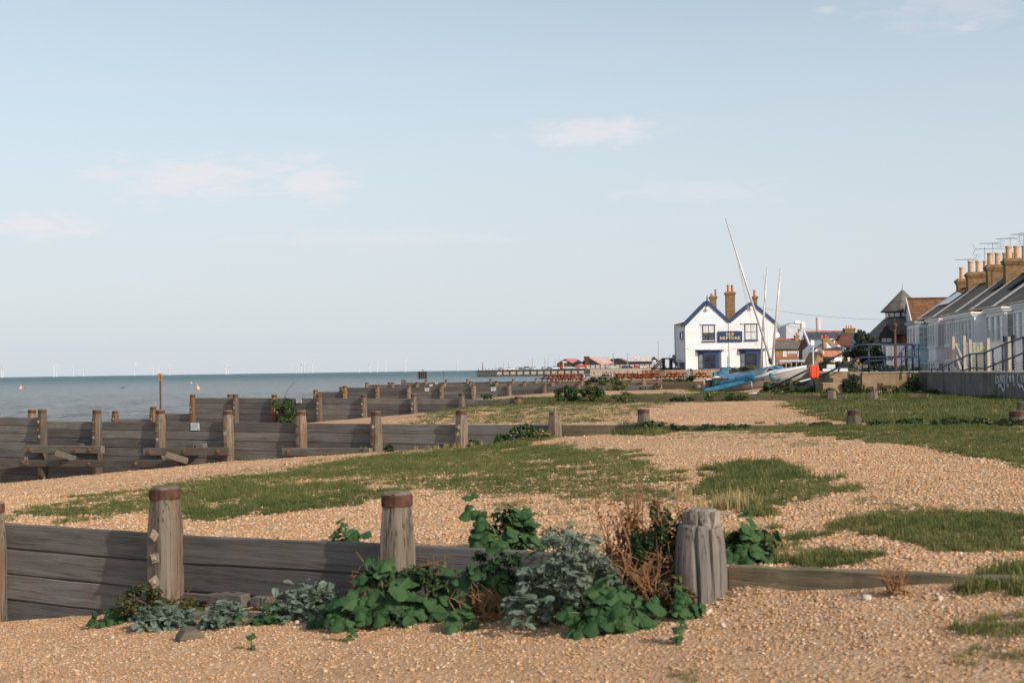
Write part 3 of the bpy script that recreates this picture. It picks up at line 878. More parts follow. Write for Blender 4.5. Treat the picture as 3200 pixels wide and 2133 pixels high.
# a few dry straw-coloured tufts
sk = [tuft_mesh('straw_tuft', 60 + s, 24, .06, .09, .19, .006, M['straw_grass'], .5) for s in range(2)]
pts = []
for (px, py, n, rad) in ((1680, 1165, 26, .30), (1660, 1150, 10, .4), (1360, 350 + 600, 10, 1.2), (2010, 905, 30, 2.0), (1790, 912, 20, 2.0), (1330, 960, 14, 1.0), (2080, 955, 14, 2.5), (1100, 1010, 20, 1.2)):
    c = ground(px * K, py * K)
    for _ in range(n):
        pts.append((c.x + rnd.gauss(0, rad * .5), c.y + rnd.gauss(0, rad * .5)))
pts = np.array(pts)
z = height(pts[:, 0], pts[:, 1])
n_ = len(pts)
sv = nrng.uniform(.6, 1.1, n_)
o = scatter('dry_grass', np.stack([pts[:, 0], pts[:, 1], z], -1), np.stack([np.zeros(n_), np.zeros(n_), nrng.random(n_) * 6], -1), np.stack([sv, sv, sv], -1), sk, M['straw_grass'])
tag(o, 'pale dry straw-coloured grass stalks among the turf', 'grass', kind='stuff')
M['stump'] = wood('pale_split_timber', [(0, (.11, .097, .085)), (.4, (.24, .213, .187)), (.75, (.34, .305, .27)), (1, (.46, .42, .37))], 'z', 1.0, .12, .08, .8, 1.0)
# ---------------------------------------------------------------- groynes
GROT = math.atan2(EY, EX)
class Groyne:
    def __init__(self, t, label, s0=0.0):
        self.t, self.s0, self.z0 = t, s0, CZ - 2.0
        self.root = thing('groyne', label, 'groyne', (EX * s0 + NX * t, EY * s0 + NY * t, self.z0), GROT, 'timber groynes crossing the beach')
    def loc(self, px, py, dy=-.12):
        s, z = on_groyne(px, py, self.t + dy)
        return s - self.s0, z - self.z0
    def world(self, x, y):
        s = x + self.s0
        return EX * s + NX * (self.t + y), EY * s + NY * (self.t + y)
    def near_ground(self, x, y=-.25):
        return gz(*self.world(x, y)) - self.z0
    def post(self, px, py, r=.145, band=True, bolts=3, n=16, mat='post', y=-.12, broken=False, below=None, band_m='rust', bolt_m=None, lean=0.0, sq=.85):
        x, z = self.loc(px, py, y)
        base = (self.near_ground(x, y - .15) if below is None else below) - .25
        h = z - base
        rg = random.Random(int(px * 7 + py))
        prof = [(r * .98, 0), (r * .97, h - .7), (r * .96, h - .52), (r * .95, h - .40), (r * .91, h - .30), (r * .83, h - .19), (r * .78, h - .11), (r * .77, h - .012), (r * .70, h + .012), (r * .4, h + .016)]
        if h < .75:
            prof = [(r * 1.0, 0), (r * .96, h * .45), (r * .88, h * .7), (r * .80, h - .09), (r * .79, h - .012), (r * .72, h)]
        if n <= 8:
            prof = [(r * 1.02, 0), (r, h - .34), (r * .84, h - .12), (r * .82, h)]
        mb = MB()
        mb.lathe(prof, n, (0, 0, base - z), .028 if n > 8 else .01, sq, (lean, 0), rg)
        if broken:                                     # a split, frayed top
            nv = n
            top = len(mb.v) - nv
            for i in range(top - nv, len(mb.v)):
                v = mb.v[i]
                mb.v[i] = (v[0], v[1], v[2] + rg.uniform(-.07, .035))
        p = mb.build('post', M[mat], self.root, smooth=False, loc=(x, y, z), bevel=.008 if n > 8 else 0)
        lx = lean * h
        if band:
            b = MB()
            ro = r * .78 * 1.13
            b.lathe([(ro, -.095), (ro * 1.012, -.05), (ro, -.012), (ro * .9, -.010)], max(n, 10), (lx, 0, .002), .01, sq * .45, rg=rg)
            b.build('iron_band', M[band_m], p, bevel=.004 if n > 8 else 0)
        for k in range(bolts):
            a = R(-86 + rg.uniform(-12, 12))
            zz = -.33 - .21 * k - rg.uniform(0, .05)
            if zz < -(h - .32):
                break
            rr_ = r * 1.03
            s_ = rg.uniform(.068, .085) * (1 if n > 8 else 1.1)
            c = Vector((math.cos(a) * rr_, math.sin(a) * rr_, zz))
            Mx = Matrix.Translation(c) @ Matrix.Rotation(a, 4, 'Z') @ Matrix.Rotation(rg.uniform(0, 1.2), 4, 'X')
            b = MB(); b.mbox(Mx, .016, s_, s_)
            b.mbox(Mx @ Matrix.Translation((.018, 0, 0)), .03, s_ * .42, s_ * .42)
            b.build('bolt', M[bolt_m or ('bolt' if rg.random() < .5 else 'bolt_dark')], p)
        return x, z
    def planks(self, x0, x1, top, rows=None, hgt=.235, thick=.075, mat='plank', y=0.0, segs=7, bev=.009, depth=.12, wob=.0035, sag=0.0):
        """rows of planks from x0 to x1; top(x) gives the line of the upper edge"""
        k = 0
        gmin = min(self.near_ground(x0), self.near_ground(x1), self.near_ground((x0 + x1) / 2))
        while True:
            za, zb = top(x0) - k * hgt, top(x1) - k * hgt
            if rows is not None and k >= rows: break
            if rows is None and max(za, zb) < gmin - depth + .1: break
            if k > 12: break
            rg = random.Random(int(x0 * 977 + k * 131 + self.t * 7))
            g = .012
            dz, dy = rg.uniform(-.004, .004), rg.uniform(-.008, .008)
            mb = MB()
            mb.beam((x0 + .004, y + dy, za - hgt / 2 + dz), (x1 - .004, y + dy + rg.uniform(-.004, .004), zb - hgt / 2 + dz), thick, hgt - g, segs=segs, wob=wob, rg=rg)
            if segs > 2: mb.beam((x0 + .006, y + dy + .008, za - hgt + dz), (x1 - .006, y + dy + .008, zb - hgt + dz), .03, .05)
            mb.build('plank', M[mat], self.root, bevel=bev)
            k += 1
        return k
    def line(self, pts, dy=-.04):
        q = sorted(self.loc(px, py, dy) for px, py in pts)
        xs_, zs_ = [a for a, _ in q], [b for _, b in q]
        return lambda x: float(np.interp(x, xs_, zs_))
    def timber(self, a, b, w=.12, h=.18, y=-.30, bolts=(), mat='waling', name='waling', ya=None):
        xa, za = self.loc(*a, y); xb, zb = self.loc(*b, y)
        mb = MB(); mb.beam((xa, ya if ya is not None else y, za), (xb, y, zb), w, h, segs=8, wob=.006)
        o = mb.build(name, M[mat], self.root, bevel=.012)
        for f in bolts:
            x, z = xa + (xb - xa) * f, za + (zb - za) * f
            b_ = MB(); Mx = Matrix.Translation((x, y - w / 2 - .012, z)) @ Matrix.Rotation(rnd.uniform(0, 1.5), 4, 'Y')
            b_.mbox(Mx, .10, .018, .10); b_.mbox(Mx @ Matrix.Translation((0, -.02, 0)), .045, .035, .045)
            b_.build('bolt', M['bolt_dark'], o)
        return o

# nearest groyne
g = Groyne(T1, 'nearest grey timber groyne with two iron banded posts and a split stump', -8.0)
p0 = g.post(-28, 1570, .125)
p1 = g.post(515, 1523, .135, bolts=3, bolt_m='bolt')
p2 = g.post(1240, 1540, .122, bolts=0, sq=.7)
top = g.line([(0, 1632), (460, 1658), (570, 1672), (1150, 1692), (1720, 1727), (2150, 1752)])
xs_ = [p0[0] - 2.5, p0[0], p1[0], p2[0]]
for a, b in zip(xs_[:-1], xs_[1:]):
    g.planks(a, b, top)
xr = g.loc(2120, 1752)[0]
g.planks(p2[0], xr, top)
# the split stump: a wide weathered pile, deeply cracked, its crown broken into blocks
sx_, sz_ = g.loc(2188, 1600, -.16)
base = g.near_ground(sx_, -.3) - .35
rg = random.Random(5)
mb = MB(); n = 22
rings = [(0.172, base - sz_), (.180, base - sz_ + .3), (.190, -.48), (.192, -.36), (.186, -.25), (.172, -.14), (.160, -.088), (.150, -.080), (.08, -.078)]
n = 72
cr = {8: .7, 20: .9, 33: .8, 47: .55, 57: 1.0, 58: .6, 65: 1.0, 71: .45}
off_ = [0.0] * n; lev = 0.0
for k in range(n):
    if k in cr: lev = rg.uniform(-.045, .035)
    off_[k] = lev
for ri, (r_, z_) in enumerate(rings):
    for k in range(n):
        a = 2 * math.pi * (k + .6 * math.sin(ri * .9 + k // 9)) / n
        dp = cr.get(k, 0) * (.17 if z_ > base - sz_ + .1 else .10) * (.7 + .3 * math.sin(k * 1.3 + ri))
        q = r_ * .84 * (1 - dp) * (1 + off_[k] + .02 * math.sin(k * .26 + ri * .6))
        mb.v.append((q * math.cos(a), q * math.sin(a), z_ + (.30 * off_[k] if z_ > -.2 else 0)))
for i in range(len(rings) - 1):
    for k in range(n):
        mb.f.append((i * n + k, i * n + (k + 1) % n, (i + 1) * n + (k + 1) % n, (i + 1) * n + k))
mb.f.append(tuple(range((len(rings) - 1) * n, len(rings) * n)))
st = mb.build('post', M['stump'], g.root, loc=(sx_, -.16, sz_), label='wide split stump with a frayed broken crown')
for (dx, dy, w, d, h) in ((-.105, -.02, .055, .09, .015), (-.055, -.05, .03, .07, .0), (.0, -.075, .07, .09, .028), (.068, -.06, .05, .10, .022), (.105, .02, .045, .10, .01), (.0, .06, .16, .08, .02)):
    dx *= .84; dy *= .84; w *= .84; d *= .84
    b = MB(); b.beam((dx, dy, -.11), (dx + .004, dy, h), w, d, up=(0, 1, 0), segs=3, wob=.007, rg=rg)
    b.build('splinter_block', M['stump'], st, bevel=.004)
ln_ = g.line([(2262, 1763), (2700, 1778), (3200, 1800), (3500, 1812)])
xa = g.loc(2255, 1762)[0]; xb = g.loc(3420, 1810)[0]
g.planks(xa, xb, ln_, rows=1, hgt=.24, thick=.09, mat='low_plank', segs=16, wob=.007)
# timber offcuts and the waling end at the foot of the first post
g.timber((365, 1935), (840, 1950), .14, .15, -.42, name='waling')
g.timber((660, 1872), (770, 1876), .10, .11, -.25, name='brace_block')
g.timber((800, 1880), (850, 1884), .09, .10, -.22, name='brace_block')

# second groyne
g = Groyne(T2, 'second grey timber groyne with bolted walings and a small white notice', -22.0)
P2 = [(132, 1280), (303, 1281), (501, 1281), (713, 1283), (941, 1284), (1175, 1285), (1441, 1281)]
pp = [g.post(px, py, .128, bolts=3) for px, py in P2]
g.post(100, 1280, .12, mat='rusty_post', y=.16, bolts=2, below=-1.2)
p7 = g.post(1733, 1284, .135, band=False, broken=True, bolts=0)
bz = MB(); bz.lathe([(.112, -.05), (.114, -.02), (.110, 0)], 12, (0, 0, 0), .02)
bz.build('iron_band', M['rust'], [c for c in g.root.children if c.name.startswith('post')][-1], loc=(0, 0, -.03))
p8 = g.post(2011, 1277, .125, bolts=0)
p9 = g.post(2668, 1280, .132, bolts=0)
pa = g.post(3180, 1282, .155, bolts=0)
pb = g.post(3203, 1254, .15, bolts=0, band=False, y=.1)
top = g.line([(120, 1315), (300, 1316), (940, 1321), (1441, 1325), (1700, 1327), (2010, 1326)])
topl = g.line([(-200, 1301), (95, 1304)])
g.planks(pp[0][0] - 3.6, pp[0][0], topl)
for a, b in zip(pp[:-1], pp[1:]):
    g.planks(a[0], b[0], top)
g.planks(pp[-1][0], p7[0], top, rows=4)
g.planks(p7[0], p8[0] - .02, top, rows=2, mat='low_plank')
lr = g.line([(2020, 1327), (2668, 1327), (3300, 1331)])
g.planks(p8[0], p9[0], lr, rows=2, mat='low_plank', segs=12)
g.planks(p9[0], p9[0] + 3.8, lr, rows=2, mat='low_plank', segs=12)
g.timber((78, 1402), (322, 1404), .13, .21, -.36, (.10, .68, .86))
g.timber((452, 1411), (722, 1409), .13, .20, -.36, (.08, .5, .88))
g.timber((80, 1447), (560, 1448), .13, .20, -.50, (.03, .25, .45, .75))
g.timber((-120, 1480), (84, 1440), .13, .24, -.52, (.97,))
g.timber((886, 1411), (1160, 1412), .13, .20, -.36, (.08,))
for a, b in (((190, 1413), (238, 1433)), ((535, 1418), (588, 1440))):
    xa, za = g.loc(*a, -.62); xb, zb = g.loc(*b, -.40)
    mb = MB(); mb.beam((xa, -.80, za), (xb, -.40, zb), .19, .16, segs=3, wob=.012)
    o = mb.build('brace', M['waling'], g.root, bevel=.014)
for px, py in ((250, 1392), (600, 1394), (630, 1392), (1000, 1405)):
    x, z = g.loc(px, py, -.2)
    mb = MB(); mb.beam((x - .14, -.2, z), (x + .14, -.2, z), .16, .12, segs=2, wob=.008); mb.build('brace_block', M['waling'], g.root, bevel=.01)
G2 = g

# third groyne
g = Groyne(T3, 'third timber groyne, its seaward end stepping down into the water', -40.0)
P3 = [(602, 1233), (736, 1232), (857, 1233), (997, 1232), (1137, 1233), (1293, 1231), (1443, 1228)]
pp = [g.post(px, py, .128, bolts=4, mat='rusty_post' if px in (602, 857) else 'post') for px, py in P3]
g.post(719, 1232, .13, y=.16, bolts=3, below=-1.2)
px_ = g.post(1619, 1238, .15, bolts=0, mat='rusty_post')
ps1 = g.post(360, 1284, .14, bolts=1, mat='rusty_post', n=12, below=-1.6)
ps2 = g.post(479, 1271, .14, bolts=2, mat='rusty_post', n=12, below=-1.6)
top = g.line([(602, 1242), (857, 1243), (1293, 1245), (1443, 1246), (1619, 1249)])
for a, b in zip(pp[:-1], pp[1:]):
    g.planks(a[0], b[0], top)
g.planks(pp[-1][0], px_[0], top, rows=4)
g.planks(ps2[0], pp[0][0], g.line([(479, 1291), (602, 1292)]), rows=6)
g.planks(ps1[0], ps2[0], g.line([(360, 1308), (479, 1309)]), rows=5)
g.planks(px_[0], g.loc(1960, 1245)[0], g.line([(1619, 1250), (1960, 1246)]), rows=2, mat='low_plank')
ln_ = g.line([(1960, 1236), (2640, 1234), (2900, 1230)])
cuts = [g.loc(x, 1236)[0] for x in (1962, 2148, 2158, 2410, 2640)]
for a, b in ((cuts[0], cuts[1]), (cuts[2], cuts[3]), (cuts[3], cuts[4])):
    g.planks(a, b, ln_, rows=1, hgt=.24, mat='low_plank', segs=8)
g.post(2138, 1236, .13, band=False, broken=True, bolts=0, n=12)
g.post(2600, 1222, .13, band=False, broken=True, bolts=0, n=12)
g.post(2726, 1214, .15, bolts=0, n=12)
g.planks(g.loc(2838, 1231)[0], g.loc(2895, 1230)[0], g.line([(2830, 1231), (2900, 1230)]), rows=1, hgt=.12, mat='low_plank', segs=2)

# fourth groyne
g = Groyne(T4, 'fourth timber groyne, running behind the two mallow bushes', -62.0)
P4 = [(1078, 1205), (1180, 1202), (1278, 1203), (1380, 1201), (1480, 1200), (1591, 1199), (1701, 1199), (1808, 1197)]
pp = [g.post(px, py, .138, bolts=3, n=10, mat='rusty_post' if px < 1200 else 'post') for px, py in P4]
g.post(1066, 1208, .13, bolts=0, n=8, y=.18, mat='rusty_post', below=-1.4)
g.post(1170, 1202, .13, bolts=2, n=8, y=.18, below=-1.4)
e = g.post(986, 1218, .15, bolts=1, n=10, mat='rusty_post', below=-1.8)
top = g.line([(1078, 1210), (1180, 1211.5), (1480, 1207.5), (1701, 1206), (1808, 1205), (2060, 1203)])
for a, b in zip(pp[:-1], pp[1:]):
    g.planks(a[0], b[0], top, segs=4, bev=0, depth=.3)
g.planks(e[0], pp[0][0], g.line([(986, 1224), (1078, 1223)]), segs=4, bev=0, rows=6)
q1 = g.post(1929, 1197, .15, bolts=0, band=False, n=10, broken=True)
q2 = g.post(2056, 1195, .16, bolts=0, n=10)
g.planks(pp[-1][0], q1[0], top, segs=4, bev=0, rows=4)
g.planks(q1[0], q2[0], top, segs=4, bev=0, rows=4)
ln_ = g.line([(2060, 1200.5), (2170, 1201), (2330, 1201)])
g.planks(q2[0] + .2, g.loc(2168, 1201)[0], ln_, rows=2, segs=4, bev=0, mat='low_plank')
g.planks(g.loc(2186, 1201)[0], g.loc(2330, 1201)[0], ln_, rows=2, segs=4, bev=0, mat='low_plank')
g.post(2177, 1199, .14, bolts=0, band=False, n=10, broken=True)

# fifth and sixth groynes
g = Groyne(T5, 'fifth timber groyne, a dark line of planks with short posts', -78.0)
P5 = [(1146, 1195), (1227, 1194), (1304, 1193), (1388, 1193), (1471, 1191), (1552, 1190), (1639, 1190), (1728, 1189), (1819, 1186)]
pp = [g.post(px, py, .14, bolts=2 if px > 1500 else 1, n=8, mat='rusty_post' if px < 1300 else 'post', below=-1.2) for px, py in P5]
g.post(1216, 1194, .13, bolts=0, n=8, y=.2, below=-1.2)
top = g.line([(1146, 1202), (1304, 1200), (1639, 1197), (1819, 1195), (2100, 1192)])
for a, b in zip(pp[:-1], pp[1:]):
    g.planks(a[0], b[0], top, segs=2, bev=0, rows=6)
g.planks(pp[0][0] - 2.6, pp[0][0], g.line([(1060, 1213), (1146, 1212)]), segs=2, bev=0, rows=5)
xe = [pp[-1][0]] + [g.loc(x, 1192)[0] for x in (1916, 2011, 2104, 2196)]
for a, b in zip(xe[:-1], xe[1:]):
    g.planks(a, b, top, segs=2, bev=0, rows=2, mat='low_plank')
g.post(2011, 1184, .15, bolts=0, n=8, band=False, broken=True)
g = Groyne(T6, 'sixth and farthest timber groyne just in front of the picnic tables', -96.0)
P6 = [(1265, 1187), (1331, 1186), (1394, 1185), (1461, 1184), (1533, 1183), (1603.5, 1183.5), (1675.5, 1182.5), (1748.6, 1183), (1822, 1180), (1900, 1180), (1976, 1179.5), (2056, 1177.5), (2138, 1177)]
pp = [g.post(px, py, .14, bolts=0, n=8, mat='rusty_post' if px < 1340 else 'post', band=px < 1780, below=-1.2) for px, py in P6]
g.post(1258, 1187, .13, bolts=0, n=8, y=.2, below=-1.2)
top = g.line([(1265, 1195), (1461, 1193.5), (1603, 1191.5), (1750, 1190), (1976, 1187), (2138, 1184), (2250, 1183)])
for a, b in zip(pp[:-1], pp[1:]):
    g.planks(a[0], b[0], top, segs=2, bev=0, rows=4 if a[0] < pp[7][0] else 2, mat='plank' if a[0] < pp[7][0] else 'low_plank')

# white notices screwed to the groynes
def notice(px0, px1, py0, py1, t, label, lines=7):
    s0, z1 = on_groyne(px0, py0, t - .06); s1, z0 = on_groyne(px1, py1, t - .06)
    sm = (s0 + s1) / 2; w, h = (s1 - s0), (z1 - z0)
    r = thing('notice', label, 'notice', (EX * sm + NX * (t - .055), EY * sm + NY * (t - .055), z0), GROT, 'white notices on the groynes')
    mb = MB(); mb.box(-w / 2, w / 2, -.008, 0, 0, h); mb.build('board', M['paper'], r, bevel=.003)
    mb = MB()
    for k in range(lines):
        zz = h * (.86 - .105 * k); ww = w * (.36 if k in (0,) else .42 if k % 3 else .34)
        mb.box(-ww, ww * (1 if k < lines - 2 else .35), -.0105, -.0085, zz - h * .018, zz + h * .018)
    mb.box(w * .24, w * .42, -.0105, -.0085, h * .08, h * .24)
    mb.build('printed_lines', M['ink'], r)
notice(596, 623, 1321, 1344, T2, 'white notice with small grey print on the second groyne')
notice(925, 943, 1245, 1259, T3, 'white notice on the third groyne beside the leafy bush', 4)
notice(1327, 1341, 1211, 1222, T4, 'white notice on the fourth groyne, between two iron banded posts', 4)
notice(1534, 1550, 1209, 1221, T4, 'white notice with blue-grey print above the small green plant on the fourth groyne', 4)
notice(1341, 1352, 1200, 1207.5, T5, 'tiny white notice on the fifth groyne', 3)
notice(1359, 1369, 1194.5, 1199.5, T6, 'tiny white notice on the sixth and farthest groyne', 3)

# ---------------------------------------------------------------- things in the sea
def on_sea(px, py):
    d = ray(px, py)
    k = -CZ / d.z
    return Vector((d.x * k, d.y * k, 0))
# rusty beacon standing in the water
Yb = 92
b0, b1 = at(502, 1300, Yb), at(500, 1168, Yb)
r = thing('beacon', 'thin rusty beacon post with a yellow cage topmark standing in the sea', 'beacon', (b0.x, Yb, -1.2))
H = b1.z + 1.2
MB().pipe([(0, 0, 0), (0, 0, H - .1)], .055, 8).build('pole', M['rust'], r)
mb = MB()
hs = .40
for k in range(8):
    a = 2 * math.pi * k / 8
    w = .13
    mb.pipe([(w * math.cos(a), w * math.sin(a), H - hs), (w * math.cos(a), w * math.sin(a), H)], .022, 5)
for zz in (H - hs, H - .01):
    mb.lathe([(.15, 0), (.15, .03), (.02, .03)], 10, (0, 0, zz))
mb.build('cage_topmark', M['yellow'], r)
# mooring buoys
def buoy(px, py, rad, label, tall=False, tilt=0.0):
    p = on_sea(px, py)
    r = thing('buoy', label, 'buoy', (p.x, p.y, 0), 0, 'mooring buoys on the water')
    r.rotation_euler = (0, R(tilt), 0)
    mb = MB()
    if tall:
        mb.lathe([(rad * .7, -.3), (rad, 0), (rad, rad * 1.1), (rad * .75, rad * 1.6), (rad * .3, rad * 1.9)], 12)
    else:
        mb.lathe([(rad * .4, -.4 * rad), (rad * .9, 0), (rad, .5 * rad), (rad * .8, rad * 1.1), (rad * .35, rad * 1.4)], 12)
    mb.build('float', M['buoy'], r, smooth=True)
    z = rad * (1.9 if tall else 1.4)
    m2 = MB(); m2.pipe([(0, 0, z - .05), (0, 0, z + rad * (1.6 if tall else .3))], rad * .12, 6)
    m2.build('pole' if tall else 'mooring_ring', M['buoy'] if tall else M['rust'], r)
buoy(64, 1215.5, .42, 'peach buoy with a pole, leftmost on the water', True, 8)
buoy(597, 1198, .45, 'round peach buoy just beyond the pole buoy, right of the rusty beacon')
buoy(619, 1217, .42, 'peach buoy with a tilted pole, right of the rusty beacon', True, -10)
buoy(1172, 1162, .9, 'slim red and white buoy far out towards the horizon', True)
for px, py, nm in ((383, 1213, 'dark gull flying low over the water, left of the rusty beacon'),):
    p = at(px, py, 150)
    mb = MB()
    mb.add([(-.45, 0, .10), (-.2, -.07, .16), (0, -.09, .06), (.22, -.07, .14), (.5, 0, .02), (.2, .08, .10), (0, .11, .05), (-.2, .08, .13), (0, 0, -.05), (0, -.28, .04), (0, .30, .05)],
           [(0, 1, 7), (1, 2, 6, 7), (2, 3, 5, 6), (3, 4, 5), (2, 8, 9), (6, 8, 10), (1, 8, 2), (3, 8, 5), (6, 8, 7)])
    o = mb.build('gull', M['black'], loc=(p.x, p.y, p.z)); tag(o, nm, 'bird')
# cluster of mooring piles with a perch on top
Yd = 620
pd = at(1320, 1176, Yd)
r = thing('mooring_dolphin', 'cluster of dark timber mooring piles standing in the sea left of the pier', 'dolphin', (pd.x, Yd, -1))
for k in range(9):
    x = (k - 4) * .46
    mb = MB(); mb.pipe([(x, .5 * (k % 2), 0), (x * .97, .5 * (k % 2), 4.05 + .12 * (k % 3))], .22, 8)
    mb.build('pile', M['brown_frame'] if k % 2 else M['pier_dark'], r)
mb = MB(); mb.box(-2.2, 2.2, -.4, .9, 3.5, 3.75); mb.build('waling', M['pier_dark'], r)
mb = MB(); mb.pipe([(.2, .2, 4), (.2, .2, 4.9)], .08, 6); mb.box(-.1, .5, .1, .3, 4.6, 4.9); mb.build('marker', M['black'], r)
Yp = 560
pp_ = at(1386, 1174, Yp)
r = thing('marker_post', 'slim dark marker post in the sea between the mooring piles and the pier', 'post', (pp_.x, Yp, -1))
MB().pipe([(0, 0, 0), (0, 0, 4.2)], .10, 6).build('pole', M['pier_dark'], r)
mb = MB(); mb.box(-.25, .25, -.05, .05, 3.6, 4.1); mb.build('plate', M['pier_dark'], r)

# offshore wind turbines, each faces its own way
TUR = [(4, 1143, 1), (9, 1147, .9), (168, 1139, 1), (177, 1142, .9), (228, 1148, .8), (260, 1150, .75), (420, 1136, .95), (478, 1145, .8), (496, 1146, .8), (528, 1142, .85),
       (705, 1132, 1), (708, 1141, .8), (714, 1143, .8), (718, 1144, .75), (925, 1142, .6), (932, 1141, .6), (942, 1138, .75), (950, 1136, .8), (961, 1135, .8), (977, 1127, 1),
       (1122, 1138, .5), (1156, 1137, .7), (1179, 1134, .75), (1205, 1132, .8), (1267, 1123, 1), (1428, 1131, .8), (1589, 1130, .9), (1654, 1121, 1.2)]
Yt = 9500
for i, (px, py, w) in enumerate(TUR):
    hub = at(px, py, Yt)
    hh = hub.z
    r = thing('wind_turbine', '%s white wind turbine from the left along the sea horizon' % ORD[i], 'wind turbine', (hub.x, Yt, 0), R(-10 + (i * 37) % 60), 'offshore wind turbines on the horizon')
    mb = MB(); mb.pipe([(0, 0, -2), (0, 0, hh)], [2.4 * w + .8, 1.6 * w + .7], 8); mb.build('tower', M['turbine'], r)
    mb = MB(); mb.box(-1.8, 1.8, -5, 5, hh - 1.6, hh + 1.8); mb.build('nacelle', M['turbine'], r)
    ph = R((i * 53) % 120)
    for k in range(3):
        a = ph + k * 2 * math.pi / 3
        L = 20 * (.45 + .5 * w)
        d = Vector((math.cos(a), 0, math.sin(a))); s = Vector((-math.sin(a), 0, math.cos(a)))
        c = Vector((0, -7, hh))
        b = MB(); b.add([c - s * .8, c + s * .8, c + d * L * .3 + s * 1.5, c + d * L, c + d * L * .3 - s * .9, c + Vector((0, 1.5, 0)) + d * L * .3], [(0, 1, 2, 4), (4, 2, 3), (0, 4, 5), (1, 2, 5), (2, 3, 5), (4, 3, 5)])
        b.build('blade', M['turbine'], r, fix=False)
# ---------------------------------------------------------------- building helpers
def sheet_uv(name, quads, mat, parent=None, thick=0.0, label=None, kind=None):
    """roof slopes: each quad (a, b, c, d) with a-b along the eaves; metric UVs; thickness as real depth"""
    vs, fs, uvs = [], [], []
    for q in quads:
        a, b, c, d = [Vector(p) for p in q]
        o = len(vs)
        u = (b - a).normalized()
        nrm = (b - a).cross(d - a).normalized()
        v = nrm.cross(u)
        pts = [a, b, c, d]
        uv = [((p - a).dot(u), (p - a).dot(v)) for p in pts]
        if thick:
            if nrm.z < 0: nrm = -nrm
            lo = [p - nrm * thick for p in pts]
            vs += pts + lo
            F_ = [(0, 1, 2, 3), (7, 6, 5, 4), (0, 4, 5, 1), (1, 5, 6, 2), (2, 6, 7, 3), (3, 7, 4, 0)]
            uv2 = uv + uv
        else:
            vs += pts; F_ = [(0, 1, 2, 3)]; uv2 = uv
        for f in F_:
            fs.append(tuple(i + o for i in f)); uvs += [uv2[i] for i in f]
    me = bpy.data.meshes.new(name)
    me.from_pydata([tuple(v) for v in vs], [], fs)
    l = me.uv_layers.new(name='UVMap')
    for i, w in enumerate(uvs): l.data[i].uv = w
    me.materials.append(mat)
    return link(name, me, parent, 0, kind, label)
def courses(name, a, b, c, d, n, mat, parent, lip=.03, kind=None):
    """a slope built of n stepped tile courses (a-b eaves, d-c ridge)"""
    a, b, c, d = [Vector(p) for p in (a, b, c, d)]
    nrm = (b - a).cross(d - a).normalized()
    if nrm.z < 0: nrm = -nrm
    vs, fs, uvs = [], [], []
    u = (b - a).normalized()
    for k in range(n):
        f0, f1 = k / n, (k + 1) / n
        p0, p1 = a.lerp(d, f0) + nrm * lip, b.lerp(c, f0) + nrm * lip
        p2, p3 = b.lerp(c, f1), a.lerp(d, f1)
        vs += [p0, p1, p2, p3, p0 - nrm * lip, p1 - nrm * lip]
        o = k * 6
        fs += [(o, o + 1, o + 2, o + 3), (o + 4, o + 5, o + 1, o)]
        L = (d - a).length / n
        uvs += [((p0 - a).dot(u), k * L), ((p1 - a).dot(u), k * L), ((p2 - a).dot(u), k * L + L), ((p3 - a).dot(u), k * L + L),
                ((p0 - a).dot(u), k * L), ((p1 - a).dot(u), k * L), ((p1 - a).dot(u), k * L), ((p0 - a).dot(u), k * L)]
    me = bpy.data.meshes.new(name)
    me.from_pydata([tuple(v) for v in vs], [], fs)
    l = me.uv_layers.new(name='UVMap')
    for i, w in enumerate(uvs): l.data[i].uv = w
    me.materials.append(mat)
    return link(name, me, parent, 0, kind)
def window(parent, x0, x1, z0, z1, y=0.0, frame='white', pane='glass', cols=1, rows=2, fw=.07, depth=.09, axis='x', sgn=-1, sill=True, bar=.03, panes=None):
    """a sash window standing proud on the wall plane; axis x: wall along local x facing sgn*y; axis y: wall along local y facing sgn*x"""
    def B(mb, a0, a1, d0, d1, c0, c1):
        lo, hi = sorted((y + sgn * d0, y + sgn * d1))
        if axis == 'x': mb.box(a0, a1, lo, hi, c0, c1)
        else: mb.box(lo, hi, a0, a1, c0, c1)
    mb = MB()
    B(mb, x0, x0 + fw, -.02, depth, z0, z1); B(mb, x1 - fw, x1, -.02, depth, z0, z1)
    B(mb, x0 + fw, x1 - fw, -.02, depth, z1 - fw, z1); B(mb, x0 + fw, x1 - fw, -.02, depth, z0, z0 + fw)
    ix0, ix1, iz0, iz1 = x0 + fw, x1 - fw, z0 + fw, z1 - fw
    for k in range(1, rows):
        zz = iz0 + (iz1 - iz0) * k / rows
        B(mb, ix0, ix1, .012, depth * .7, zz - bar / 2, zz + bar / 2)
    for k in range(1, cols):
        xx = ix0 + (ix1 - ix0) * k / cols
        B(mb, xx - bar / 2, xx + bar / 2, .012, depth * .66, iz0, iz1)
    w = mb.build('window', M[frame], parent)
    if panes is None:
        mb = MB(); B(mb, ix0, ix1, 0.0, .02, iz0, iz1); mb.build('pane', M[pane], w)
    else:
        h = (iz1 - iz0) / len(panes)
        for k, pm in enumerate(panes):       # from the top down
            mb = MB(); B(mb, ix0, ix1, 0.0, .02, iz1 - h * (k + 1) + .004, iz1 - h * k - .004); mb.build('pane', M[pm], w)
    if sill:
        mb = MB(); B(mb, x0 - .08, x1 + .08, -.02, depth + .07, z0 - .08, z0 - .003); mb.build('sill', M[frame], w)
    return w
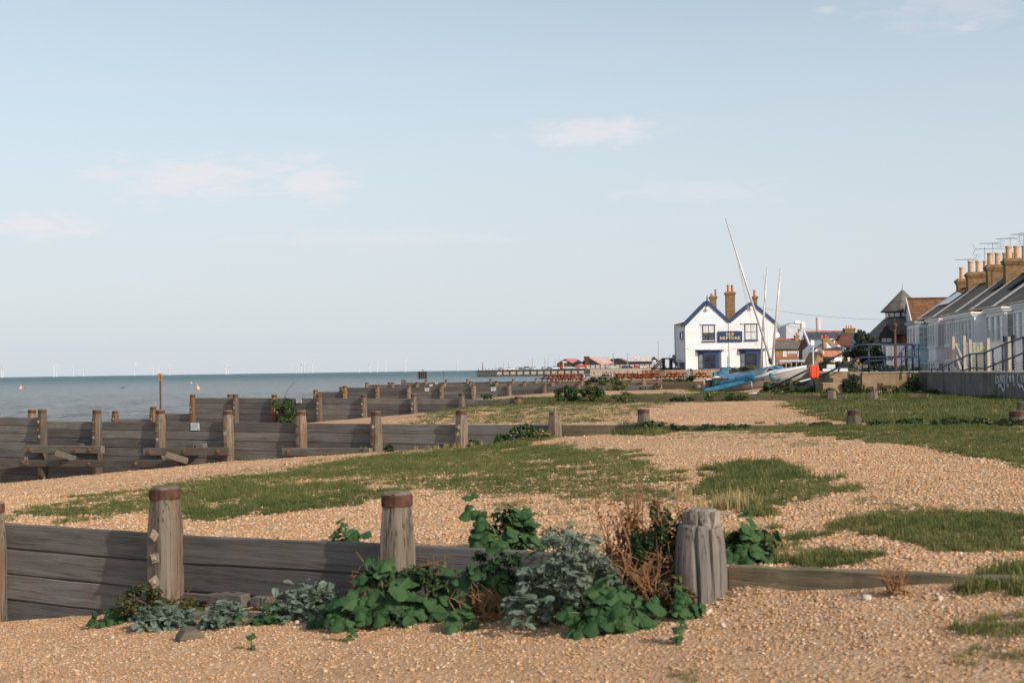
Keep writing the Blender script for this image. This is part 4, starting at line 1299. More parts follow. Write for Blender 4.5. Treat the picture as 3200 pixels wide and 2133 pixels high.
def chimney(parent, x, y, sx, sy, z0, z1, pots, mat='yellow_brick', pot_m='buff', pot_h=.8, pot_r=.14, along='x', flue=None, cap=.10):
    mb = MB(); mb.box(x - sx / 2, x + sx / 2, y - sy / 2, y + sy / 2, z0, z1 - .42)
    for k, e in enumerate((.05, .09, .13)):
        mb.box(x - sx / 2 - e, x + sx / 2 + e, y - sy / 2 - e, y + sy / 2 + e, z1 - .42 + .09 * k + .001, z1 - .42 + .09 * (k + 1))
    mb.add([(x - sx / 2 - .10, y - sy / 2 - .10, z1 - .149), (x + sx / 2 + .10, y - sy / 2 - .10, z1 - .149), (x + sx / 2 + .10, y + sy / 2 + .10, z1 - .149), (x - sx / 2 - .10, y + sy / 2 + .10, z1 - .149),
            (x - sx / 2 + .05, y - sy / 2 + .05, z1), (x + sx / 2 - .05, y - sy / 2 + .05, z1), (x + sx / 2 - .05, y + sy / 2 - .05, z1), (x - sx / 2 + .05, y + sy / 2 - .05, z1)], MB.BOXF)
    c = mb.build('chimney', M[mat], parent)
    for q in pots:
        off, h = q if isinstance(q, tuple) else (q, pot_h)
        px_, py_ = (x + off, y) if along == 'x' else (x, y + off)
        b = MB(); b.lathe([(pot_r * 1.05, 0), (pot_r, .06), (pot_r * .92, h - .12), (pot_r * 1.12, h - .11), (pot_r * 1.12, h - .03), (pot_r * .95, h), (pot_r * .7, h - .02)], 12, (px_, py_, z1 - .02))
        b.build('chimney_pot', M[pot_m], c, smooth=False)
    return c

# ---------------------------------------------------------------- the white weatherboarded pub
YP = 166.0
a_, b_ = at(2142.5, 1120, YP), at(2421, 1120, YP)
PX0, PW = a_.x, b_.x - a_.x
PZ = CZ - 1.15
pub = thing('pub', 'white weatherboarded pub with twin gables, navy trim and a navy name sign', 'pub', (PX0, YP, PZ))
def pl(px, py):
    p = at(px, py, YP)
    return p.x - PX0, p.z - PZ
XL, ZL = pl(2142.5, 1012); XR, ZR = pl(2421, 1004)
X1, Z1 = pl(2209, 943); XV, ZV = pl(2278.5, 1003); X2, Z2 = pl(2350, 947)
ZE = (ZL + ZR) / 2
outline = [(0, 0), (PW, 0), (PW, ZR), (X2, Z2), (XV, ZV), (X1, Z1), (0, ZL)]
DEP = 3.0
mb = MB(); mb.prism(outline, .05, DEP, 'y'); mb.build('wall', M['white_board'], pub)
def xspans(z):
    if z < ZV - .01:
        return [(0 if z < ZL else (z - ZL) / (Z1 - ZL) * X1, PW if z < ZR else PW - (z - ZR) / (Z2 - ZR) * (PW - X2))]
    out = []
    if z < Z1: out.append(((z - ZL) / (Z1 - ZL) * X1, XV - (z - ZV) / (Z1 - ZV) * (XV - X1)))
    if z < Z2: out.append((XV + (z - ZV) / (Z2 - ZV) * (X2 - XV), PW - (z - ZR) / (Z2 - ZR) * (PW - X2)))
    return out
mb = MB()
bz, bh = 0.0, .215
while bz < max(Z1, Z2) - .1:
    s0, s1 = xspans(bz), xspans(min(bz + bh, max(Z1, Z2) - .02))
    if len(s0) == 1 and len(s1) == 2:
        m_ = XV
        s0 = [(s0[0][0], m_ - .001), (m_ + .001, s0[0][1])]
    for k in range(min(len(s0), len(s1))):
        (a0, a1), (c0, c1) = s0[k], s1[k]
        mb.add([(a0, -.075, bz), (a1, -.075, bz), (c1, .02, bz + bh), (c0, .02, bz + bh), (a0, .03, bz), (a1, .03, bz)], [(0, 1, 2, 3), (4, 5, 1, 0)])
    bz += bh
mb.build('weatherboarding', M['white_board'], pub, kind='stuff', fix=False)
for xx in (0, PW - .12):
    mb = MB(); mb.box(xx, xx + .12, -.06, .05, 0, (ZL if xx == 0 else ZR) - .05); mb.build('corner_board', M['white'], pub)
# bargeboards and roofs
def barge(p, q, name='bargeboard'):
    mb = MB(); mb.beam((p[0], -.14, p[1]), (q[0], -.14, q[1]), .07, .36, up=(0, -.01, 1)); mb.build(name, M['blue'], pub)
barge((-.25, ZL - .28), (X1, Z1 + .02)); barge((X1, Z1 + .02), (XV, ZV - .10)); barge((XV, ZV - .10), (X2, Z2 + .02)); barge((X2, Z2 + .02), (PW + .28, ZR - .28))
rz_ = .16
sheet_uv('roof', [((-.3, -.15, ZL - .18), (-.3, DEP, ZL - .18), (X1, DEP, Z1 + rz_), (X1, -.15, Z1 + rz_)),
                  ((XV, -.15, ZV + rz_ - .06), (XV, DEP, ZV + rz_ - .06), (X1, DEP, Z1 + rz_), (X1, -.15, Z1 + rz_)),
                  ((XV, -.15, ZV + rz_ - .06), (XV, DEP, ZV + rz_ - .06), (X2, DEP, Z2 + rz_), (X2, -.15, Z2 + rz_)),
                  ((PW + .3, -.15, ZR - .18), (PW + .3, DEP, ZR - .18), (X2, DEP, Z2 + rz_), (X2, -.15, Z2 + rz_))], M['slate_old'], pub, .08)
mb = MB(); mb.add([(XV - .45, -.10, ZV + .40), (XV, -.12, ZV + .02), (XV + .45, -.10, ZV + .40), (XV - .40, .5, ZV + .46), (XV, .5, ZV + .12), (XV + .40, .5, ZV + .46)], [(0, 1, 4, 3), (1, 2, 5, 4)])
mb.build('valley_lead', M['lead'], pub, fix=False)
MB().pipe([(X1, -.2, Z1 - .55), (X1, -.2, Z1 + .35), (X1, -.2, Z1 + .85)], [.07, .09, .02], 6).build('finial', M['blue'], pub)
# upper windows
xa, za = pl(2195, 1069); xb, zb = pl(2234, 1013)
w = window(pub, xa, xb, za + .1, zb, -.05, 'blue', cols=2, rows=2, fw=.10, panes=['blind', 'glass'])
mb = MB(); mb.box(xa - .06, xb + .06, -.16, -.145, za + .14, za + .20) ; mb.build('window_card', M['paper'], w)
xa2, za2 = pl(2326.7, 1066); xb2, zb2 = pl(2366.5, 1010)
window(pub, xa2, xb2, za2 + .1, zb2, -.05, 'blue', cols=2, rows=2, fw=.10, panes=['blind', 'blind'])
for u0, u1, zz in ((xa - .25, xb + .22, zb), (xa2 - .42, xb2 + .12, zb2)):
    mb = MB(); mb.box(u0, u1, -.22, .0, zz + .005, zz + .10); mb.build('window_hood', M['white'], pub)
for u0, u1, zz, zt in ((xa - .14, xa - .003, za + .1, zb), (xb + .003, xb + .14, za + .1, zb), (xa2 - .14, xa2 - .003, za2 + .1, zb2), (xb2 + .003, xb2 + .14, za2 + .1, zb2)):
    mb = MB(); mb.box(u0, u1, -.075, .0, zz, zt); mb.build('window_surround', M['white'], pub)
# name sign
xa, za = pl(2242, 1069); xb, zb = pl(2318.5, 1034)
sg = MB(); sg.box(xa, xb, -.19, -.08, za, zb)
sign = sg.build('name_sign', M['sign_blue'], pub, bevel=.01)
def arc(cx, cz, rx, rz, a0, a1, n=14):
    return [(cx + rx * math.cos(R(a0 + (a1 - a0) * i / n)), cz + rz * math.sin(R(a0 + (a1 - a0) * i / n))) for i in range(n + 1)]
# letters as thick and thin strokes in a unit-high box: (points, weight); serifs as short bars
T_, t_ = .20, .10
LET = {
 'O': (.92, [(arc(.46, .5, .36, .42, 0, 360, 22), .15)]),
 'L': (.78, [([(.22, 0), (.22, 1)], T_), ([(.12, .05), (.70, .05)], t_), ([(.68, .02), (.68, .28)], t_), ([(.08, .95), (.40, .95)], t_)]),
 'D': (.92, [([(.22, 0), (.22, 1)], T_), (arc(.30, .5, .48, .44, -90, 90, 14), .15), ([(.08, .94), (.34, .94)], t_), ([(.08, .06), (.34, .06)], t_)]),
 'N': (.98, [([(.18, 0), (.18, 1)], t_), ([(.18, .95), (.80, .05)], T_), ([(.80, 0), (.80, 1)], t_), ([(.04, .04), (.32, .04)], t_), ([(.04, .96), (.24, .96)], t_), ([(.66, .96), (.94, .96)], t_)]),
 'E': (.78, [([(.22, 0), (.22, 1)], T_), ([(.1, .95), (.68, .95)], t_), ([(.22, .51), (.54, .51)], t_), ([(.1, .05), (.70, .05)], t_), ([(.66, .98), (.66, .76)], t_), ([(.68, .02), (.68, .26)], t_), ([(.53, .40), (.53, .62)], t_)]),
 'P': (.80, [([(.22, 0), (.22, 1)], T_), (arc(.30, .72, .34, .24, -90, 90, 12), .14), ([(.08, .95), (.32, .95)], t_), ([(.06, .04), (.40, .04)], t_)]),
 'T': (.84, [([(.42, 0), (.42, 1)], T_), ([(.06, .95), (.78, .95)], t_), ([(.08, .98), (.08, .72)], t_), ([(.76, .98), (.76, .72)], t_), ([(.24, .04), (.60, .04)], t_)]),
 'U': (.94, [([(.20, 1), (.20, .38)], T_), (arc(.47, .36, .27, .31, 180, 360, 12), .13), ([(.74, .36), (.74, 1)], t_), ([(.06, .96), (.36, .96)], t_), ([(.60, .96), (.88, .96)], t_)]),
}
def letter_row(mb, word, xc, z0, h, y, gap=.14, wide=1.0):
    tw = sum(LET[c][0] for c in word) * h * wide + gap * h * (len(word) - 1)
    x = xc - tw / 2
    d = .0
    for c in word:
        w_, strokes = LET[c]
        for pts, th in strokes:
            for p, q in zip(pts[:-1], pts[1:]):
                A_, B_ = Vector((x + p[0] * h * wide, z0 + p[1] * h)), Vector((x + q[0] * h * wide, z0 + q[1] * h))
                e = (B_ - A_)
                if e.length < 1e-5: continue
                n_ = Vector((-e.y, e.x)).normalized() * th * h / 2
                ee = e.normalized() * th * h * .12
                q4 = [A_ - ee + n_, A_ - ee - n_, B_ + ee - n_, B_ + ee + n_]
                d += .00012
                mb.add([(v.x, y - d, v.y) for v in q4] + [(v.x, y + .02, v.y) for v in q4], [(0, 1, 2, 3), (4, 7, 6, 5), (0, 4, 5, 1), (1, 5, 6, 2), (2, 6, 7, 3), (3, 7, 4, 0)])
        x += w_ * h * wide + gap * h
mb = MB()
sw, sh = xb - xa, zb - za
letter_row(mb, 'OLD', (xa + xb) / 2, za + sh * .60, sh * .25, -.215, .13, 1.08)
letter_row(mb, 'NEPTUNE', (xa + xb) / 2, za + sh * .24, sh * .25, -.215, .14, 1.10)
mb.build('lettering', M['gold'], sign, kind='stuff')
# canted bay windows on the ground floor
def bay(px0, px1, py_top, pxs):
    """pxs: photo x of the joints: outer frame, left light, post, centre light, post, right light, outer frame"""
    x0, zt = pl(px0, py_top); x1, _ = pl(px1, py_top)
    zb = pl(px0, 1160)[1]
    d = .62
    q = [pl(p, 1120)[0] for p in pxs]
    mb = MB()
    mb.prism([(x0 + .35, 0), (q[2], -d), (q[5], -d), (x1 - .35, 0)], zb, zt - .12, 'z')
    b = mb.build('bay_window', M['blue'], pub)
    mb = MB()
    for k, (e, z0, z1) in enumerate(((.0, -.14, -.03), (.10, -.03, .05), (.2, .05, .12))):
        mb.prism([(x0 + .22 - e, -.0), (q[2] - .10 - e * .6, -d - .10 - e), (q[5] + .10 + e * .6, -d - .10 - e), (x1 - .22 + e, -.0)], zt + z0 + .002 * k, zt + z1, 'z')
    mb.build('bay_cornice', M['blue'], b)
    # panes, a little proud of the faces
    z0, z1 = zb + .35, zt - .42
    zm = (z0 + z1) / 2 - .1
    def facepane(xa_, ya, xb_, yb, nm='pane', mt='glass', zz0=None, zz1=None):
        A, B = Vector((xa_, ya)), Vector((xb_, yb)); e = (B - A).normalized(); n_ = Vector((e.y, -e.x)) * .012
        zz0, zz1 = zz0 or z0, zz1 or z1
        m = MB(); v = [(A.x + n_.x, A.y + n_.y), (B.x + n_.x, B.y + n_.y), (B.x - n_.x, B.y - n_.y), (A.x - n_.x, A.y - n_.y)]
        m.add([(p[0], p[1], zz0) for p in v] + [(p[0], p[1], zz1) for p in v], MB.BOXF)
        m.build(nm, M[mt], b)
    L0, L1 = Vector((x0 + .35, 0)), Vector((q[2], -d)); R0, R1 = Vector((q[5], -d)), Vector((x1 - .35, 0))
    for A, B in ((L0, L1), (R0, R1)):
        p, r_ = A.lerp(B, .22), A.lerp(B, .80)
        facepane(p.x, p.y, r_.x, r_.y, 'pane', 'pale_glass' if A is L0 else 'glass', zm + .03, z1)
        facepane(p.x, p.y, r_.x, r_.y, 'pane', 'pale_glass' if A is L0 else 'glass', z0, zm - .03)
    facepane(q[3], -d - .004, q[4], -d - .004, 'pane', 'glass', zm + .03, z1)
    facepane(q[3], -d - .004, q[4], -d - .004, 'pane', 'glass', z0, zm - .03)
    xm = (q[3] + q[4]) / 2
    mb = MB(); mb.box(xm - .02, xm + .02, -d - .045, -d - .018, z0, z1); mb.box(q[3], q[4], -d - .046, -d - .016, zm - .03, zm + .03)
    mb.build('glazing_bar', M['blue'], b)
bay(2170, 2263.5, 1097, [2175, 2183, 2198, 2200, 2233, 2243, 2254, 2258])
bay(2302, 2394, 1094, [2306, 2313, 2327, 2329, 2362, 2374, 2385, 2390])
xm = pl(2279, 1100)[0]
MB().pipe([(xm, -.10, ZV - .25), (xm + .02, -.10, 0)], .055, 6).build('downpipe', M['white'], pub)
xm = pl(2275, 1140)[0]
MB().pipe([(xm, -.08, pl(2275, 1113)[1]), (xm, -.08, 0)], .04, 6).build('waste_pipe', M['lead'], pub)
for px, py in ((2209.5, 965), (2347, 962)):
    xx, zz = pl(px, py)
    mb = MB(); mb.box(xx - .15, xx + .15, -.42, -.12, zz - .14, zz + .12); mb.beam((xx, -.25, zz + .1), (xx, -.02, zz + .30), .05, .05)
    mb.build('floodlight', M['white'], pub, bevel=.02)
# cable looped along the front
pts = [pl(*p) for p in ((2143, 1088), (2168, 1093), (2190, 1092), (2268, 1094), (2300, 1090), (2330, 1088), (2420, 1090))]
MB().pipe([(x, -.09, z) for x, z in pts], .014, 4).build('wall_cable', M['grey_case'], pub)
# rear wing along the seaward side, flat roofed
ZW = at(2128, 1013, YP + 5).z - PZ
LW = 9.8
mb = MB(); mb.box(.02, 4.5, .9, LW, 0, ZW); mb.build('rear_wing', M['shaded_white_wall'], pub)
mb = MB()
k = 0
while k * .215 < ZW - .2:
    z_ = k * .215
    mb.add([(-.045, .9, z_), (-.045, LW, z_), (.015, LW, z_ + .215), (.015, .9, z_ + .215), (.02, .9, z_), (.02, LW, z_)], [(0, 1, 2, 3), (4, 5, 1, 0)]); k += 1
mb.build('weatherboarding', M['shaded_white_wall'], pub, kind='stuff', fix=False)
mb = MB(); mb.box(-.14, 4.5, .75, LW + .2, ZW, ZW + .12); mb.build('flat_roof', M['black'], pub)
MB().pipe([(-.09, LW - .05, ZW), (-.09, LW - .05, 0)], .06, 6).build('downpipe', M['black'], pub)
mb = MB(); mb.box(-.075, -.05, 2.2, LW, 1.93, 2.0); mb.build('trim_board', M['lead'], pub)
window(pub, 1.6, 4.3, ZW - 1.9, ZW - .95, -.05, 'blue', cols=1, rows=1, fw=.12, axis='y', sgn=-1, sill=False)
mb = MB(); mb.box(-.10, -.045, .95, 5.3, 0, 2.05 * .85); d_ = mb.build('door', M['blue'], pub)
mb = MB(); mb.box(-.14, -.10, 4.9, 5.05, .85, 1.0); mb.build('handle', M['lead'], d_)
# chimneys
def pub_chimney(px, py_top, y, sx, sy, py0, pots, pr):
    p = at(px, py_top, YP + y); q = at(px, py0, YP + y)
    chimney(pub, p.x - PX0, y, sx, sy, q.z - PZ, p.z - PZ, pots, 'yellow_brick', 'terracotta', .75, pr, 'x')
pub_chimney(2228, 924, 1.2, .72, .6, 985, [(-.17, .28), (.30, .78)], .12)
pub_chimney(2281, 911, 1.8, 1.05, .75, 1003, [(-.22, .80), (.26, .78)], .15)
pub_chimney(2358.5, 924, 1.2, .48, .55, 985, [(-.04, .72)], .13)
mb = MB(); mb.pipe([(0, 0, 0), (0, 0, .18)], .025, 5); mb.pipe([(-.1, 0, .16), (.1, 0, .20)], .015, 4)
cw = at(2274, 890, YP + 1.8)
mb.build('cowl', M['lead'], pub, loc=(cw.x - PX0, 1.8, cw.z - PZ))
# satellite dish and lamp on the right corner
mb = MB(); mb.lathe([(.05, 0), (.28, .06), (.34, .12)], 12); mb.pipe([(0, 0, 0), (0, 0, .35)], .03, 5)
o = mb.build('satellite_dish', M['white'], pub, loc=(PW + .35, .3, pl(2424, 1047)[1])); o.rotation_euler = (R(75), 0, R(30))
mb = MB(); mb.pipe([(PW, .2, pl(2424, 1016)[1]), (PW + .5, .2, pl(2424, 1016)[1])], .04, 5); mb.box(PW + .3, PW + .7, .0, .4, pl(2424, 1024)[1], pl(2424, 1014)[1])
mb.build('wall_bracket', M['grey_case'], pub)
# sea-side balcony lamp box
pq = at(2110, 1117, YP + 11.6)
mb = MB(); mb.box(-.5, .0, 0, .6, -.35, .35); mb.build('extractor_box', M['grey_case'], pub, loc=(pq.x - PX0 + .1, 11.0, pq.z - PZ), bevel=.08)
# overhead cables running right from the pub
for (p0, p1, Y1, sagm, lab) in (((2422, 1011), (3060, 1048), 110, .5, 'black overhead cable from the pub corner to the houses, the lower of two'),
                                ((2370, 960), (2790, 999), 120, .3, 'thin overhead cable from the pub gable to the turret house, the higher of two')):
    A, B = at(*p0, YP), at(*p1, Y1)
    pts = [A.lerp(B, k / 14) - Vector((0, 0, sagm * 4 * (k / 14) * (1 - k / 14))) for k in range(15)]
    o = MB().pipe(pts, .013, 5).build('cable', M['black']); tag(o, lab, 'cable', 'overhead cables')
# ---------------------------------------------------------------- sea wall, steps, rails
def wall_run(name, label, pts, top, bottom, thick, mat, cope=.06, side=1):
    """a concrete wall along a plan polyline, coping a little proud"""
    r = thing(name, label, 'wall', (pts[0][0], pts[0][1], bottom))
    o = Vector((pts[0][0], pts[0][1], bottom))
    def strip(mb, w0, w1, z0, z1):
        n = len(pts); L_, R_ = [], []
        for i in range(n):
            p = Vector(pts[i])
            d = (Vector(pts[min(i + 1, n - 1)]) - Vector(pts[max(i - 1, 0)])).normalized()
            s = Vector((d.y, -d.x)) * side
            L_.append(p + s * w0); R_.append(p + s * w1)
        vs, fs = [], []
        for i in range(n):
            for q, z in ((L_[i], z0), (R_[i], z0), (R_[i], z1), (L_[i], z1)):
                vs.append((q.x - o.x, q.y - o.y, z - o.z))
        for i in range(n - 1):
            a, b = i * 4, i * 4 + 4
            for k in range(4):
                fs.append((a + k, a + (k + 1) % 4, b + (k + 1) % 4, b + k))
        fs += [(3, 2, 1, 0), (n * 4 - 4, n * 4 - 3, n * 4 - 2, n * 4 - 1)]
        mb.add(vs, fs)
    mb = MB(); strip(mb, 0, thick, bottom, top - cope); mb.build('wall_body', M[mat], r)
    mb = MB(); strip(mb, -.03, thick + .02, top - cope + .002, top); mb.build('coping', M['promenade'], r, bevel=.015)
    return r
TOPW = CZ - .285
wg = wall_run('sea_wall', 'long stained concrete sea wall, its shade painted grey, with white spray writing, at the right edge', [(14.62, 12), (15.4, 53.95)], TOPW, CZ - 2.4, .35, 'concrete_shaded')
wb = wall_run('sea_wall', 'sunlit brown concrete sea wall between the steps and the grey wall', [(15.42, 54.02), (13.35, 54.32)], TOPW + .005, CZ - 2.4, .35, 'concrete', side=1)
wall_run('sea_wall', 'sea wall running back behind the boats towards the pub', [(13.40, 54.70), (14.25, 70), (16.45, 100), (22.5, 148)], TOPW + .01, CZ - 2.4, .35, 'concrete_shaded', side=1)
wall_run('sea_wall', 'low rounded brown concrete wall in front of the pub, behind the picnic tables', [(14.6, 160.5), (17, 158.6), (20, 158), (26, 157.6), (34, 157.2)], at(2150, 1154, 158).z, CZ - 2.4, .5, 'concrete', side=-1)
# spray writing on the grey wall: strokes on its face
def wall_pt(px, py):
    d = ray(px, py)
    a, b = Vector((14.62, 12)), Vector((15.4, 53.95))
    e = (b - a).normalized(); n_ = Vector((e.y, -e.x))
    k = (a.x * n_.x + a.y * n_.y - .012) / (d.x * n_.x + d.y * n_.y)
    return Vector((d.x * k, d.y * k, CZ + d.z * k))
STRK = [[(3114, 1166), (3112, 1178), (3111, 1188), (3113, 1195), (3116, 1196)], [(3116, 1180), (3119, 1177), (3119, 1190), (3122, 1192)],
        [(3126, 1168), (3126, 1180), (3125, 1192)], [(3128, 1178), (3130, 1176), (3131, 1193)], [(3133, 1169), (3134, 1182), (3134, 1196)], [(3136, 1175), (3140, 1175), (3140, 1200), (3139, 1215), (3136, 1221), (3132, 1214), (3128, 1203), (3124, 1201), (3120, 1210)],
        [(3143, 1168), (3146, 1163), (3149, 1170), (3147, 1180), (3146, 1192), (3149, 1206), (3152, 1203)], [(3153, 1178), (3156, 1176), (3157, 1194)], [(3158, 1166), (3159, 1180), (3160, 1190)], [(3163, 1176), (3166, 1174), (3166, 1192)], [(3169, 1168), (3169, 1182), (3170, 1196), (3169, 1204)],
        [(3184, 1164), (3180, 1174), (3180, 1188), (3182, 1200), (3186, 1203)], [(3188, 1176), (3192, 1172), (3192, 1192)], [(3197, 1170), (3199, 1180), (3198, 1194)], [(3187, 1210), (3191, 1202), (3196, 1208), (3200, 1216), (3206, 1222)], [(3202, 1172), (3206, 1170), (3207, 1192)], [(3212, 1166), (3212, 1195), (3218, 1198)]]
mb = MB()
nv = Vector((15.4 - 14.62, 53.95 - 12)).normalized(); nv = Vector((-nv.y, nv.x, 0))
k_ = 0
for s in STRK:
    P = [wall_pt(*p) for p in s]
    for a, b in zip(P[:-1], P[1:]):
        e = (b - a); e = e.normalized() if e.length > 1e-5 else Vector((0, 0, 1))
        w = e.cross(nv).normalized() * .045
        k_ += .0002
        o_ = nv * k_
        mb.add([a + w + o_ - e * .01, a - w + o_ - e * .01, b - w + o_ + e * .01, b + w + o_ + e * .01], [(0, 1, 2, 3)])
base = wg.location
mb.v = [(v[0] - base.x, v[1] - base.y, v[2] - base.z) for v in mb.v]
mb.build('spray_writing', M['graffiti'], wg, kind='stuff', fix=False)

# concrete steps from the promenade down to the beach
def blk(px0, px1, py0, py1, Y, d):
    a, b = at(px0, py1, Y), at(px1, py0, Y)
    return a.x, b.x, Y, Y + d, a.z, b.z
r = thing('concrete_steps', 'brown concrete steps and landing leading down from the promenade behind the red case', 'steps', (12.4, 54, CZ - 1.5))
for k, (q, nm) in enumerate((((2571, 2632, 1194.5, 1230, 53.2, 1.5), 'step'), ((2604, 2652, 1179.5, 1229, 53.75, 1.5), 'step'), ((2555, 2592, 1160, 1228, 55.2, 1.3), 'landing'), ((2592, 2700, 1161, 1226, 54.4, 2.0), 'landing'))):
    x0, x1, y0, y1, z0, z1 = blk(*q)
    mb = MB(); mb.box(x0 - 12.4, x1 - 12.4, y0 - 54, y1 - 54, z0 - CZ + 1.5, z1 - CZ + 1.5); mb.build(nm, M['concrete'], r, bevel=.02)

def rail_thing(label, Y, rails, posts, rad=.03, base=None):
    """tubular rails traced on a vertical plane Y metres ahead (they run across the view there)"""
    p0 = at(*rails[0][0], Y)
    r = thing('handrail', label, 'railing', (p0.x, Y, CZ - 1), 0, 'blue tubular railings')
    o = Vector((p0.x, Y, CZ - 1))
    for pts in rails:
        P = [at(px, py, Y) - o for px, py in pts]
        MB().pipe(P, rad, 8).build('rail', M['rail'], r, smooth=True)
    for px, pa, pb in posts:
        a, b = at(px, pa, Y) - o, at(px, pb, Y) - o
        MB().pipe([a, (a.x, a.y, b.z)], rad * 1.08, 8).build('post', M['rail'], r, smooth=True)
    return r
Z2x = lambda x: 2560 + x / 3.484
Z2y = lambda y: 840 + y / 3.484
q = lambda *p: [(Z2x(a), Z2y(b)) for a, b in p]
top_l = [(2407, 1212), (2480, 1177), (2560, 1137)] + q((0, 1040), (200, 945), (420, 830), (470, 824), (1020, 820))
low_l = [(2495, 1206), (2560, 1174)] + q((0, 1172), (200, 1078), (420, 970), (470, 962), (1015, 955), (1090, 955))
rail_thing('long blue tubular handrail sloping down past the red case to the beach', 53.7, [top_l, low_l, q((1035, 850), (1038, 940), (1055, 955)), q((1030, 850), (1045, 828), (1092, 824))],
           [(2544, 1146, 1232)] + [(Z2x(x), Z2y(a), Z2y(b)) for x, a, b in ((535, 826, 1125), (1015, 820, 1112), (1085, 822, 1112))], .036)
rail_thing('blue loop railing on the promenade behind the long handrail, with sloping braces', 58.5,
           [q((205, 1118), (215, 1085), (235, 1075), (410, 1075), (440, 1090), (462, 1118)), q((468, 1118), (470, 1060), (490, 1015), (530, 1002), (715, 990), (800, 985)),
            q((640, 1112), (715, 990), (860, 950), (945, 832)), q((720, 1102), (850, 1096), (945, 965))],
           [(Z2x(x), Z2y(a), Z2y(b)) for x, a, b in ((710, 990, 1112), (895, 900, 1106), (950, 830, 1104), (672, 1050, 1112))], .034)
# second railing climbing towards the right along the promenade: follows the wall line in plan
def rail_pt(px, py, off=.9):
    d = ray(px, py)
    a, b = Vector((14.62 + off, 12)), Vector((15.4 + off, 53.95)); e = (b - a).normalized(); n_ = Vector((e.y, -e.x))
    k = (a.x * n_.x + a.y * n_.y) / (d.x * n_.x + d.y * n_.y)
    return Vector((d.x * k, d.y * k, CZ + d.z * k))
p0 = rail_pt(Z2x(1560), Z2y(1112))
r = thing('handrail', 'blue stepped railing climbing to the right along the top of the grey sea wall', 'railing', p0, 0, 'blue tubular railings')
for pts in (q((1135, 1100), (1170, 1086), (1290, 1090), (1410, 1035), (1640, 926), (1710, 922), (1790, 916), (1890, 872), (2000, 825), (2110, 780), (2230, 740), (2420, 665)),
            q((1560, 1112), (1640, 1080), (1710, 1077), (1800, 1082), (1900, 1045), (2000, 1000), (2110, 960), (2230, 912), (2420, 840))):
    MB().pipe([rail_pt(*p) - p0 for p in pts], .032, 8).build('rail', M['rail'], r, smooth=True)
for x, a, b in ((1225, 1088, 1116), (1285, 1088, 1116), (1348, 1062, 1118), (1413, 1033, 1118), (1480, 1000, 1060), (1560, 965, 1116), (1640, 926, 1112), (1712, 922, 1110), (1800, 916, 1106), (1890, 872, 1104), (1995, 826, 1104), (2105, 782, 1102), (2222, 742, 1100)):
    A_, B_ = rail_pt(Z2x(x), Z2y(a)) - p0, rail_pt(Z2x(x), Z2y(b)) - p0
    MB().pipe([A_, (A_.x, A_.y, B_.z)], .034, 8).build('post', M['rail'], r, smooth=True)

# orange-red lifebuoy case on the handrail
a, b = at(2528, 1181, 53.2), at(2558, 1141, 53.2)
w, h = b.x - a.x, b.z - a.z
r = thing('lifebuoy_case', 'bright orange-red plastic rescue case fixed beside the blue handrail', 'rescue case', (a.x, 53.2, a.z))
mb = MB(); n = 12
mb.prism([(w * .12, 0), (w * .88, 0), (w, h * .3), (w, h * .88), (w * .88, h), (w * .12, h), (0, h * .85), (w * .04, h * .3)], -.10, .12, 'y'); mb.build('case', M['red_case'], r, bevel=.03)
mb = MB(); mb.prism([(-.03, h * .78), (w * .08, h + .03), (w * .9, h + .05), (w + .02, h * .9), (w * .85, h + .012), (w * .12, h + .006)], -.08, .14, 'y'); mb.build('lid', M['grey_case'], r, bevel=.01)
mb = MB(); mb.box(w * .22, w * .30, -.115, -.095, h * .12, h * .9); mb.box(w * .74, w * .80, -.115, -.095, h * .12, h * .9); mb.build('rib', M['red_case'], r)
# dark number boards by the wall, 15 painted on each
def board15(px0, px1, py0, py1, Y, label, txt='15'):
    a, b = at(px0, py1, Y), at(px1, py0, Y)
    r = thing('number_board', label, 'sign', (a.x, Y, a.z), 0, 'number boards by the sea wall')
    w, h = b.x - a.x, b.z - a.z
    mb = MB(); mb.box(0, w, 0, .05, 0, h); mb.build('board', M['brown_frame'], r, bevel=.006)
    mb = MB(); lw = w * .10
    if h > w:
        x0, x1, z0, z1 = w * .20, w * .62, h * .34, h * .72
        mb.box(x0 - lw / 2, x0 + lw / 2, -.012, .002, h * .22, h * .78)
        xs0, xs1 = w * .48, w * .80
        zm = (z0 + z1) / 2
        mb.box(xs0, xs1, -.012, .002, z1 - lw, z1); mb.box(xs0, xs0 + lw, -.012, .002, zm, z1 - lw)
        mb.box(xs0, xs1, -.012, .002, zm - lw / 2, zm + lw / 2 - .001); mb.box(xs1 - lw, xs1, -.012, .002, z0 + lw, zm - lw / 2); mb.box(xs0, xs1, -.012, .002, z0, z0 + lw)
    mb.build('number', M['graffiti'], r)
board15(2742, 2760, 1196, 1214, 52.6, 'upper dark number board painted 15 against the brown sea wall')
board15(2744, 2760, 1215, 1235, 52.4, 'lower dark number board painted 15, in the weeds under the other')
# a black crate with a white lid
a, b = at(2208, 1199, 70), at(2240, 1182, 70)
r = thing('crate', 'black crate with a white lid beside the blue covered dinghies', 'crate', (a.x, 70, gz(a.x, 70) - .03))
h = b.z - gz(a.x, 70) + .02
mb = MB(); mb.box(.0, .33, 0, .5, 0, h - .06); mb.build('box', M['black'], r, bevel=.015)
mb = MB(); mb.beam((-.03, .2, h - .03), (.52, .2, h + .0), .56, .05); mb.build('lid', M['deck'], r, bevel=.01)

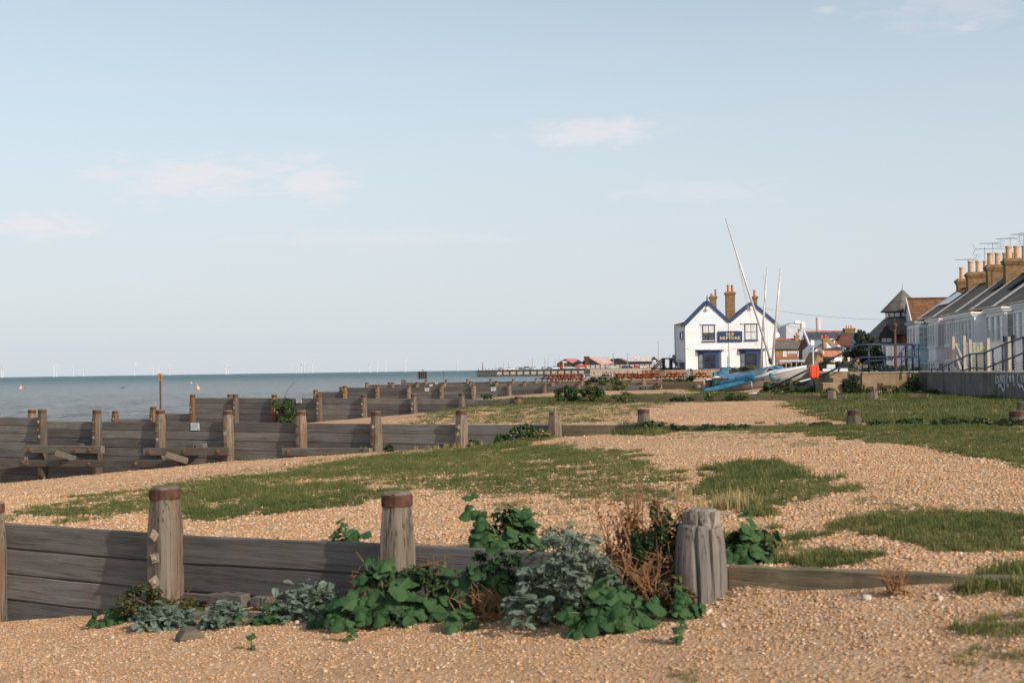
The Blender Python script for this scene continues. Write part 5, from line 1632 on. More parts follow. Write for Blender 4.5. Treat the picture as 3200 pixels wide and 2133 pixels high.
# chain-link fence on concrete posts
YF = 60.0
fp = [(Z2x(x), Z2y(t_)) for x, t_ in ((1455, 738), (1575, 728), (1638, 765), (1835, 752), (2062, 738), (2300, 735))]
pA = at(*fp[0], YF)
r = thing('chain_link_fence', 'chain-link fence on pale concrete posts behind the climbing blue railing', 'fence', (pA.x, YF, CZ - .4))
o = Vector((pA.x, YF, CZ - .4))
tops = []
for i, (px, py) in enumerate(fp):
    p = at(px, py, YF + (0.0 if i != 2 else -.6)) - o
    tops.append(p)
    mb = MB(); mb.box(p.x - .065, p.x + .065, p.y - .06, p.y + .06, -.9, p.z); mb.build('post', M['concrete_post'], r, bevel=.015)
for (a, b) in (((1480, 810), (1610, 1095)), ((1470, 900), (1540, 1090))):
    A_, B_ = at(Z2x(a[0]), Z2y(a[1]), YF) - o, at(Z2x(b[0]), Z2y(b[1]), YF) - o
    mb = MB(); mb.beam(A_, B_, .08, .08); mb.build('brace', M['concrete_post'], r)
def chain(mb, x0, x1, z0, z1, y, pitch=.13):
    n = int((x1 - x0 + z1 - z0) / pitch) + 1
    for k in range(n):
        for s in (1, -1):
            t0 = k * pitch
            xa, za = x0 + t0, z0
            xb, zb = xa - (z1 - z0), z1
            if xb < x0: zb = z0 + (xa - x0); xb = x0
            if xa > x1: za = z0 + (xa - x1); xa = x1
            if s == -1: xa, xb = x1 - (xa - x0), x1 - (xb - x0)
            if abs(xa - xb) < .02: continue
            d = Vector((xb - xa, 0, zb - za)).normalized(); w_ = Vector((-d.z, 0, d.x)) * .010
            yy = y + .004 * s
            A_, B_ = Vector((xa, yy, za)), Vector((xb, yy, zb))
            mb.add([A_ - w_, A_ + w_, B_ + w_, B_ - w_, A_ - Vector((0, .006, 0)), B_ - Vector((0, .006, 0))], [(0, 1, 4), (3, 5, 2), (0, 4, 5, 3), (4, 1, 2, 5), (0, 3, 2, 1)])
mb = MB(); chain(mb, tops[0].x, tops[-1].x + .5, .0, min(t.z for t in tops) - .12, .08)
mb.build('wire_mesh', M['net'], r, kind='stuff', fix=False)
for x, t_ in ((2020, 730), (2112, 718)):
    p = at(Z2x(x), Z2y(t_), YF + 1.5)
    o_ = MB().pipe([(0, 0, CZ - 1.6 - p.z), (0, 0, 0)], .09, 8).build('post', M['rail'], loc=(p.x, p.y, p.z))
    o_.name = 'steel_post'
    tag(o_, 'tall dark blue steel post behind the chain-link fence, the %s of two' % ('left' if x == 2020 else 'right'), 'post', 'blue steel posts')
# yellow-green timber frame beyond the fence
r_ = at(Z2x(1690), Z2y(800), 66)
t_ = thing('garden_frame', 'pale yellow-green garden frame seen through the chain-link fence', 'garden frame', (r_.x, 66, CZ - 1.9))
h = r_.z - CZ + 1.9; w = at(Z2x(1800), Z2y(800), 66).x - r_.x
mat_y = simple('yellow_green_paint', (.36, .34, .12), .7, .15, 5, .1)
for k in range(4):
    mb = MB(); x = w * k / 3; mb.box(x - .06, x + .06, 0, .1, 0, h - .2 * (k % 2)); mb.build('upright', mat_y, t_)
for z in (.35, h * .55, h - .3):
    mb = MB(); mb.box(0, w, .101, .15, z, z + .12); mb.build('crosspiece', mat_y, t_)

# rusty old lamp column on the promenade
YL = 62
a, b = at(Z2x(832), Z2y(1105), YL), at(Z2x(826), Z2y(536), YL)
r = thing('lamp_column', 'old rusty iron column with a finial, standing in front of the turret house', 'lamp column', (a.x, YL, CZ - .6))
H = b.z - CZ + .6; z1 = at(Z2x(826), Z2y(660), YL).z - CZ + .6; z2 = at(Z2x(826), Z2y(585), YL).z - CZ + .6
MB().pipe([(0, 0, 0), (0, 0, z1 * .35), (0, 0, z1)], [.07, .062, .048], 10).build('shaft', M['rust'], r, smooth=True)
mb = MB(); mb.lathe([(.05, 0), (.09, .05), (.055, .12), (.11, (z2 - z1) * .45), (.115, (z2 - z1) * .75), (.04, (z2 - z1))], 10, (0, 0, z1)); mb.build('capital', M['rust'], r, smooth=True)
MB().pipe([(0, 0, z2 - .05), (0, 0, H)], [.03, .015], 6).build('spike', M['rust'], r)

# ---------------------------------------------------------------- dinghies
def hull(L, beam, depth, mat, parent, bow=1.0, name='hull', n=12, rocker=.10, transom=.75):
    """x from transom (0) to bow (L), sheer at z = depth"""
    vs, fs = [], []
    sec = 9
    for i in range(n + 1):
        s = i / n
        b = beam / 2 * (transom + (1 - transom) * math.sin(min(1, s * 1.8) * math.pi / 2)) * (1 - max(0, (s - .45) / .55) ** 2.1 * .985 * bow)
        keel = rocker * (abs(s - .45) / .55) ** 2 + (depth * .55 * max(0, (s - .8) / .2) ** 2 if bow else 0)
        sheer = depth + .05 * s * s
        for k in range(sec):
            u = k / (sec - 1) * 2 - 1
            yy = b * math.copysign(min(1, abs(u) ** .72 * 1.0), u)
            zz = keel + (sheer - keel) * (abs(u) ** 2.6)
            vs.append((L * s, yy, zz))
    for i in range(n):
        for k in range(sec - 1):
            fs.append((i * sec + k, i * sec + k + 1, (i + 1) * sec + k + 1, (i + 1) * sec + k))
    fs.append(tuple(range(sec)))
    mb = MB(); mb.add(vs, fs)
    rim = [[vs[i * sec] for i in range(n + 1)], [vs[i * sec + sec - 1] for i in range(n + 1)]]
    return mb.build(name, M[mat], parent, smooth=True), rim
def surf(name, rows, mat, parent, thick=.0):
    r_, c_ = len(rows), len(rows[0])
    mb = MB()
    mb.v = [tuple(p) for row in rows for p in row]
    for i in range(r_ - 1):
        for j in range(c_ - 1):
            mb.f.append((i * c_ + j, i * c_ + j + 1, (i + 1) * c_ + j + 1, (i + 1) * c_ + j))
    o = mb.build(name, M[mat], parent, smooth=True)
    s_ = o.modifiers.new('thickness', 'SOLIDIFY'); s_.thickness = thick or .01
    return o
# front dinghy: bow raised to the right, transom to the left, blue cover slipped off the white foredeck
A0, A1 = at(2276, 1229, 62.6), at(2529, 1187, 59.8)
ax = (A1 - A0); L = ax.length; ax.normalize()
up = Vector((.0, -.16, 1)); sd = up.cross(ax).normalized(); up = ax.cross(sd).normalized()
rotm = Matrix((ax, sd, up)).transposed()
ra = thing('dinghy', 'front dinghy with a raised white foredeck and a torn bright blue cover', 'sailing dinghy', A0, rot=rotm.to_euler(), group='laid-up dinghies')
hl, rim = hull(L, 1.35, .50, 'hull', ra)
rows = []
for i in range(6, 13):
    a, b = Vector(rim[0][i]), Vector(rim[1][i])
    rows.append([a.lerp(b, k / 6) + Vector((0, 0, .02 + .15 * math.sin(math.pi * k / 6) * (1 - (i - 6) / 11))) for k in range(7)])
surf('foredeck', rows, 'deck', ra, .02)
MB().pipe([Vector(p) + Vector((0, -.0, .02)) for p in rim[0]], .028, 6).build('gunwale', M['deck'], ra)
rg = random.Random(3)
rows = []
ncov = 13
for i in range(ncov):
    s = -.02 + .60 * i / (ncov - 1)
    f = min(max(s * 12, 0), 11.99); j = int(f)
    a = Vector(rim[0][j]).lerp(Vector(rim[0][j + 1]), f - j); b = Vector(rim[1][j]).lerp(Vector(rim[1][j + 1]), f - j)
    row = []
    for k in range(9):
        u = k / 8
        p = a.lerp(b, u)
        ridge = (.08 + .24 * max(0, s) / .58) * (1 - abs(2 * u - 1) ** 1.25)
        p.z += ridge + rg.uniform(-.02, .02) - (.16 if k in (0, 8) else 0)
        if k in (0, 8): p.y += -.03 if k == 0 else .03
        row.append(p)
    rows.append(row)
surf('cover', rows, 'worn_cover', ra)
# the bright blue skirt of the cover along the near side
rows = []
for i in range(ncov):
    s = -.02 + .50 * i / (ncov - 1)
    f = min(max(s * 12, 0), 11.99); j = int(f)
    a = Vector(rim[0][j]).lerp(Vector(rim[0][j + 1]), f - j)
    hgt = .10 + .12 * i / ncov + rg.uniform(-.02, .02)
    rows.append([a + Vector((0, -.045, -.07 - rg.uniform(0, .03))), a + Vector((0, -.06, -.02)), a + Vector((0, -.02, hgt * .6)), a + Vector((0, .06, hgt))])
surf('cover_skirt', rows, 'blue_cover', ra)
# torn flap folded over by the mast
def loc_a(px, py, Y): return rotm.transposed() @ (at(px, py, Y) - A0)
rows = [[loc_a(2402 + 9 * i + rg.uniform(-2, 2) + 2 * k, 1166 + 7 * k + rg.uniform(-2, 2) - 2 * i, 60.3 - .10 * math.sin(i * 1.3 + k)) for k in range(5)] for i in range(5)]
surf('torn_flap', rows, 'blue_cover', ra)
rows = [[loc_a(2410 + 8 * i + rg.uniform(-2, 2), 1178 + 4 * k - 1.5 * i, 60.05 + .05 * k) for k in range(3)] for i in range(3)]
surf('torn_flap', rows, 'worn_cover', ra)
# boom, wrapped, sticking out past the transom to the ground
bp = [loc_a(2196, 1222, 61.6), loc_a(2200, 1221, 61.6), loc_a(2240, 1213, 61.5), loc_a(2285, 1203, 61.4), loc_a(2330, 1193, 61.2), loc_a(2388, 1180, 60.6)]
MB().pipe(bp, [.06, .10, .11, .115, .10, .06], 10).build('wrapped_boom', M['blue_cover'], ra, smooth=True)
MB().pipe([loc_a(2308, 1196, 61.2), loc_a(2318, 1212, 61.2), loc_a(2323, 1222, 61.3)], .012, 5).build('lashing', M['black'], ra)
MB().pipe([loc_a(2347, 1192, 60.6), loc_a(2350, 1206, 60.6), loc_a(2351, 1217, 60.8)], .03, 5).build('rudder_fitting', M['lead'], ra)
MB().pipe([loc_a(2495, 1193, 59.3), loc_a(2535, 1182, 59.2)], .03, 6).build('trailer_rail', M['deck'], ra)
m0, m1 = loc_a(2411, 1136, 61.4), loc_a(2267, 683, 61.4)
MB().pipe([m0, m0.lerp(m1, .55), m1], [.052, .048, .026], 8).build('mast', M['aluminium'], ra, smooth=True)
MB().pipe([loc_a(2404, 1120, 61.35), loc_a(2410, 1137, 61.35)], .075, 8).build('mast_boot', M['black'], ra)
for a, b in (((2300, 786), (2368, 1090)), ((2296, 775), (2340, 985))):
    MB().pipe([loc_a(*a, 61.4), loc_a(*b, 61.2)], .009, 4).build('stay', M['grey_case'], ra)
# second dinghy, behind, under a long faded blue cover
B0, B1 = at(2240, 1192, 68.5), at(2442, 1176, 66.5)
ax = (B1 - B0); L = ax.length; ax.normalize()
up = Vector((0, -.2, 1)); sd = up.cross(ax).normalized(); up = ax.cross(sd).normalized()
rotb = Matrix((ax, sd, up)).transposed()
rb = thing('dinghy', 'second dinghy under a long faded blue tarpaulin, a mast rising from its right end', 'sailing dinghy', B0, rot=rotb.to_euler(), group='laid-up dinghies')
hull(L, 1.3, .27, 'hull', rb, bow=.9)
def loc_b(px, py, Y): return rotb.transposed() @ (at(px, py, Y) - B0)
ridge = [(2240, 1160), (2262, 1163), (2284, 1166), (2300, 1166), (2325, 1161), (2355, 1155), (2385, 1149), (2408, 1143), (2432, 1141), (2441, 1152)]
skirt = [(2239, 1173), (2262, 1180), (2284, 1185), (2300, 1188), (2325, 1185), (2355, 1180), (2385, 1176), (2408, 1172), (2430, 1168), (2443, 1164)]
rows = []
for (a, b) in zip(ridge, skirt):
    t_, e0 = loc_b(*a, 67.3), loc_b(*b, 66.55)
    rows.append([e0, e0.lerp(t_, .35) + Vector((0, -.05, .03 + rg.uniform(-.03, .03))), e0.lerp(t_, .7) + Vector((0, 0, rg.uniform(-.03, .03))), t_, t_ + Vector((0, .45, -.12)), t_ + Vector((0, .8, -.5))])
surf('cover', rows, 'faded_cover', rb)
rows = [[loc_b(2404 + 9 * i + rg.uniform(-2, 2), 1141 + 5 * k + rg.uniform(-2, 2) + 3 * abs(i - 2), 66.4 - .1 * (k % 2)) for k in range(4)] for i in range(5)]
surf('torn_flap', rows, 'blue_cover', rb)
m0, m1 = loc_b(2412, 1140, 67), loc_b(2440, 838, 67)
MB().pipe([m0, m0.lerp(m1, .6), m1], [.058, .054, .032], 8).build('mast', M['aluminium'], rb, smooth=True)
# third dinghy, bright blue, mostly hidden
C0, C1 = at(2223, 1183, 73), at(2345, 1172, 72)
rc = thing('dinghy', 'small bright blue dinghy mostly hidden behind the faded blue tarpaulin', 'sailing dinghy', (C0.x, 73, gz(C0.x, 73)), group='laid-up dinghies')
zc = C0.z - gz(C0.x, 73)
Lc = C1.x - C0.x
hull(Lc, 1.3, .62, 'blue_cover', rc, bow=.7, transom=.95)
px = lambda x: at(x, 1150, 73).x - C0.x
pz = lambda y: at(2240, y, 73).z - gz(C0.x, 73)
mb = MB(); mb.prism([(px(2224), pz(1184)), (px(2250), pz(1184)), (px(2280), pz(1146)), (px(2250), pz(1147)), (px(2246), pz(1160)), (px(2224), pz(1163))], -.68, -.2, 'y'); mb.build('transom_box', M['blue_cover'], rc, bevel=.02)
mb = MB(); mb.prism([(px(2248), pz(1146.5)), (px(2282), pz(1148)), (px(2300), pz(1153)), (px(2298), pz(1155)), (px(2280), pz(1150)), (px(2248), pz(1148.5))], -.7, .5, 'y'); mb.build('thwart', M['faded_cover'], rc)
m0 = Vector((px(2383), .6, pz(1150))); m1 = Vector((px(2409.5), .6, pz(834)))
MB().pipe([m0, Vector((px(2396), .6, pz(985))), m1], [.05, .05, .028], 8).build('mast', M['aluminium'], rc, smooth=True)
MB().pipe([(px(2395), .55, pz(985)), (px(2401), .55, pz(1145))], .035, 6).build('spar', M['aluminium'], rc)
MB().pipe([(px(2398), .55, pz(860)), (px(2408), .55, pz(1130))], .008, 4).build('stay', M['grey_case'], rc)
o = rc.children
# bits of white rubbish in the weeds by the boats
for px_, py_, nm in ((2352, 1231, 'flat white scrap of plastic lying on the low plank below the front dinghy'), (2418, 1211, 'short white rod lying in the weeds at the foot of the handrail')):
    p = ground(px_, py_ + 3)
    mb = MB(); mb.beam((-.18, 0, .05), (.18, .05, .08), .10, .05, segs=3, wob=.01)
    o = mb.build('plastic_scrap', M['deck'], loc=(p.x, p.y, p.z)); tag(o, nm, 'scrap')

# ---------------------------------------------------------------- picnic tables, pots, A-board
def make_table(label, mat='table', L=1.75):
    t = thing('picnic_table', label, 'picnic table', (0, 0, 0), 0, 'picnic tables on the beach in front of the pub')
    for k in range(4):
        mb = MB(); mb.box(-L / 2, L / 2, -.36 + k * .182, -.36 + k * .182 + .17, .70, .745); mb.build('top_board', M[mat], t)
    for s in (-1, 1):
        mb = MB(); mb.box(-L / 2, L / 2, s * .72 - .13, s * .72 + .13, .42, .46); mb.build('bench', M[mat], t)
        x = s * (L / 2 - .28)
        for q_ in (-1, 1):
            mb = MB(); mb.beam((x, q_ * .66, 0), (x, q_ * .22, .70), .09, .15, up=(1, 0, 0)); mb.build('leg', M[mat], t)
        mb = MB(); mb.box(x + .035, x + .075, -.82, .82, .33, .42); mb.build('bench_rail', M[mat], t)
        mb = MB(); mb.box(x + .035, x + .075, -.36, .36, .60, .695); mb.build('top_rail', M[mat], t)
    return t
Z4x = lambda x: 1680 + x / 4.525
Z4y = lambda y: 1100 + y / 4.525
TAB = [(165, 405, 62, 148), (345, 402, 70, 150), (450, 404, 55, 147), (545, 400, 75, 149), (850, 390, 10, 150), (1000, 384, -5, 153), (1200, 388, 50, 149), (1300, 380, 55, 153), (1430, 390, 58, 147), (1520, 385, 70, 149), (1650, 380, 65, 151), (1900, 378, 60, 148), (2030, 372, 40, 152), (2310, 374, 60, 149), (265, 404, 80, 152), (1120, 384, 65, 152), (1360, 386, 75, 154), (1580, 380, 40, 154)]
proto = make_table('x'); gproto = make_table('x', 'grey_table', 3.6)
first, gfirst = True, True
pot0 = thing('terracotta_pot', 'x', 'pot', (0, 0, 0), 0, 'orange pots standing on the picnic tables')
mb = MB(); mb.lathe([(.08, 0), (.125, .08), (.12, .17), (.09, .20)], 10); mb.build('pot', M['orange_pot'], pot0, smooth=True)
mb = MB(); mb.lathe([(.07, .198), (.06, .28), (.02, .30)], 8); mb.build('pot_lid', M['orange_pot'], pot0, smooth=True)
TL = ['leftmost red-brown picnic table, standing at the edge of the sea', 'red-brown picnic table with two orange pots, second from the sea end', 'red-brown picnic table turned askew, third from the sea end',
      'red-brown picnic table set end-on beside the dark tub, fourth from the sea end', 'fifth', 'sixth', 'red-brown picnic table, seventh from the sea end, in front of the pale trestle', 'red-brown picnic table turned at an angle, eighth from the sea end',
      'red-brown picnic table, ninth from the sea end, above a short stub of groyne', 'red-brown picnic table set end-on, tenth from the sea end', 'red-brown picnic table, last before the end of the rounded brown wall',
      'red-brown picnic table in front of the rounded brown wall, left of the A-board', 'red-brown picnic table set back against the brown wall, just left of the A-board', 'rightmost red-brown picnic table, right of the A-board', 'red-brown picnic table half hidden between the first two at the sea end',
      'red-brown picnic table at the right end of the pale trestles', 'red-brown picnic table set back between the seventh and ninth tables', 'small-looking red-brown picnic table set back before the brown wall begins']
potk = 0
for i, (x, y, a, Y) in enumerate(TAB):
    p = at(Z4x(x), Z4y(y), Y)
    z = at(Z4x(x), Z4y(y - 82), Y).z - .745
    grey = i in (4, 5)
    if grey:
        lab = 'long pale grey weathered trestle table, the %s of two behind the red-brown picnic tables' % ('left' if i == 4 else 'right')
        o = gproto if gfirst else dup(gproto, label=lab)
        gfirst = False
    else:
        lab = TL[i]
        o = proto if first else dup(proto, label=lab)
        first = False
    o['label'] = lab
    o.location = (p.x, Y, z); o.rotation_euler = (0, 0, R(a))
    for k in range(2 if i in (1, 3, 5) else 1):
        c = Vector((math.cos(R(a)), math.sin(R(a)), 0)) * (-.35 + .45 * k + .2 * ((i * 7) % 3 - 1))
        lb = 'orange terracotta pot on a picnic table, %s from the sea end' % ORD[potk]
        q_ = pot0 if potk == 0 else dup(pot0, label=lb)
        q_['label'] = lb
        q_.location = (p.x + c.x, Y + c.y, z + .745)
        potk += 1
for k, (x, y, Y) in enumerate(((640, 350, 152), (960, 345, 152))):
    p = at(Z4x(x), Z4y(y), Y)
    mb = MB(); mb.lathe([(.30, 0), (.38, .25), (.40, .62), (.36, .66), (.34, .5)], 14)
    o = mb.build('tub', M['black'], loc=(p.x, Y, gz(p.x, Y)), smooth=True)
    tag(o, 'dark round tub between the picnic tables, the %s of two' % ('left' if k == 0 else 'right'), 'tub', 'dark tubs')
a = at(2156, 1182, 146); b = at(2156, 1152, 146)
r = thing('a_board', 'grey A-board pavement sign standing in front of the brown wall', 'A-board', (a.x, 146, gz(a.x, 146)), R(12))
h = b.z - gz(a.x, 146)
for s in (-1, 1):
    mb = MB(); mb.beam((s * .33, 0, 0), (s * .10, 0, h), .62, .05, up=(1, 0, 0)); mb.build('panel', M['metal'] if s < 0 else M['black'], r)
mb = MB(); mb.beam((.28, -.0, .18), (.13, .0, h * .82), .46, .06, up=(1, 0, 0)); mb.build('poster', M['paper'], r)
# brown timber steps and bridge frame by the pub
YB = 171
def bq(x, y): return (Z4x(x), Z4y(y))
b0 = at(*bq(1790, 245), YB)
r = thing('timber_bridge', 'dark brown timber footbridge frame with sloping handrails left of the pub', 'footbridge', (b0.x, YB, CZ - 1.1))
o_ = Vector((b0.x, YB, CZ - 1.1))
def bl(x, y, dy=0): return at(*bq(x, y), YB + dy) - o_
for dy in (0, 1.6):
    for (a, b) in (((1770, 92), (1770, 245)), ((1790, 92), (1790, 245)), ((1875, 92), (1875, 245)), ((1893, 92), (1893, 245))):
        mb = MB(); mb.beam(bl(*a, dy), bl(*b, dy), .20, .20, up=(0, 1, 0)); mb.build('post', M['brown_frame'], r)
    for (a, b) in (((1765, 90), (1905, 90)), ((1762, 92), (1630, 225)), ((1768, 125), (1650, 240)), ((1905, 92), (1985, 165)), ((1900, 120), (1985, 195))):
        mb = MB(); mb.beam(bl(*a, dy), bl(*b, dy), .16, .22, up=(0, 1, 0)); mb.build('rail', M['brown_frame'], r)
A_, B_ = bl(1745, 225), bl(1985, 245, 1.7)
mb = MB(); mb.box(A_.x, B_.x, -.1, 1.8, B_.z - .3, A_.z); mb.build('deck', M['brown_frame'], r)
p = bl(1625, 230); mb = MB(); mb.box(p.x - .15, p.x + .15, -.15, .15, -.4, p.z + .15); mb.build('post', M['brown_frame'], r)
# ---------------------------------------------------------------- harbour: pier, sheds, what stands on it
YH = 700.0
pa_, pb_ = at(1487, 1157, YH), at(2004, 1149, YH)
zt = (pa_.z + pb_.z) / 2
pier = thing('harbour_pier', 'long low harbour pier of pale panels between dark piles', 'pier', (pa_.x, YH, -1))
W_ = pb_.x - pa_.x
o_ = Vector((pa_.x, YH, -1))
ztl = zt + 1
mb = MB(); mb.box(1.0, W_ + 40, .6, 40, 0, ztl - .3); mb.build('pier_body', M['pier_concrete'], pier)
mb = MB(); mb.box(-.2, W_ + 40, -.3, 40, ztl - .29, ztl); mb.build('deck', M['pier_dark'], pier, bevel=.05)
mb = MB(); mb.box(.4, W_ + 38, .25, .58, .2, ztl * .48); mb.build('waling', M['pier_dark'], pier)
nb = int(W_ / 3.37) + 1
for k in range(nb + 8):
    x = 10.2 + k * 3.37 if k < nb else None
    if x is not None and x < W_:
        mb = MB(); mb.box(x - .22, x + .22, -.05, .60, 0, ztl - .3); mb.build('pile', M['pier_dark'], pier)
for x in (.6, 2.3, 4.1, 6.4, 8.2, 9.6):
    mb = MB(); mb.box(x - .25, x + .25, -.1, .60, 0, ztl - .3); mb.build('pile', M['pier_dark'], pier)
for z in (ztl * .42, ztl * .70):
    mb = MB(); mb.box(.3, 10.2, -.14, -.10, z, z + .5); mb.build('fender', M['pier_dark'], pier)
DK = zt
def hx(px, Y=YH): return at(px, 1150, Y).x
Z3x = lambda x: 1480 + x / 5.602
Z3y = lambda y: 1120 + y / 5.602
# pier railing posts and bollards at the head
for k, x in enumerate((85, 155, 210, 268, 330, 392)):
    h = at(Z3x(x), Z3y(172 if x != 155 else 60), YH + 3).z - DK
    o = MB().pipe([(0, 0, 0), (0, 0, h)], .16, 6).build('pier_post', M['pier_dark'], loc=(hx(Z3x(x)), YH + 3, DK))
    tag(o, '%s dark post from the left on the head of the pier%s' % (ORD[k], ', the tall one' if x == 155 else ''), 'post', 'posts on the pier head')
r = thing('harbour_sign', 'small red round sign on the tall post at the pier head', 'sign', (hx(Z3x(155)), YH + 2.7, at(1500, Z3y(182), YH).z))
mb = MB(); mb.lathe([(.38, 0), (.42, .1), (.38, .2)], 14); o = mb.build('disc', M['red_box'], r); o.rotation_euler = (R(90), 0, 0); o.location = (0, 0, .9)
mb = MB(); mb.box(-.3, .3, -.05, .1, -.2, .2); mb.build('plate', M['black'], r)
# parked cars and vans on the pier
def car(px, label, col, Y, L=4.2, van=False, rz=0.0):
    m = M.setdefault('car_' + col, simple('car_paint_' + col, {'white': (.75, .75, .75), 'grey': (.22, .23, .25), 'silver': (.48, .49, .5), 'red': (.40, .04, .03), 'black': (.03, .03, .035), 'blue': (.06, .10, .2), 'pale_blue': (.42, .58, .62)}[col], .3, .03, 3, 0))
    r = thing('parked_car' if not van else 'parked_van', label, 'car' if not van else 'van', (hx(px, Y), Y, DK if Y > 600 else None or DK), rz, 'vehicles parked at the harbour')
    h = 1.0 if not van else 1.3
    if Y > 650: r.scale = (.78, .78, .78)
    mb = MB(); mb.prism([(-L / 2, .3), (L / 2, .3), (L / 2, .75), (L / 2 - .25, .92), (L * .24, h), (-L / 2 + .1, h), (-L / 2, .8)], -.85, .85, 'y'); mb.build('body', m, r, bevel=.06)
    th = 1.45 if not van else 2.0
    mb = MB(); mb.prism([(-L * .42, h + .002), (L * .24, h + .002), (L * .10, th), (-L * .36, th)], -.76, .76, 'y'); mb.build('cabin', M['glass'], r)
    mb = MB(); mb.prism([(-L * .37, th + .002), (L * .11, th + .002), (L * .08, th + .08), (-L * .34, th + .08)], -.77, .77, 'y'); mb.build('roof', m, r, bevel=.03)
    for x in (-L * .3, L * .3):
        for y in (-.80, .80):
            mb = MB(); mb.lathe([(.32, -.1), (.32, .1)], 12); w = mb.build('wheel', M['black'], r); w.rotation_euler = (R(90), 0, 0); w.location = (x, y, .32)
    return r
for k, (x, col, van, L) in enumerate(((480, 'silver', 0, 4.2), (635, 'white', 0, 5.2), (790, 'white', 0, 6), (845, 'grey', 0, 4.2), (945, 'silver', 1, 6), (1010, 'grey', 0, 4.4), (1075, 'white', 0, 4), (1235, 'silver', 0, 4.4), (1330, 'grey', 0, 4.3), (1440, 'white', 1, 5), (1480, 'black', 0, 4.2), (1610, 'blue', 0, 4.2), (1670, 'white', 1, 8), (1800, 'grey', 0, 4.4), (1880, 'white', 0, 4.4))):
    car(Z3x(x), '%s parked %s on the harbour pier, %s vehicle from the left' % (col, 'van' if van else 'car', ORD[k]), col, YH + 12 + (k % 3) * 2, L, bool(van), R((k * 70) % 40 - 20))
# masts and lamp posts standing along the pier
for k, (x, top, base, w) in enumerate(((525, 55, 205, .14), (1028, 0, 200, .2), (1250, 0, 190, .2), (1304, 0, 190, .14), (1432, -5, 185, .2), (1500, -60, 180, .12), (378, 65, 205, .1), (612, 50, 195, .1))):
    z1 = at(Z3x(x), Z3y(top), YH + 20).z
    r = thing('mast', '%s slender mast from the left rising behind the harbour pier' % ORD[k], 'mast', (hx(Z3x(x), YH + 20), YH + 20, DK), 0, 'masts in the harbour')
    MB().pipe([(0, 0, 0), (0, 0, z1 - DK)], [w, w * .6], 6).build('pole', M['grey_case'], r)
    mb = MB(); mb.beam((-.9, 0, (z1 - DK) * .62), (.9, 0, (z1 - DK) * .62), .08, .08); mb.build('spreader', M['grey_case'], r)
for k, (px, top) in enumerate(((1916.5, 1104), (1961.5, 1105), (2058, 1066), (2092, 1108), (2103, 1110))):
    z1 = at(px, top, YH + 40).z
    r = thing('lamp_post', '%s tall thin lamp post from the left behind the harbour sheds' % ORD[k], 'lamp post', (hx(px, YH + 40), YH + 40, DK), 0, 'lamp posts behind the harbour sheds')
    MB().pipe([(0, 0, 0), (0, 0, z1 - DK)], [.22, .14], 6).build('pole', M['grey_case'], r)
    mb = MB(); mb.box(-.5, .5, -.3, .3, z1 - DK - .3, z1 - DK); mb.build('lamp_head', M['lead'], r)
# sheds
def shed(name, label, px_gl, px_gr, px_rr, py_base, py_eave, py_ridge, Y, roof, flip=False, px_peak=None, depth_px=None, eave_r=None):
    """gabled shed: its gable faces us between px_gl and px_gr and its roof runs back to px_rr (seen obliquely)"""
    X = lambda px: at(px, 1140, Y).x
    Zz = lambda py, px=1850: at(px, py, Y).z
    xl, xr, xe = X(px_gl), X(px_gr), X(px_rr)
    r = thing(name, label, 'shed', (xl, Y, DK), 0, 'harbour sheds')
    zb, ze, zr = 0, Zz(py_eave, px_gl) - DK, Zz(py_ridge, px_gl) - DK
    w = xr - xl
    return r, w, xe - xl, ze, zr
def solid(r, pts_front, dx, dy, mat, name):
    n = len(pts_front)
    mb = MB()
    vs = [(x, 0, z) for x, z in pts_front] + [(x + dx, dy, z) for x, z in pts_front]
    fs = [tuple(range(n)), tuple(reversed(range(n, 2 * n)))] + [((i + 1) % n, i, i + n, (i + 1) % n + n) for i in range(n)]
    mb.add(vs, fs); return mb.build(name, M[mat], r)
def hp(px, py, Y, o): 
    p = at(px, py, Y); return (p.x - o.x, p.z - o.z)
Y1 = 745
def gable_shed(label, peak, eave_l, eave_r, ridge_r, eave_rr, Y, back, roof, wallm='black', base=1152):
    """photo points of the near gable and of the far end of the right-hand roof slope; back = metres the ridge runs back"""
    o = at(eave_l[0], base, Y); o = Vector((o.x, Y, DK))
    r = thing('harbour_shed', label, 'shed', o, 0, 'harbour sheds')
    P, EL, ER = hp(*peak, Y, o), hp(*eave_l, Y, o), hp(*eave_r, Y, o)
    RR, EE = hp(*ridge_r, Y + back, o), hp(*eave_rr, Y + back, o)
    mb = MB()
    b = [(EL[0], 0, 0), (ER[0], 0, 0), (ER[0], 0, ER[1]), (P[0], 0, P[1]), (EL[0], 0, EL[1])]
    dx = RR[0] - P[0]
    k = [(x + dx, back, z) for x, _, z in b]
    mb.add(b + k, [(0, 1, 2, 3, 4), (9, 8, 7, 6, 5), (1, 6, 7, 2), (0, 4, 9, 5), (2, 7, 8, 3), (3, 8, 9, 4)])
    mb.build('wall', M[wallm], r)
    e = .25
    q = [((ER[0] + .1, -.3, ER[1] - .1), (EE[0] + .1, back, EE[1] - .1), (RR[0], back, RR[1] + e), (P[0], -.3, P[1] + e)),
         ((EL[0] - .1, -.3, EL[1]), (EL[0] - .1 + dx, back, EL[1]), (RR[0], back, RR[1] + e), (P[0], -.3, P[1] + e))]
    rf = sheet_uv('roof', q, M[roof], r, .2)
    return r, o, P, EL, ER, RR, EE
r, o, *_ = gable_shed('leftmost dark harbour shed with a faded red roof', bq(385, 98), bq(275, 155), bq(485, 152), bq(560, 97), bq(618, 148), Y1, 16, 'red_sheet')
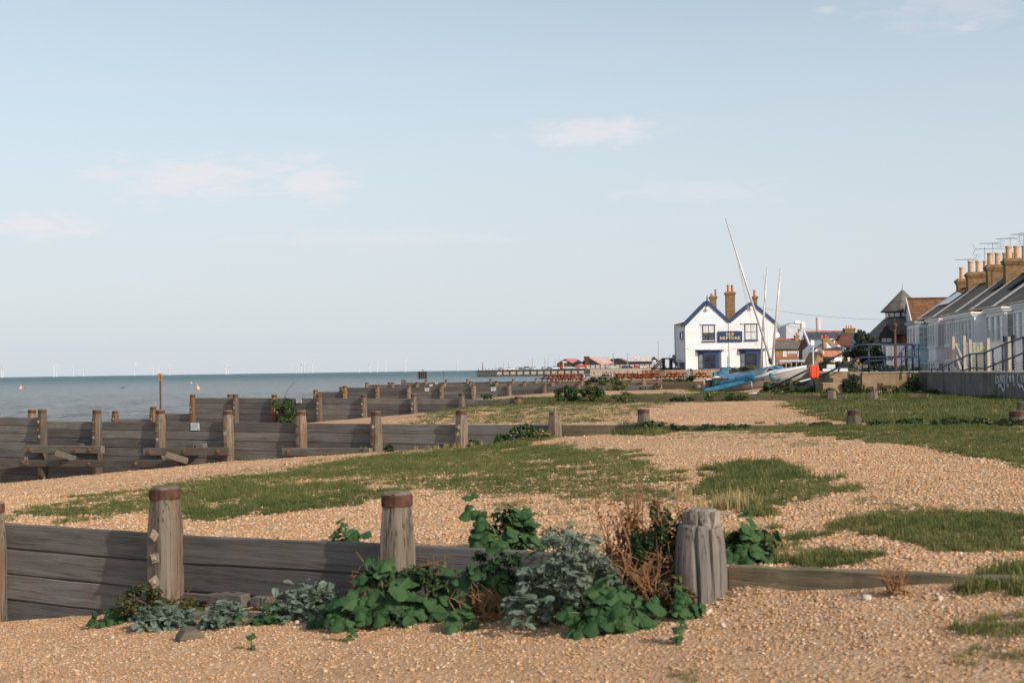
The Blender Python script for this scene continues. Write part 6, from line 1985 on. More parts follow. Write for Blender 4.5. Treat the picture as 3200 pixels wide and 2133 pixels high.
mb = MB(); a = hp(*bq(345, 122), Y1, o); b = hp(*bq(418, 155), Y1, o); mb.box(a[0], b[0], -.08, -.02, b[1], a[1]); mb.build('gable_window', M['pale_glass'], r)
r, o, P, EL, ER, RR, EE = gable_shed('large dark harbour shed, its pale pink roof painted with white lettering', bq(715, 76), bq(618, 142), bq(905, 176), bq(985, 76), bq(1138, 158), Y1 + 8, 26, 'pink_sheet')
mb = MB(); c = hp(*bq(693, 62), Y1 + 8, o); mb.box(c[0] - 1.1, c[0] + 1.1, -1.2, -.35, 0, c[1]); mb.box(c[0] - 1.5, c[0] + 1.5, -1.4, -.15, c[1] - 1.4, c[1] + .1); mb.build('chimney', M['brown_frame'], r)
# worn white lettering on the roof slope: two lines of painted capitals
P3, ER3, RR3, EE3 = Vector((P[0], -.3, P[1] + .25)), Vector((ER[0] + .1, -.3, ER[1] - .1)), Vector((RR[0], 26, RR[1] + .25)), Vector((EE[0] + .1, 26, EE[1] - .1))
nr = (EE3 - ER3).cross(P3 - ER3).normalized(); nr = nr if nr.z > 0 else -nr
def roofpt(u, v):
    return P3.lerp(RR3, u).lerp(ER3.lerp(EE3, u), v) + nr * .06
mb = MB(); rg = random.Random(9)
for (v0, v1, u0, u1, n) in ((.12, .34, .22, .86, 13), (.46, .72, .34, .80, 9)):
    for k in range(n):
        ua = u0 + (u1 - u0) * k / n; ub = ua + (u1 - u0) / n * .72
        if rg.random() < .1: continue
        um = (ua + ub) / 2; vm = (v0 + v1) / 2; t_ = (v1 - v0) * .24; s_ = (ub - ua) * .30
        bars = [(ua, ua + s_, v0, v1), (ub - s_, ub, v0, v1)] + ([(ua + s_, ub - s_, vm - t_ / 2, vm + t_ / 2)] if rg.random() < .5 else [(ua + s_, ub - s_, v1 - t_, v1)] + ([(ua + s_, ub - s_, v0, v0 + t_)] if rg.random() < .6 else []))
        for a_, b_, c_, d_ in bars:
            mb.add([roofpt(a_, c_), roofpt(b_, c_), roofpt(b_, d_), roofpt(a_, d_)], [(0, 1, 2, 3)])
mb.build('roof_lettering', M['paper'], r, kind='stuff', fix=False)
r, o, *_ = gable_shed('small black low-roofed harbour shed right of the pink-roofed shed', bq(1130, 92), bq(1035, 96), bq(1275, 150), bq(1180, 92), bq(1292, 132), Y1 + 30, 8, 'maroon_tile')
# grey roofed shed with its gable at the right
Yg = Y1 + 6
o = at(*bq(1290, 172), Yg); o = Vector((o.x, Yg, DK))
r = thing('harbour_shed', 'black harbour shed with a pale grey roof and a pointed right gable', 'shed', o, 0, 'harbour sheds')
A_, B_, C_, D_ = hp(*bq(1284, 131), Yg, o), hp(*bq(1618, 128), Yg, o), hp(*bq(1648, 60), Yg + 6, o), hp(*bq(1322, 62), Yg + 6, o)
mb = MB(); mb.box(A_[0] + .3, B_[0], .3, 12, 0, A_[1]); mb.build('wall', M['black'], r)
sheet_uv('roof', [((A_[0], -.3, A_[1]), (B_[0], -.3, B_[1]), (C_[0], 6, C_[1]), (D_[0], 6, D_[1])), ((A_[0] + 3, 12.3, A_[1]), (B_[0] + 6, 12.3, B_[1]), (C_[0], 6, C_[1]), (D_[0], 6, D_[1]))], M['pale_sheet'], r, .2)
G_ = [hp(*bq(1612, 150), Yg, o), hp(*bq(1692, 140), Yg, o), hp(*bq(1692, 130), Yg, o), hp(*bq(1650, 62), Yg, o), hp(*bq(1612, 128), Yg, o)]
mb = MB(); mb.prism([(x, z) for x, z in G_], .2, 6, 'y'); mb.build('gable', M['black'], r)
mb = MB(); a, b = hp(*bq(1628, 112), Yg, o), hp(*bq(1672, 138), Yg, o); mb.box(a[0], b[0], .1, .19, b[1], a[1]); mb.build('gable_sign', M['paper'], r)
# red containers, tents, gravel heaps, boundary fence
for (x0, x1, y0, y1, Y, lab) in ((1505, 1640, 118, 162, YH + 16, 'red container on the pier in front of the left red-roofed shed'), (1785, 1980, 110, 160, YH + 18, 'long red container right of the grey tent on the pier')):
    a, b = at(Z3x(x0), Z3y(y1), Y), at(Z3x(x1), Z3y(y0), Y)
    r = thing('container', lab, 'container', (a.x, Y, DK), 0, 'red containers on the pier')
    mb = MB(); mb.box(0, b.x - a.x, 0, 2.5, 0, b.z - DK); mb.build('body', M['red_box'], r, bevel=.05)
    mb = MB()
    for k in range(14):
        x = (b.x - a.x) * (k + .5) / 14; mb.box(x - .06, x + .06, -.06, -.002, .2, b.z - DK - .2)
    mb.build('corrugation', M['red_box'], r, kind='stuff')
a, b = at(Z3x(1568), Z3y(168), YH + 14), at(Z3x(1568), Z3y(62), YH + 14)
o = MB().pipe([(0, 0, 0), (0, 0, b.z - DK)], [.55, .45], 10).build('navigation_post', M['yellow'], loc=(a.x, YH + 14, DK)); tag(o, 'orange-yellow post standing in front of the left red container', 'post')
def heap(px0, px1, py_top, Y, label):
    a, b = at(px0, 1150, Y), at(px1, 1150, Y)
    w = (b.x - a.x) / 2
    h = at((px0 + px1) / 2, py_top, Y).z - DK
    mb = MB(); mb.lathe([(w, -.3), (w * .72, h * .28), (w * .42, h * .60), (w * .18, h * .88), (w * .04, h)], 18, (0, 0, 0), .06)
    o = mb.build('gravel_heap', M['gravel_heap'], loc=(a.x + w, Y, DK), smooth=True); tag(o, label, 'gravel heap', 'gravel heaps in the harbour yard')
heap(Z3x(1680), Z3x(2070), Z3y(86), YH + 30, 'left grey gravel heap, partly behind the long red container')
heap(1887, 1932, 1139.5, YH + 24, 'right grey gravel heap, under the pink-roofed shed')
ya = YH + 34
a, b = at(1830, 1148, ya), at(2045, 1138, ya)
r = thing('yard_fence', 'long grey boundary fence on dark posts in front of the harbour sheds', 'fence', (a.x, ya, DK))
h = at(1935, 1138, ya).z - DK
mb = MB(); mb.box(0, b.x - a.x, 0, .15, 0, h * .93); mb.build('fence_panel', M['concrete_post'], r)
n = 15
for k in range(n):
    x = (b.x - a.x) * k / (n - 1); mb = MB(); mb.box(x - .15, x + .15, -.2, -.003, 0, h + .5); mb.build('post', M['brown_frame'], r)
# low quay and heaps of stuff right of the pier
a, b = at(1997, 1150, 640), at(2120, 1149, 640)
o = MB(); o.box(0, b.x - a.x + 10, 0, 40, -1, DK - .2)
q_ = o.build('quay_wall', M['promenade'], loc=(a.x - 22, 640, 0)); tag(q_, 'pale low concrete quay right of the pier', 'quay')
for k, (px, col, van) in enumerate(((1953, 'blue', 0), (1966, 'black', 0), (1990, 'red', 0), (2003, 'white', 0), (2016, 'silver', 0), (2072, 'grey', 1))):
    Y = 655 + 4 * k
    car(px, '%s %s parked on the low quay, %s from the left there' % (col, 'van' if van else 'car', ORD[k]), col, Y, 4.3, bool(van), R(k * 13 - 30))

# ---------------------------------------------------------------- the town behind the pub
def XZ(px, py, Y): return at(px, py, Y)
Z7x = lambda x: 2440 + x / 7.838
Z7y = lambda y: 980 + y / 7.838
def loc7(x, y, Y, o):
    p = at(Z7x(x), Z7y(y), Y); return (p.x - o.x, p.z - o.z)
TG = CZ - 1.9
# brick store with a hipped slate roof and a white name board
Yb_ = 255.0
o = at(2424, 1130, Yb_); o = Vector((o.x, Yb_, TG))
r = thing('brick_store', 'two-storey tan brick store with a hipped slate roof and a white name board', 'building', o)
xw = loc7(690, 860, Yb_, o)[0]; ze = loc7(350, 858, Yb_, o)[1]
mb = MB(); mb.box(0, xw, 0, 9, 0, ze); mb.build('wall', M['tan_brick'], r)
z1 = loc7(350, 885, Yb_, o)[1]
mb = MB(); mb.box(-.02, xw + .02, -.04, -.003, z1, ze); mb.build('brick_band', M['red_brick'], r)
z2 = loc7(350, 1060, Yb_, o)[1]
mb = MB(); mb.box(-.02, xw + .02, -.04, -.003, z2 - .3, z2 + .15); mb.build('brick_band', M['red_brick'], r)
R0, R1, E1 = loc7(-20, 620, Yb_ + 4.5, o), loc7(430, 628, Yb_ + 4.5, o), loc7(712, 852, Yb_, o)
rl = max(R0[0], .5)
sheet_uv('roof', [((-.4, -.4, ze), (xw + .3, -.4, ze), (R1[0], 4.5, R1[1]), (rl - 3, 4.5, R1[1])), ((xw + .3, -.4, ze), (xw + .3, 9.4, ze), (R1[0], 4.5, R1[1]), (R1[0], 4.499, R1[1])),
                  ((-.4, 9.4, ze), (xw + .3, 9.4, ze), (R1[0], 4.5, R1[1]), (rl - 3, 4.5, R1[1]))], M['slate_old'], r, .12)
MB().pipe([(rl - 3, 4.5, R1[1] + .12), (R1[0], 4.5, R1[1] + .12), (xw + .2, -.3, ze + .15)], .11, 6).build('ridge_tile', M['terracotta'], r)
for x0, x1, y0, y1 in ((48, 132, 915, 1040), (410, 493, 907, 1034), (428, 494, 1104, 1200)):
    a, b = loc7(x0, y1, Yb_, o), loc7(x1, y0, Yb_, o)
    window(r, a[0], b[0], a[1], b[1], -.04, 'white', cols=3, rows=4, fw=.12, bar=.06)
a, b = loc7(160, 983, Yb_, o), loc7(383, 915, Yb_, o)
mb = MB(); mb.box(a[0], b[0], -.14, -.045, a[1], b[1]); nbd = mb.build('name_board', M['paper'], r)
def text_part(body, xc, z, size, y, mat, parent):
    cu = bpy.data.curves.new('lettering', 'FONT'); cu.body = body; cu.size = size; cu.align_x = 'CENTER'; cu.extrude = .01; cu.offset = .006
    t = bpy.data.objects.new('lettering', cu); COL.objects.link(t); t.parent = parent; t.location = (xc, y, z); t.rotation_euler = (R(90), 0, 0); cu.materials.append(mat)
    return t
hb = b[1] - a[1]
text_part('ROYAL NATIVE', (a[0] + b[0]) / 2, a[1] + hb * .56, hb * .42, -.152, M['ink'], nbd)
text_part('OYSTER STORES', (a[0] + b[0]) / 2, a[1] + hb * .12, hb * .42, -.152, M['ink'], nbd)
c = loc7(390, 545, Yb_ + 4, o)
chimney(r, c[0], 4.2, .75, .9, R1[1] - .5, loc7(390, 520, Yb_ + 4, o)[1], [(0, .45)], 'tan_brick', 'terracotta', .45, .17)
# pale industrial tower
Yt_ = 430
o = at(Z7x(128), 1100, Yt_); o = Vector((o.x, Yt_, TG))
r = thing('industrial_tower', 'pale grey clad industrial tower with a sloped top and a jutting head', 'tower', o)
def t7(x, y): return loc7(x, y, Yt_, o)
mb = MB(); mb.prism([t7(128, 1000), t7(415, 1000), t7(415, 380), t7(500, 365), t7(500, 195), t7(405, 193), t7(128, 292)], 0, 14, 'y'); mb.build('tower_body', M['tower'], r)
a, b = t7(503, 365), t7(592, 195)
mb = MB(); mb.box(a[0], b[0], -.4, 14.2, a[1], b[1]); mb.build('tower_head', M['tower_light'], r)
a, b = t7(420, 1000), t7(498, 375)
mb = MB(); mb.box(a[0] + .1, b[0], 1.2, 12, a[1], b[1]); mb.build('stair_shaft', M['tower_light'], r)
a, b = t7(455, 640), t7(496, 378)
mb = MB(); mb.box(a[0], b[0], .8, 1.19, a[1], b[1]); mb.build('shaft_opening', M['beige_pole'], r)
p = t7(420, 210); mb = MB(); mb.box(p[0] - .9, p[0] + .9, -.3, -.01, p[1] - .3, p[1] + .5); mb.build('lamp_box', M['tower_light'], r)
p = t7(195, 415); mb = MB(); mb.box(p[0] - .5, p[0] + .5, -.1, -.01, p[1] - .6, p[1] + .6); mb.build('vent', M['beige_pole'], r)
a, b = at(Z7x(930), 1100, 480), at(Z7x(926), Z7y(92), 480)
o_ = MB().pipe([(0, 0, 0), (0, 0, b.z - TG)], [.85, .80], 12).build('flue', M['beige_pole'], loc=(a.x, 480, TG), smooth=True)
tag(o_, 'tall slim beige flue rising behind the dark slate roof', 'chimney flue')
# dark slate roofed building
Yd_ = 232
o = at(Z7x(500), 1100, Yd_); o = Vector((o.x, Yd_, TG))
def d7(x, y, dy=0): return loc7(x, y, Yd_ + dy, o)
r = thing('slate_roofed_building', 'long building with a big dark blue-grey slate roof and white edged gable', 'building', o)
RL, RRg, EL, ER = d7(570, 447, 5), d7(1610, 440, 5), d7(730, 850), d7(1640, 850)
mb = MB(); mb.box(EL[0] + .1, ER[0] + 4, .2, 9.8, 0, EL[1]); mb.build('wall', M['tan_brick'], r)
sheet_uv('roof', [((EL[0], 0, EL[1]), (ER[0] + 4, 0, ER[1]), (RRg[0] + 1, 5, RRg[1]), (RL[0], 5, RL[1])), ((EL[0], 10, EL[1]), (ER[0] + 4, 10, ER[1]), (RRg[0] + 1, 5, RRg[1]), (RL[0], 5, RL[1]))], M['slate_far'], r, .14)
MB().pipe([(RL[0], 5, RL[1] + .12), (RRg[0] + 1, 5, RRg[1] + .12)], .09, 6).build('ridge_tile', M['terracotta'], r)
GL = d7(490, 690, 3)
mb = MB(); mb.add([(RL[0], 5, RL[1] - .1), (EL[0], -.02, EL[1] - .15), (2 * RL[0] - EL[0], 9.9, EL[1] - .15), (EL[0], -.02, 0), (2 * RL[0] - EL[0], 9.9, 0)], [(0, 1, 2), (1, 3, 4, 2)]); mb.build('gable', M['brown_frame'], r, fix=False)
mb = MB(); mb.beam((RL[0] - .02, 4.9, RL[1] + .04), (EL[0] - .02, -.15, EL[1]), .22, .5, up=(0, -1, 1)); mb.build('bargeboard', M['white'], r)
a = d7(575, 595, 4); mb = MB(); mb.lathe([(.26, 0), (.3, .06), (.24, .1)], 12); q_ = mb.build('round_plaque', M['paper'], r, loc=(RL[0] - .45, 4.0, a[1])); q_.rotation_euler = (R(90), 0, R(-55))
a, b, c, d = [Vector((x, .0, z)) for x, z in (d7(805, 640), d7(845, 640), d7(892, 722), d7(840, 726))]
def onroof(p):
    f = (p[1] - EL[1]) / (RL[1] - EL[1]); return Vector((p[0], 5 * f - .16, p[1] + .10))
Q = [onroof(d7(*p)) for p in ((838, 724), (892, 718), (848, 640), (806, 644))]
sheet_uv('skylight', [tuple(Q)], M['pale_glass'], r, .06)
MB().pipe(Q + [Q[0]], .09, 5).build('skylight_frame', M['blue'], r)
c = d7(1650, 420, 5)
chimney(r, c[0] + .2, 5.2, 1.7, 1.3, RL[1] - 1.5, d7(1650, 352, 5)[1], [(-.4, .5), (.0, .45), (.4, .5)], 'yellow_brick', 'buff', .5, .16)
r2 = thing('red_roofed_house', 'house with a steep dark red tiled roof beside the conifer', 'house', o + Vector((ER[0] - 6, -14, 0)))
o2 = r2.location.copy()
def e7(x, y, dy=0): return loc7(x, y, Yd_ - 14 + dy, o2)
A_, B_, C_, D_ = e7(1330, 770), e7(1700, 780), e7(1700, 470, 4), e7(1500, 488, 4)
mb = MB(); mb.box(A_[0] + .1, B_[0], .15, 7.8, 0, A_[1]); mb.build('wall', M['tan_brick'], r2)
sheet_uv('roof', [((A_[0], 0, A_[1]), (B_[0], 0, B_[1]), (C_[0], 4, C_[1]), (D_[0], 4, D_[1])), ((A_[0], 8, A_[1]), (B_[0], 8, B_[1]), (C_[0], 4, C_[1]), (D_[0], 4, D_[1]))], M['maroon_tile'], r2, .14)
# white cottage with a tan chimney stack, seen end on
Yc_ = 205
o = at(Z7x(695), 1110, Yc_); o = Vector((o.x, Yc_, TG))
def c7(x, y, dy=0): return loc7(x, y, Yc_ + dy, o)
r = thing('white_cottage', 'white gabled cottage with a tall tan brick chimney and a pale blue-grey side wall', 'cottage', o)
mb = MB(); mb.prism([c7(845, 1200), c7(1240, 1200), c7(1240, 800), c7(1100, 628), c7(1010, 730), c7(840, 888)], .0, 9, 'y'); mb.build('wall', M['white'], r)
SL = c7(690, 885, 6)
a = c7(845, 890); b = c7(845, 1200)
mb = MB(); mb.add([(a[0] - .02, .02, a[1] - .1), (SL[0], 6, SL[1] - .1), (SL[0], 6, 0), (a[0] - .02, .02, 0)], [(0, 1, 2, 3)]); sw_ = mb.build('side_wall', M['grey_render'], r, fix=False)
p = c7(740, 920, 4.2)
f0, f1 = .42, .62
lx = lambda f: (a[0] + (SL[0] - a[0]) * f - .04, 6 * f)
za_, zb_ = c7(770, 1065, 3)[1], c7(770, 915, 3)[1]
x0, y0 = lx(f0); x1, y1 = lx(f1)
mb = MB(); mb.add([(x0, y0 - .05, za_), (x1, y1 - .05, za_), (x1, y1 - .05, zb_), (x0, y0 - .05, zb_)], [(0, 1, 2, 3)]); mb.build('window', M['glass'], r, fix=False)
T0 = c7(1010, 640, 3)
sheet_uv('roof', [((a[0] - .15, -.1, a[1] + .06), (SL[0] - .15, 6, SL[1] + .06), (c7(985, 690, 6)[0], 6, c7(985, 655, 6)[1]), (c7(1008, 735)[0], -.1, c7(1008, 735)[1] + .06))], M['slate'], r, .12)
sheet_uv('roof', [((c7(1008, 733)[0], -.1, c7(1008, 733)[1] + .06), (c7(985, 655, 6)[0], 6, c7(985, 655, 6)[1]), (c7(1090, 600, 6)[0], 6, c7(1090, 590, 6)[1]), (c7(1100, 625)[0], -.1, c7(1100, 625)[1] + .06)),
                  ((c7(1100, 625)[0], -.1, c7(1100, 625)[1] + .06), (c7(1200, 600, 6)[0], 6, c7(1200, 600, 6)[1]), (c7(1330, 790, 6)[0], 6, c7(1330, 790, 6)[1]), (c7(1245, 800)[0], -.1, c7(1245, 800)[1] + .06))], M['slate'], r, .12)
ca, cb = c7(1008, 880), c7(1096, 612)
chimney(r, (ca[0] + cb[0]) / 2, -.45, cb[0] - ca[0] - .1, .8, ca[1], cb[1], [(-.4, .5), (.15, .6), (.45, .4)], 'tan_brick', 'terracotta', .5, .16)
# white flat-roofed dormer block
Yq = 214
o = at(Z7x(1120), 1110, Yq); o = Vector((o.x, Yq, TG))
def q7(x, y, dy=0): return loc7(x, y, Yq + dy, o)
r = thing('dormer_house', 'small white house with a lean-to grey roof and a white framed dormer window', 'house', o)
a, b = q7(1185, 830), q7(1335, 610)
mb = MB(); mb.box(a[0], b[0], 0, 4, 0, b[1]); mb.build('wall', M['white'], r)
window(r, q7(1200, 700)[0], q7(1305, 700)[0], q7(1200, 750)[1], q7(1200, 630)[1], -.03, 'white', 'pale_glass', cols=4, rows=1, fw=.12)
sheet_uv('roof', [((q7(1180, 655)[0], -.4, q7(1180, 655)[1]), (q7(1345, 595)[0], -.4, q7(1345, 600)[1]), (q7(1370, 575, 4)[0], 4, q7(1370, 572, 4)[1]), (q7(1110, 618, 4)[0], 4, q7(1110, 618, 4)[1]))], M['slate_old'], r, .15)
c = q7(1275, 720)
chimney(r, c[0], -1.0, .8, .7, q7(1275, 830)[1], q7(1275, 730)[1], [(-.2, .4), (.2, .35)], 'tan_brick', 'terracotta', .4, .15)
# low slate roof with white gables
Yr = 196
o = at(Z7x(1000), 1110, Yr); o = Vector((o.x, Yr, TG))
def r7(x, y, dy=0): return loc7(x, y, Yr + dy, o)
r = thing('gabled_house', 'low dark slate roofed house with two white gables, below the dormer house', 'house', o)
a, b = r7(1000, 905), r7(1500, 905)
mb = MB(); mb.box(a[0], b[0] + 1, .1, 6, 0, a[1]); mb.build('wall', M['white'], r)
sheet_uv('roof', [((a[0], 0, a[1]), (b[0] + .5, 0, a[1]), (r7(1560, 805, 3)[0], 3, r7(1560, 803, 3)[1]), (r7(1130, 850, 3)[0], 3, r7(1130, 838, 3)[1]))], M['slate_far'], r, .12)
for g0, g1, g2 in (((1490, 902), (1612, 800), (1665, 860)), ((1440, 800), (1492, 752), (1537, 800))):
    P_ = [r7(*g0), r7(*g2), r7(*g1)]
    dy = 1 if g0[0] == 1490 else 3.2
    bot = P_[0][1] - .6
    mb = MB(); mb.prism([(P_[0][0], P_[0][1]), (P_[1][0], min(P_[1][1], P_[0][1])), (P_[1][0], P_[1][1] + .001), (P_[2][0], P_[2][1])], -.6 + dy - 1, dy + 2, 'y'); mb.build('gable', M['white'], r)
# orange tiled bungalow
Yo = 176
o = at(Z7x(870), 1120, Yo); o = Vector((o.x, Yo, TG))
def o7(x, y, dy=0): return loc7(x, y, Yo + dy, o)
r = thing('bungalow', 'bungalow with an orange tiled roof and a tan gable, behind the bushes', 'bungalow', o)
pk, el, er = o7(945, 930), o7(835, 1140), o7(1030, 1050)
mb = MB(); mb.prism([(el[0], 0), (er[0], 0), (er[0], er[1]), (pk[0], pk[1]), (el[0], el[1])], .1, 6, 'y'); mb.build('wall', M['tan_brick'], r)
sheet_uv('roof', [((er[0], -.1, er[1]), (o7(1710, 1050, 6)[0], 6, o7(1710, 1050, 6)[1]), (o7(1740, 905, 7)[0], 7, o7(1740, 905, 7)[1]), (pk[0], -.1, pk[1] + .15))], M['orange_tile'], r, .14)
sheet_uv('roof', [((el[0] - .2, -.1, el[1]), (el[0] + 4, 8, el[1]), (pk[0] + 4, 8, pk[1] + .15), (pk[0], -.1, pk[1] + .152))], M['slate_old'], r, .14)
MB().pipe([(o7(1032, 960)[0], -.2, o7(1032, 985)[1]), (o7(1032, 960)[0], -.2, o7(1032, 905)[1])], .09, 6).build('vent_pipe', M['paper'], r)
# street lamp, vans, sheds between pub and brick store
Ys = 150
a, b = at(Z7x(792), Z7y(1140), Ys), at(Z7x(785), Z7y(680), Ys)
r = thing('street_lamp', 'blue-grey street lamp post with a white head in front of the white cottage', 'street lamp', (a.x, Ys, CZ - 1.2))
MB().pipe([(0, 0, 0), (0, 0, b.z - CZ + 1.2)], [.11, .08], 8).build('pole', M['grey_render'], r)
mb = MB(); mb.box(-.28, .12, -.16, .16, b.z - CZ + .75, b.z - CZ + 1.35); mb.build('lamp_head', M['white'], r, bevel=.05)
r = car(2493, 'pale blue van parked behind the boats, left of the red case', 'pale_blue', 245, 4.6, True, R(78))
r.location = (at(2493, 1140, 245).x, 245, at(2493, 1133, 245).z - 2.08)
Yk = 205
a, b = at(2436, 1128, Yk), at(2533, 1124, Yk)
r = thing('pergola', 'long blue-grey flat canopy on thin posts between the pub and the brick store', 'canopy', (a.x, Yk, CZ - 1.4))
z = a.z - CZ + 1.4
mb = MB(); mb.box(0, b.x - a.x, 0, 3, z - .12, z + .16); mb.build('roof', M['grey_render'], r)
for k in range(6):
    x = (b.x - a.x) * (k + .3) / 6; MB().pipe([(x, .2, 0), (x, .2, z - .12)], .08, 6).build('post', M['lead'], r)
for k, (px, col, Y) in enumerate(((2447, 'red', 240), (2461, 'white', 244), (2474, 'silver', 238), (2516, 'red', 242))):
    c_ = car(px, '%s car parked under the blue-grey canopy beside the pub, %s from the pub' % (col, ORD[k]), col, Y, 4.1, False, R(75 + 9 * k))
    c_.location.z = at(px, 1137, Y).z - 1.5
# garden wall of white blocks with a stepped top
Yw = 74
a = at(Z7x(1000), Z7y(1430), Yw)
r = thing('block_wall', 'white painted block garden wall with a stepped battlement top, above the steps', 'wall', (a.x, Yw, CZ - 1.0))
o = Vector((a.x, Yw, CZ - 1.0))
def w7(x, y): return loc7(x, y, Yw, o)
bwid = .44; bht = .215
colx = np.arange(w7(1000, 0)[0], w7(1440, 0)[0], bwid)
def topy(x7):
    for lo, hi, y in ((1000, 1030, 1265), (1030, 1138, 1192), (1138, 1210, 1240), (1210, 1275, 1190), (1275, 1305, 1262), (1305, 1370, 1300), (1370, 1450, 1330)):
        if lo <= x7 < hi: return y
    return 1330
sc7 = (w7(1440, 0)[0] - w7(1000, 0)[0]) / 440
row = 0
z = w7(1200, 1440)[1]
proto_me = None
ztop = w7(1200, 1190)[1]
while z + bht <= ztop + .06:
    x = w7(1000, 0)[0] - (bwid / 2 if row % 2 else 0)
    while x < w7(1430, 0)[0]:
        xm7 = 1000 + (x + bwid / 2 - w7(1000, 0)[0]) / sc7
        if z + bht <= w7(1200, topy(xm7))[1] + .05:
            if proto_me is None:
                b_ = MB(); b_.box(.006, bwid - .006, 0, .2, .006, bht - .006); ob = b_.build('block', M['block_white'], r, bevel=.012); proto_me = ob.data; ob.location = (x, 0, z)
            else:
                ob = link('block', proto_me, r, .012, loc=(x, 0, z))
        x += bwid
    z += bht; row += 1
# ---------------------------------------------------------------- the terrace on the right
for nm, c in (('turquoise', (.16, .46, .47)), ('pink', (.58, .42, .45)), ('pale_blue', (.52, .61, .69)), ('teal_pale', (.58, .70, .71)), ('cool_white', (.80, .81, .83))):
    M[nm] = simple(nm + '_paint', c, .55, .05, 3, .04, grime=.08)
def LX(Z): return 26.8 + .09 * (Z - 74.5)
HROT = math.atan2(.996, .0896)
HG = CZ - 2.0
def terrace_house(Z0, Z1, label, wall, bays, roof='slate', chim=None, ridge=7.2, lower='white'):
    w = (Z1 - Z0) * 1.004
    r = thing('terraced_house', label, 'house', (LX(Z0), Z0, HG), HROT, 'terraced houses along the promenade')
    D = -6.4
    mb = MB(); mb.prism([(0, 0), (0, 4.95), (-3.2, ridge), (D, 4.95), (D, 0)], .004, w - .004, 'x'); mb.build('wall', M[wall], r)
    sheet_uv('roof', [((0, .22, 4.93), (w - .02, .22, 4.93), (w - .02, -3.2, ridge + .1), (0, -3.2, ridge + .1)), ((0, D - .2, 4.93), (w - .02, D - .2, 4.93), (w - .02, -3.2, ridge + .1), (0, -3.2, ridge + .1))], M[roof], r, .09)
    mb = MB(); mb.beam((w - .10, .30, 5.0), (w - .10, -3.2, ridge + .2), .16, .10, up=(0, .5, 1)); mb.build('verge', M['lead'], r)
    MB().pipe([(.0, -3.2, ridge + .14), (w, -3.2, ridge + .14)], .10, 6).build('ridge_tile', M['slate'], r)
    MB().pipe([(.0, .30, 4.86), (w, .30, 4.86)], .06, 6).build('gutter', M['black'] if wall != 'white' else M['white'], r)
    for b in bays:
        x0, x1, col, panel, d = b['x0'], b['x1'], b['col'], b['panel'], b.get('d', .95)
        mb = MB(); mb.box(x0, x1, .003, d, 0, 4.70); bw = mb.build('bay', M[col], r)
        mb = MB(); mb.box(x0 - .10, x1 + .10, .004, d + .12, 4.702, 4.82); mb.box(x0 - .18, x1 + .18, .004, d + .2, 4.822, 4.93); mb.build('bay_cornice', M[b.get('trim', 'white')], r)
        sheet_uv('bay_roof', [((x0 - .16, d + .18, 4.97), (x1 + .16, d + .18, 4.97), (x1 + .1, -.45, 5.36), (x0 - .1, -.45, 5.36))], M['slate'], r, .05)
        n = b.get('n', 3)
        cw = (x1 - x0 - .16) / n
        for k in range(n):
            xa = x0 + .08 + cw * k
            window(r, xa + .03, xa + cw - .03, 3.12, 4.56, d, b.get('frame', 'white'), b.get('pane', 'pale_glass'), cols=1, rows=2, fw=.07, sgn=1, sill=False)
            mb = MB(); mb.box(xa + .05, xa + cw - .05, d + .001, d + .035, 2.28, 2.98); mb.build('bay_panel', M[panel], r)
            window(r, xa + .03, xa + cw - .03, .72, 2.1, d, b.get('frame', 'white'), 'pale_glass', cols=1, rows=2, fw=.07, sgn=1, sill=False)
        mb = MB(); mb.box(x0 - .05, x1 + .05, d + .001, d + .08, 3.02, 3.10); mb.box(x0 - .05, x1 + .05, d + .001, d + .08, 2.16, 2.24); mb.build('sill_band', M[b.get('band', 'white')], r)
        if b.get('cheek'):
            window(r, .14, d - .08, 3.10, 4.58, x0, b.get('frame', 'white'), b['cheek'], cols=b.get('cc', 1), rows=b.get('cr', 2), fw=.06, axis='y', sgn=-1, sill=False)
            mb = MB(); mb.box(x0 - .035, x0 - .001, .12, d * .48, 2.30, 2.96); mb.box(x0 - .035, x0 - .001, d * .52, d - .08, 2.30, 2.96); mb.build('bay_panel', M[b.get('cpanel', panel)], r)
            mb = MB(); mb.box(x0 - .08, x0 - .001, .0, d + .04, 3.0, 3.07); mb.box(x0 - .08, x0 - .001, .0, d + .04, 2.16, 2.24); mb.build('sill_band', M[b.get('band', 'white')], r)
            window(r, .14, d - .08, .6, 2.05, x0, b.get('frame', 'white'), 'pale_glass', cols=2, rows=2, fw=.06, axis='y', sgn=-1, sill=False)
        MB().pipe([(x0 - .08, .08, 4.7), (x0 - .08, .08, 0)], .045, 6).build('downpipe', M[b.get('pipe', 'black')], r)
    if chim:
        for (x, dep, top, pots, ph, pr, mt) in chim:
            chimney(r, x, -3.2, .62, dep, ridge - .75, top, pots, mt, 'buff', ph, pr, 'y')
    return r
hA = terrace_house(97.6, 103.2, 'far end terraced house with turquoise trim and a windowed white bay', 'cool_white',
    [dict(x0=.55, x1=3.9, col='cool_white', panel='turquoise', band='turquoise', trim='lead', cheek='pale_glass', cc=2, cr=4, n=3, cpanel='pale_blue')], 'slate',
    [(.3, 1.5, 8.25, [-.5, 0, .5], .78, .17, 'yellow_brick'), (5.3, .7, 8.1, [0], .85, .17, 'yellow_brick')])
hB = terrace_house(91.2, 97.55, 'white terraced house with a shuttered bay, second from the far end', 'cool_white',
    [dict(x0=.65, x1=3.1, col='cool_white', panel='cool_white', cheek='blind', cc=3, cr=1, n=3)], 'slate_brown',
    [(.35, 1.9, 8.3, [-.72, -.24, .24, .72], .78, .18, 'yellow_brick')])
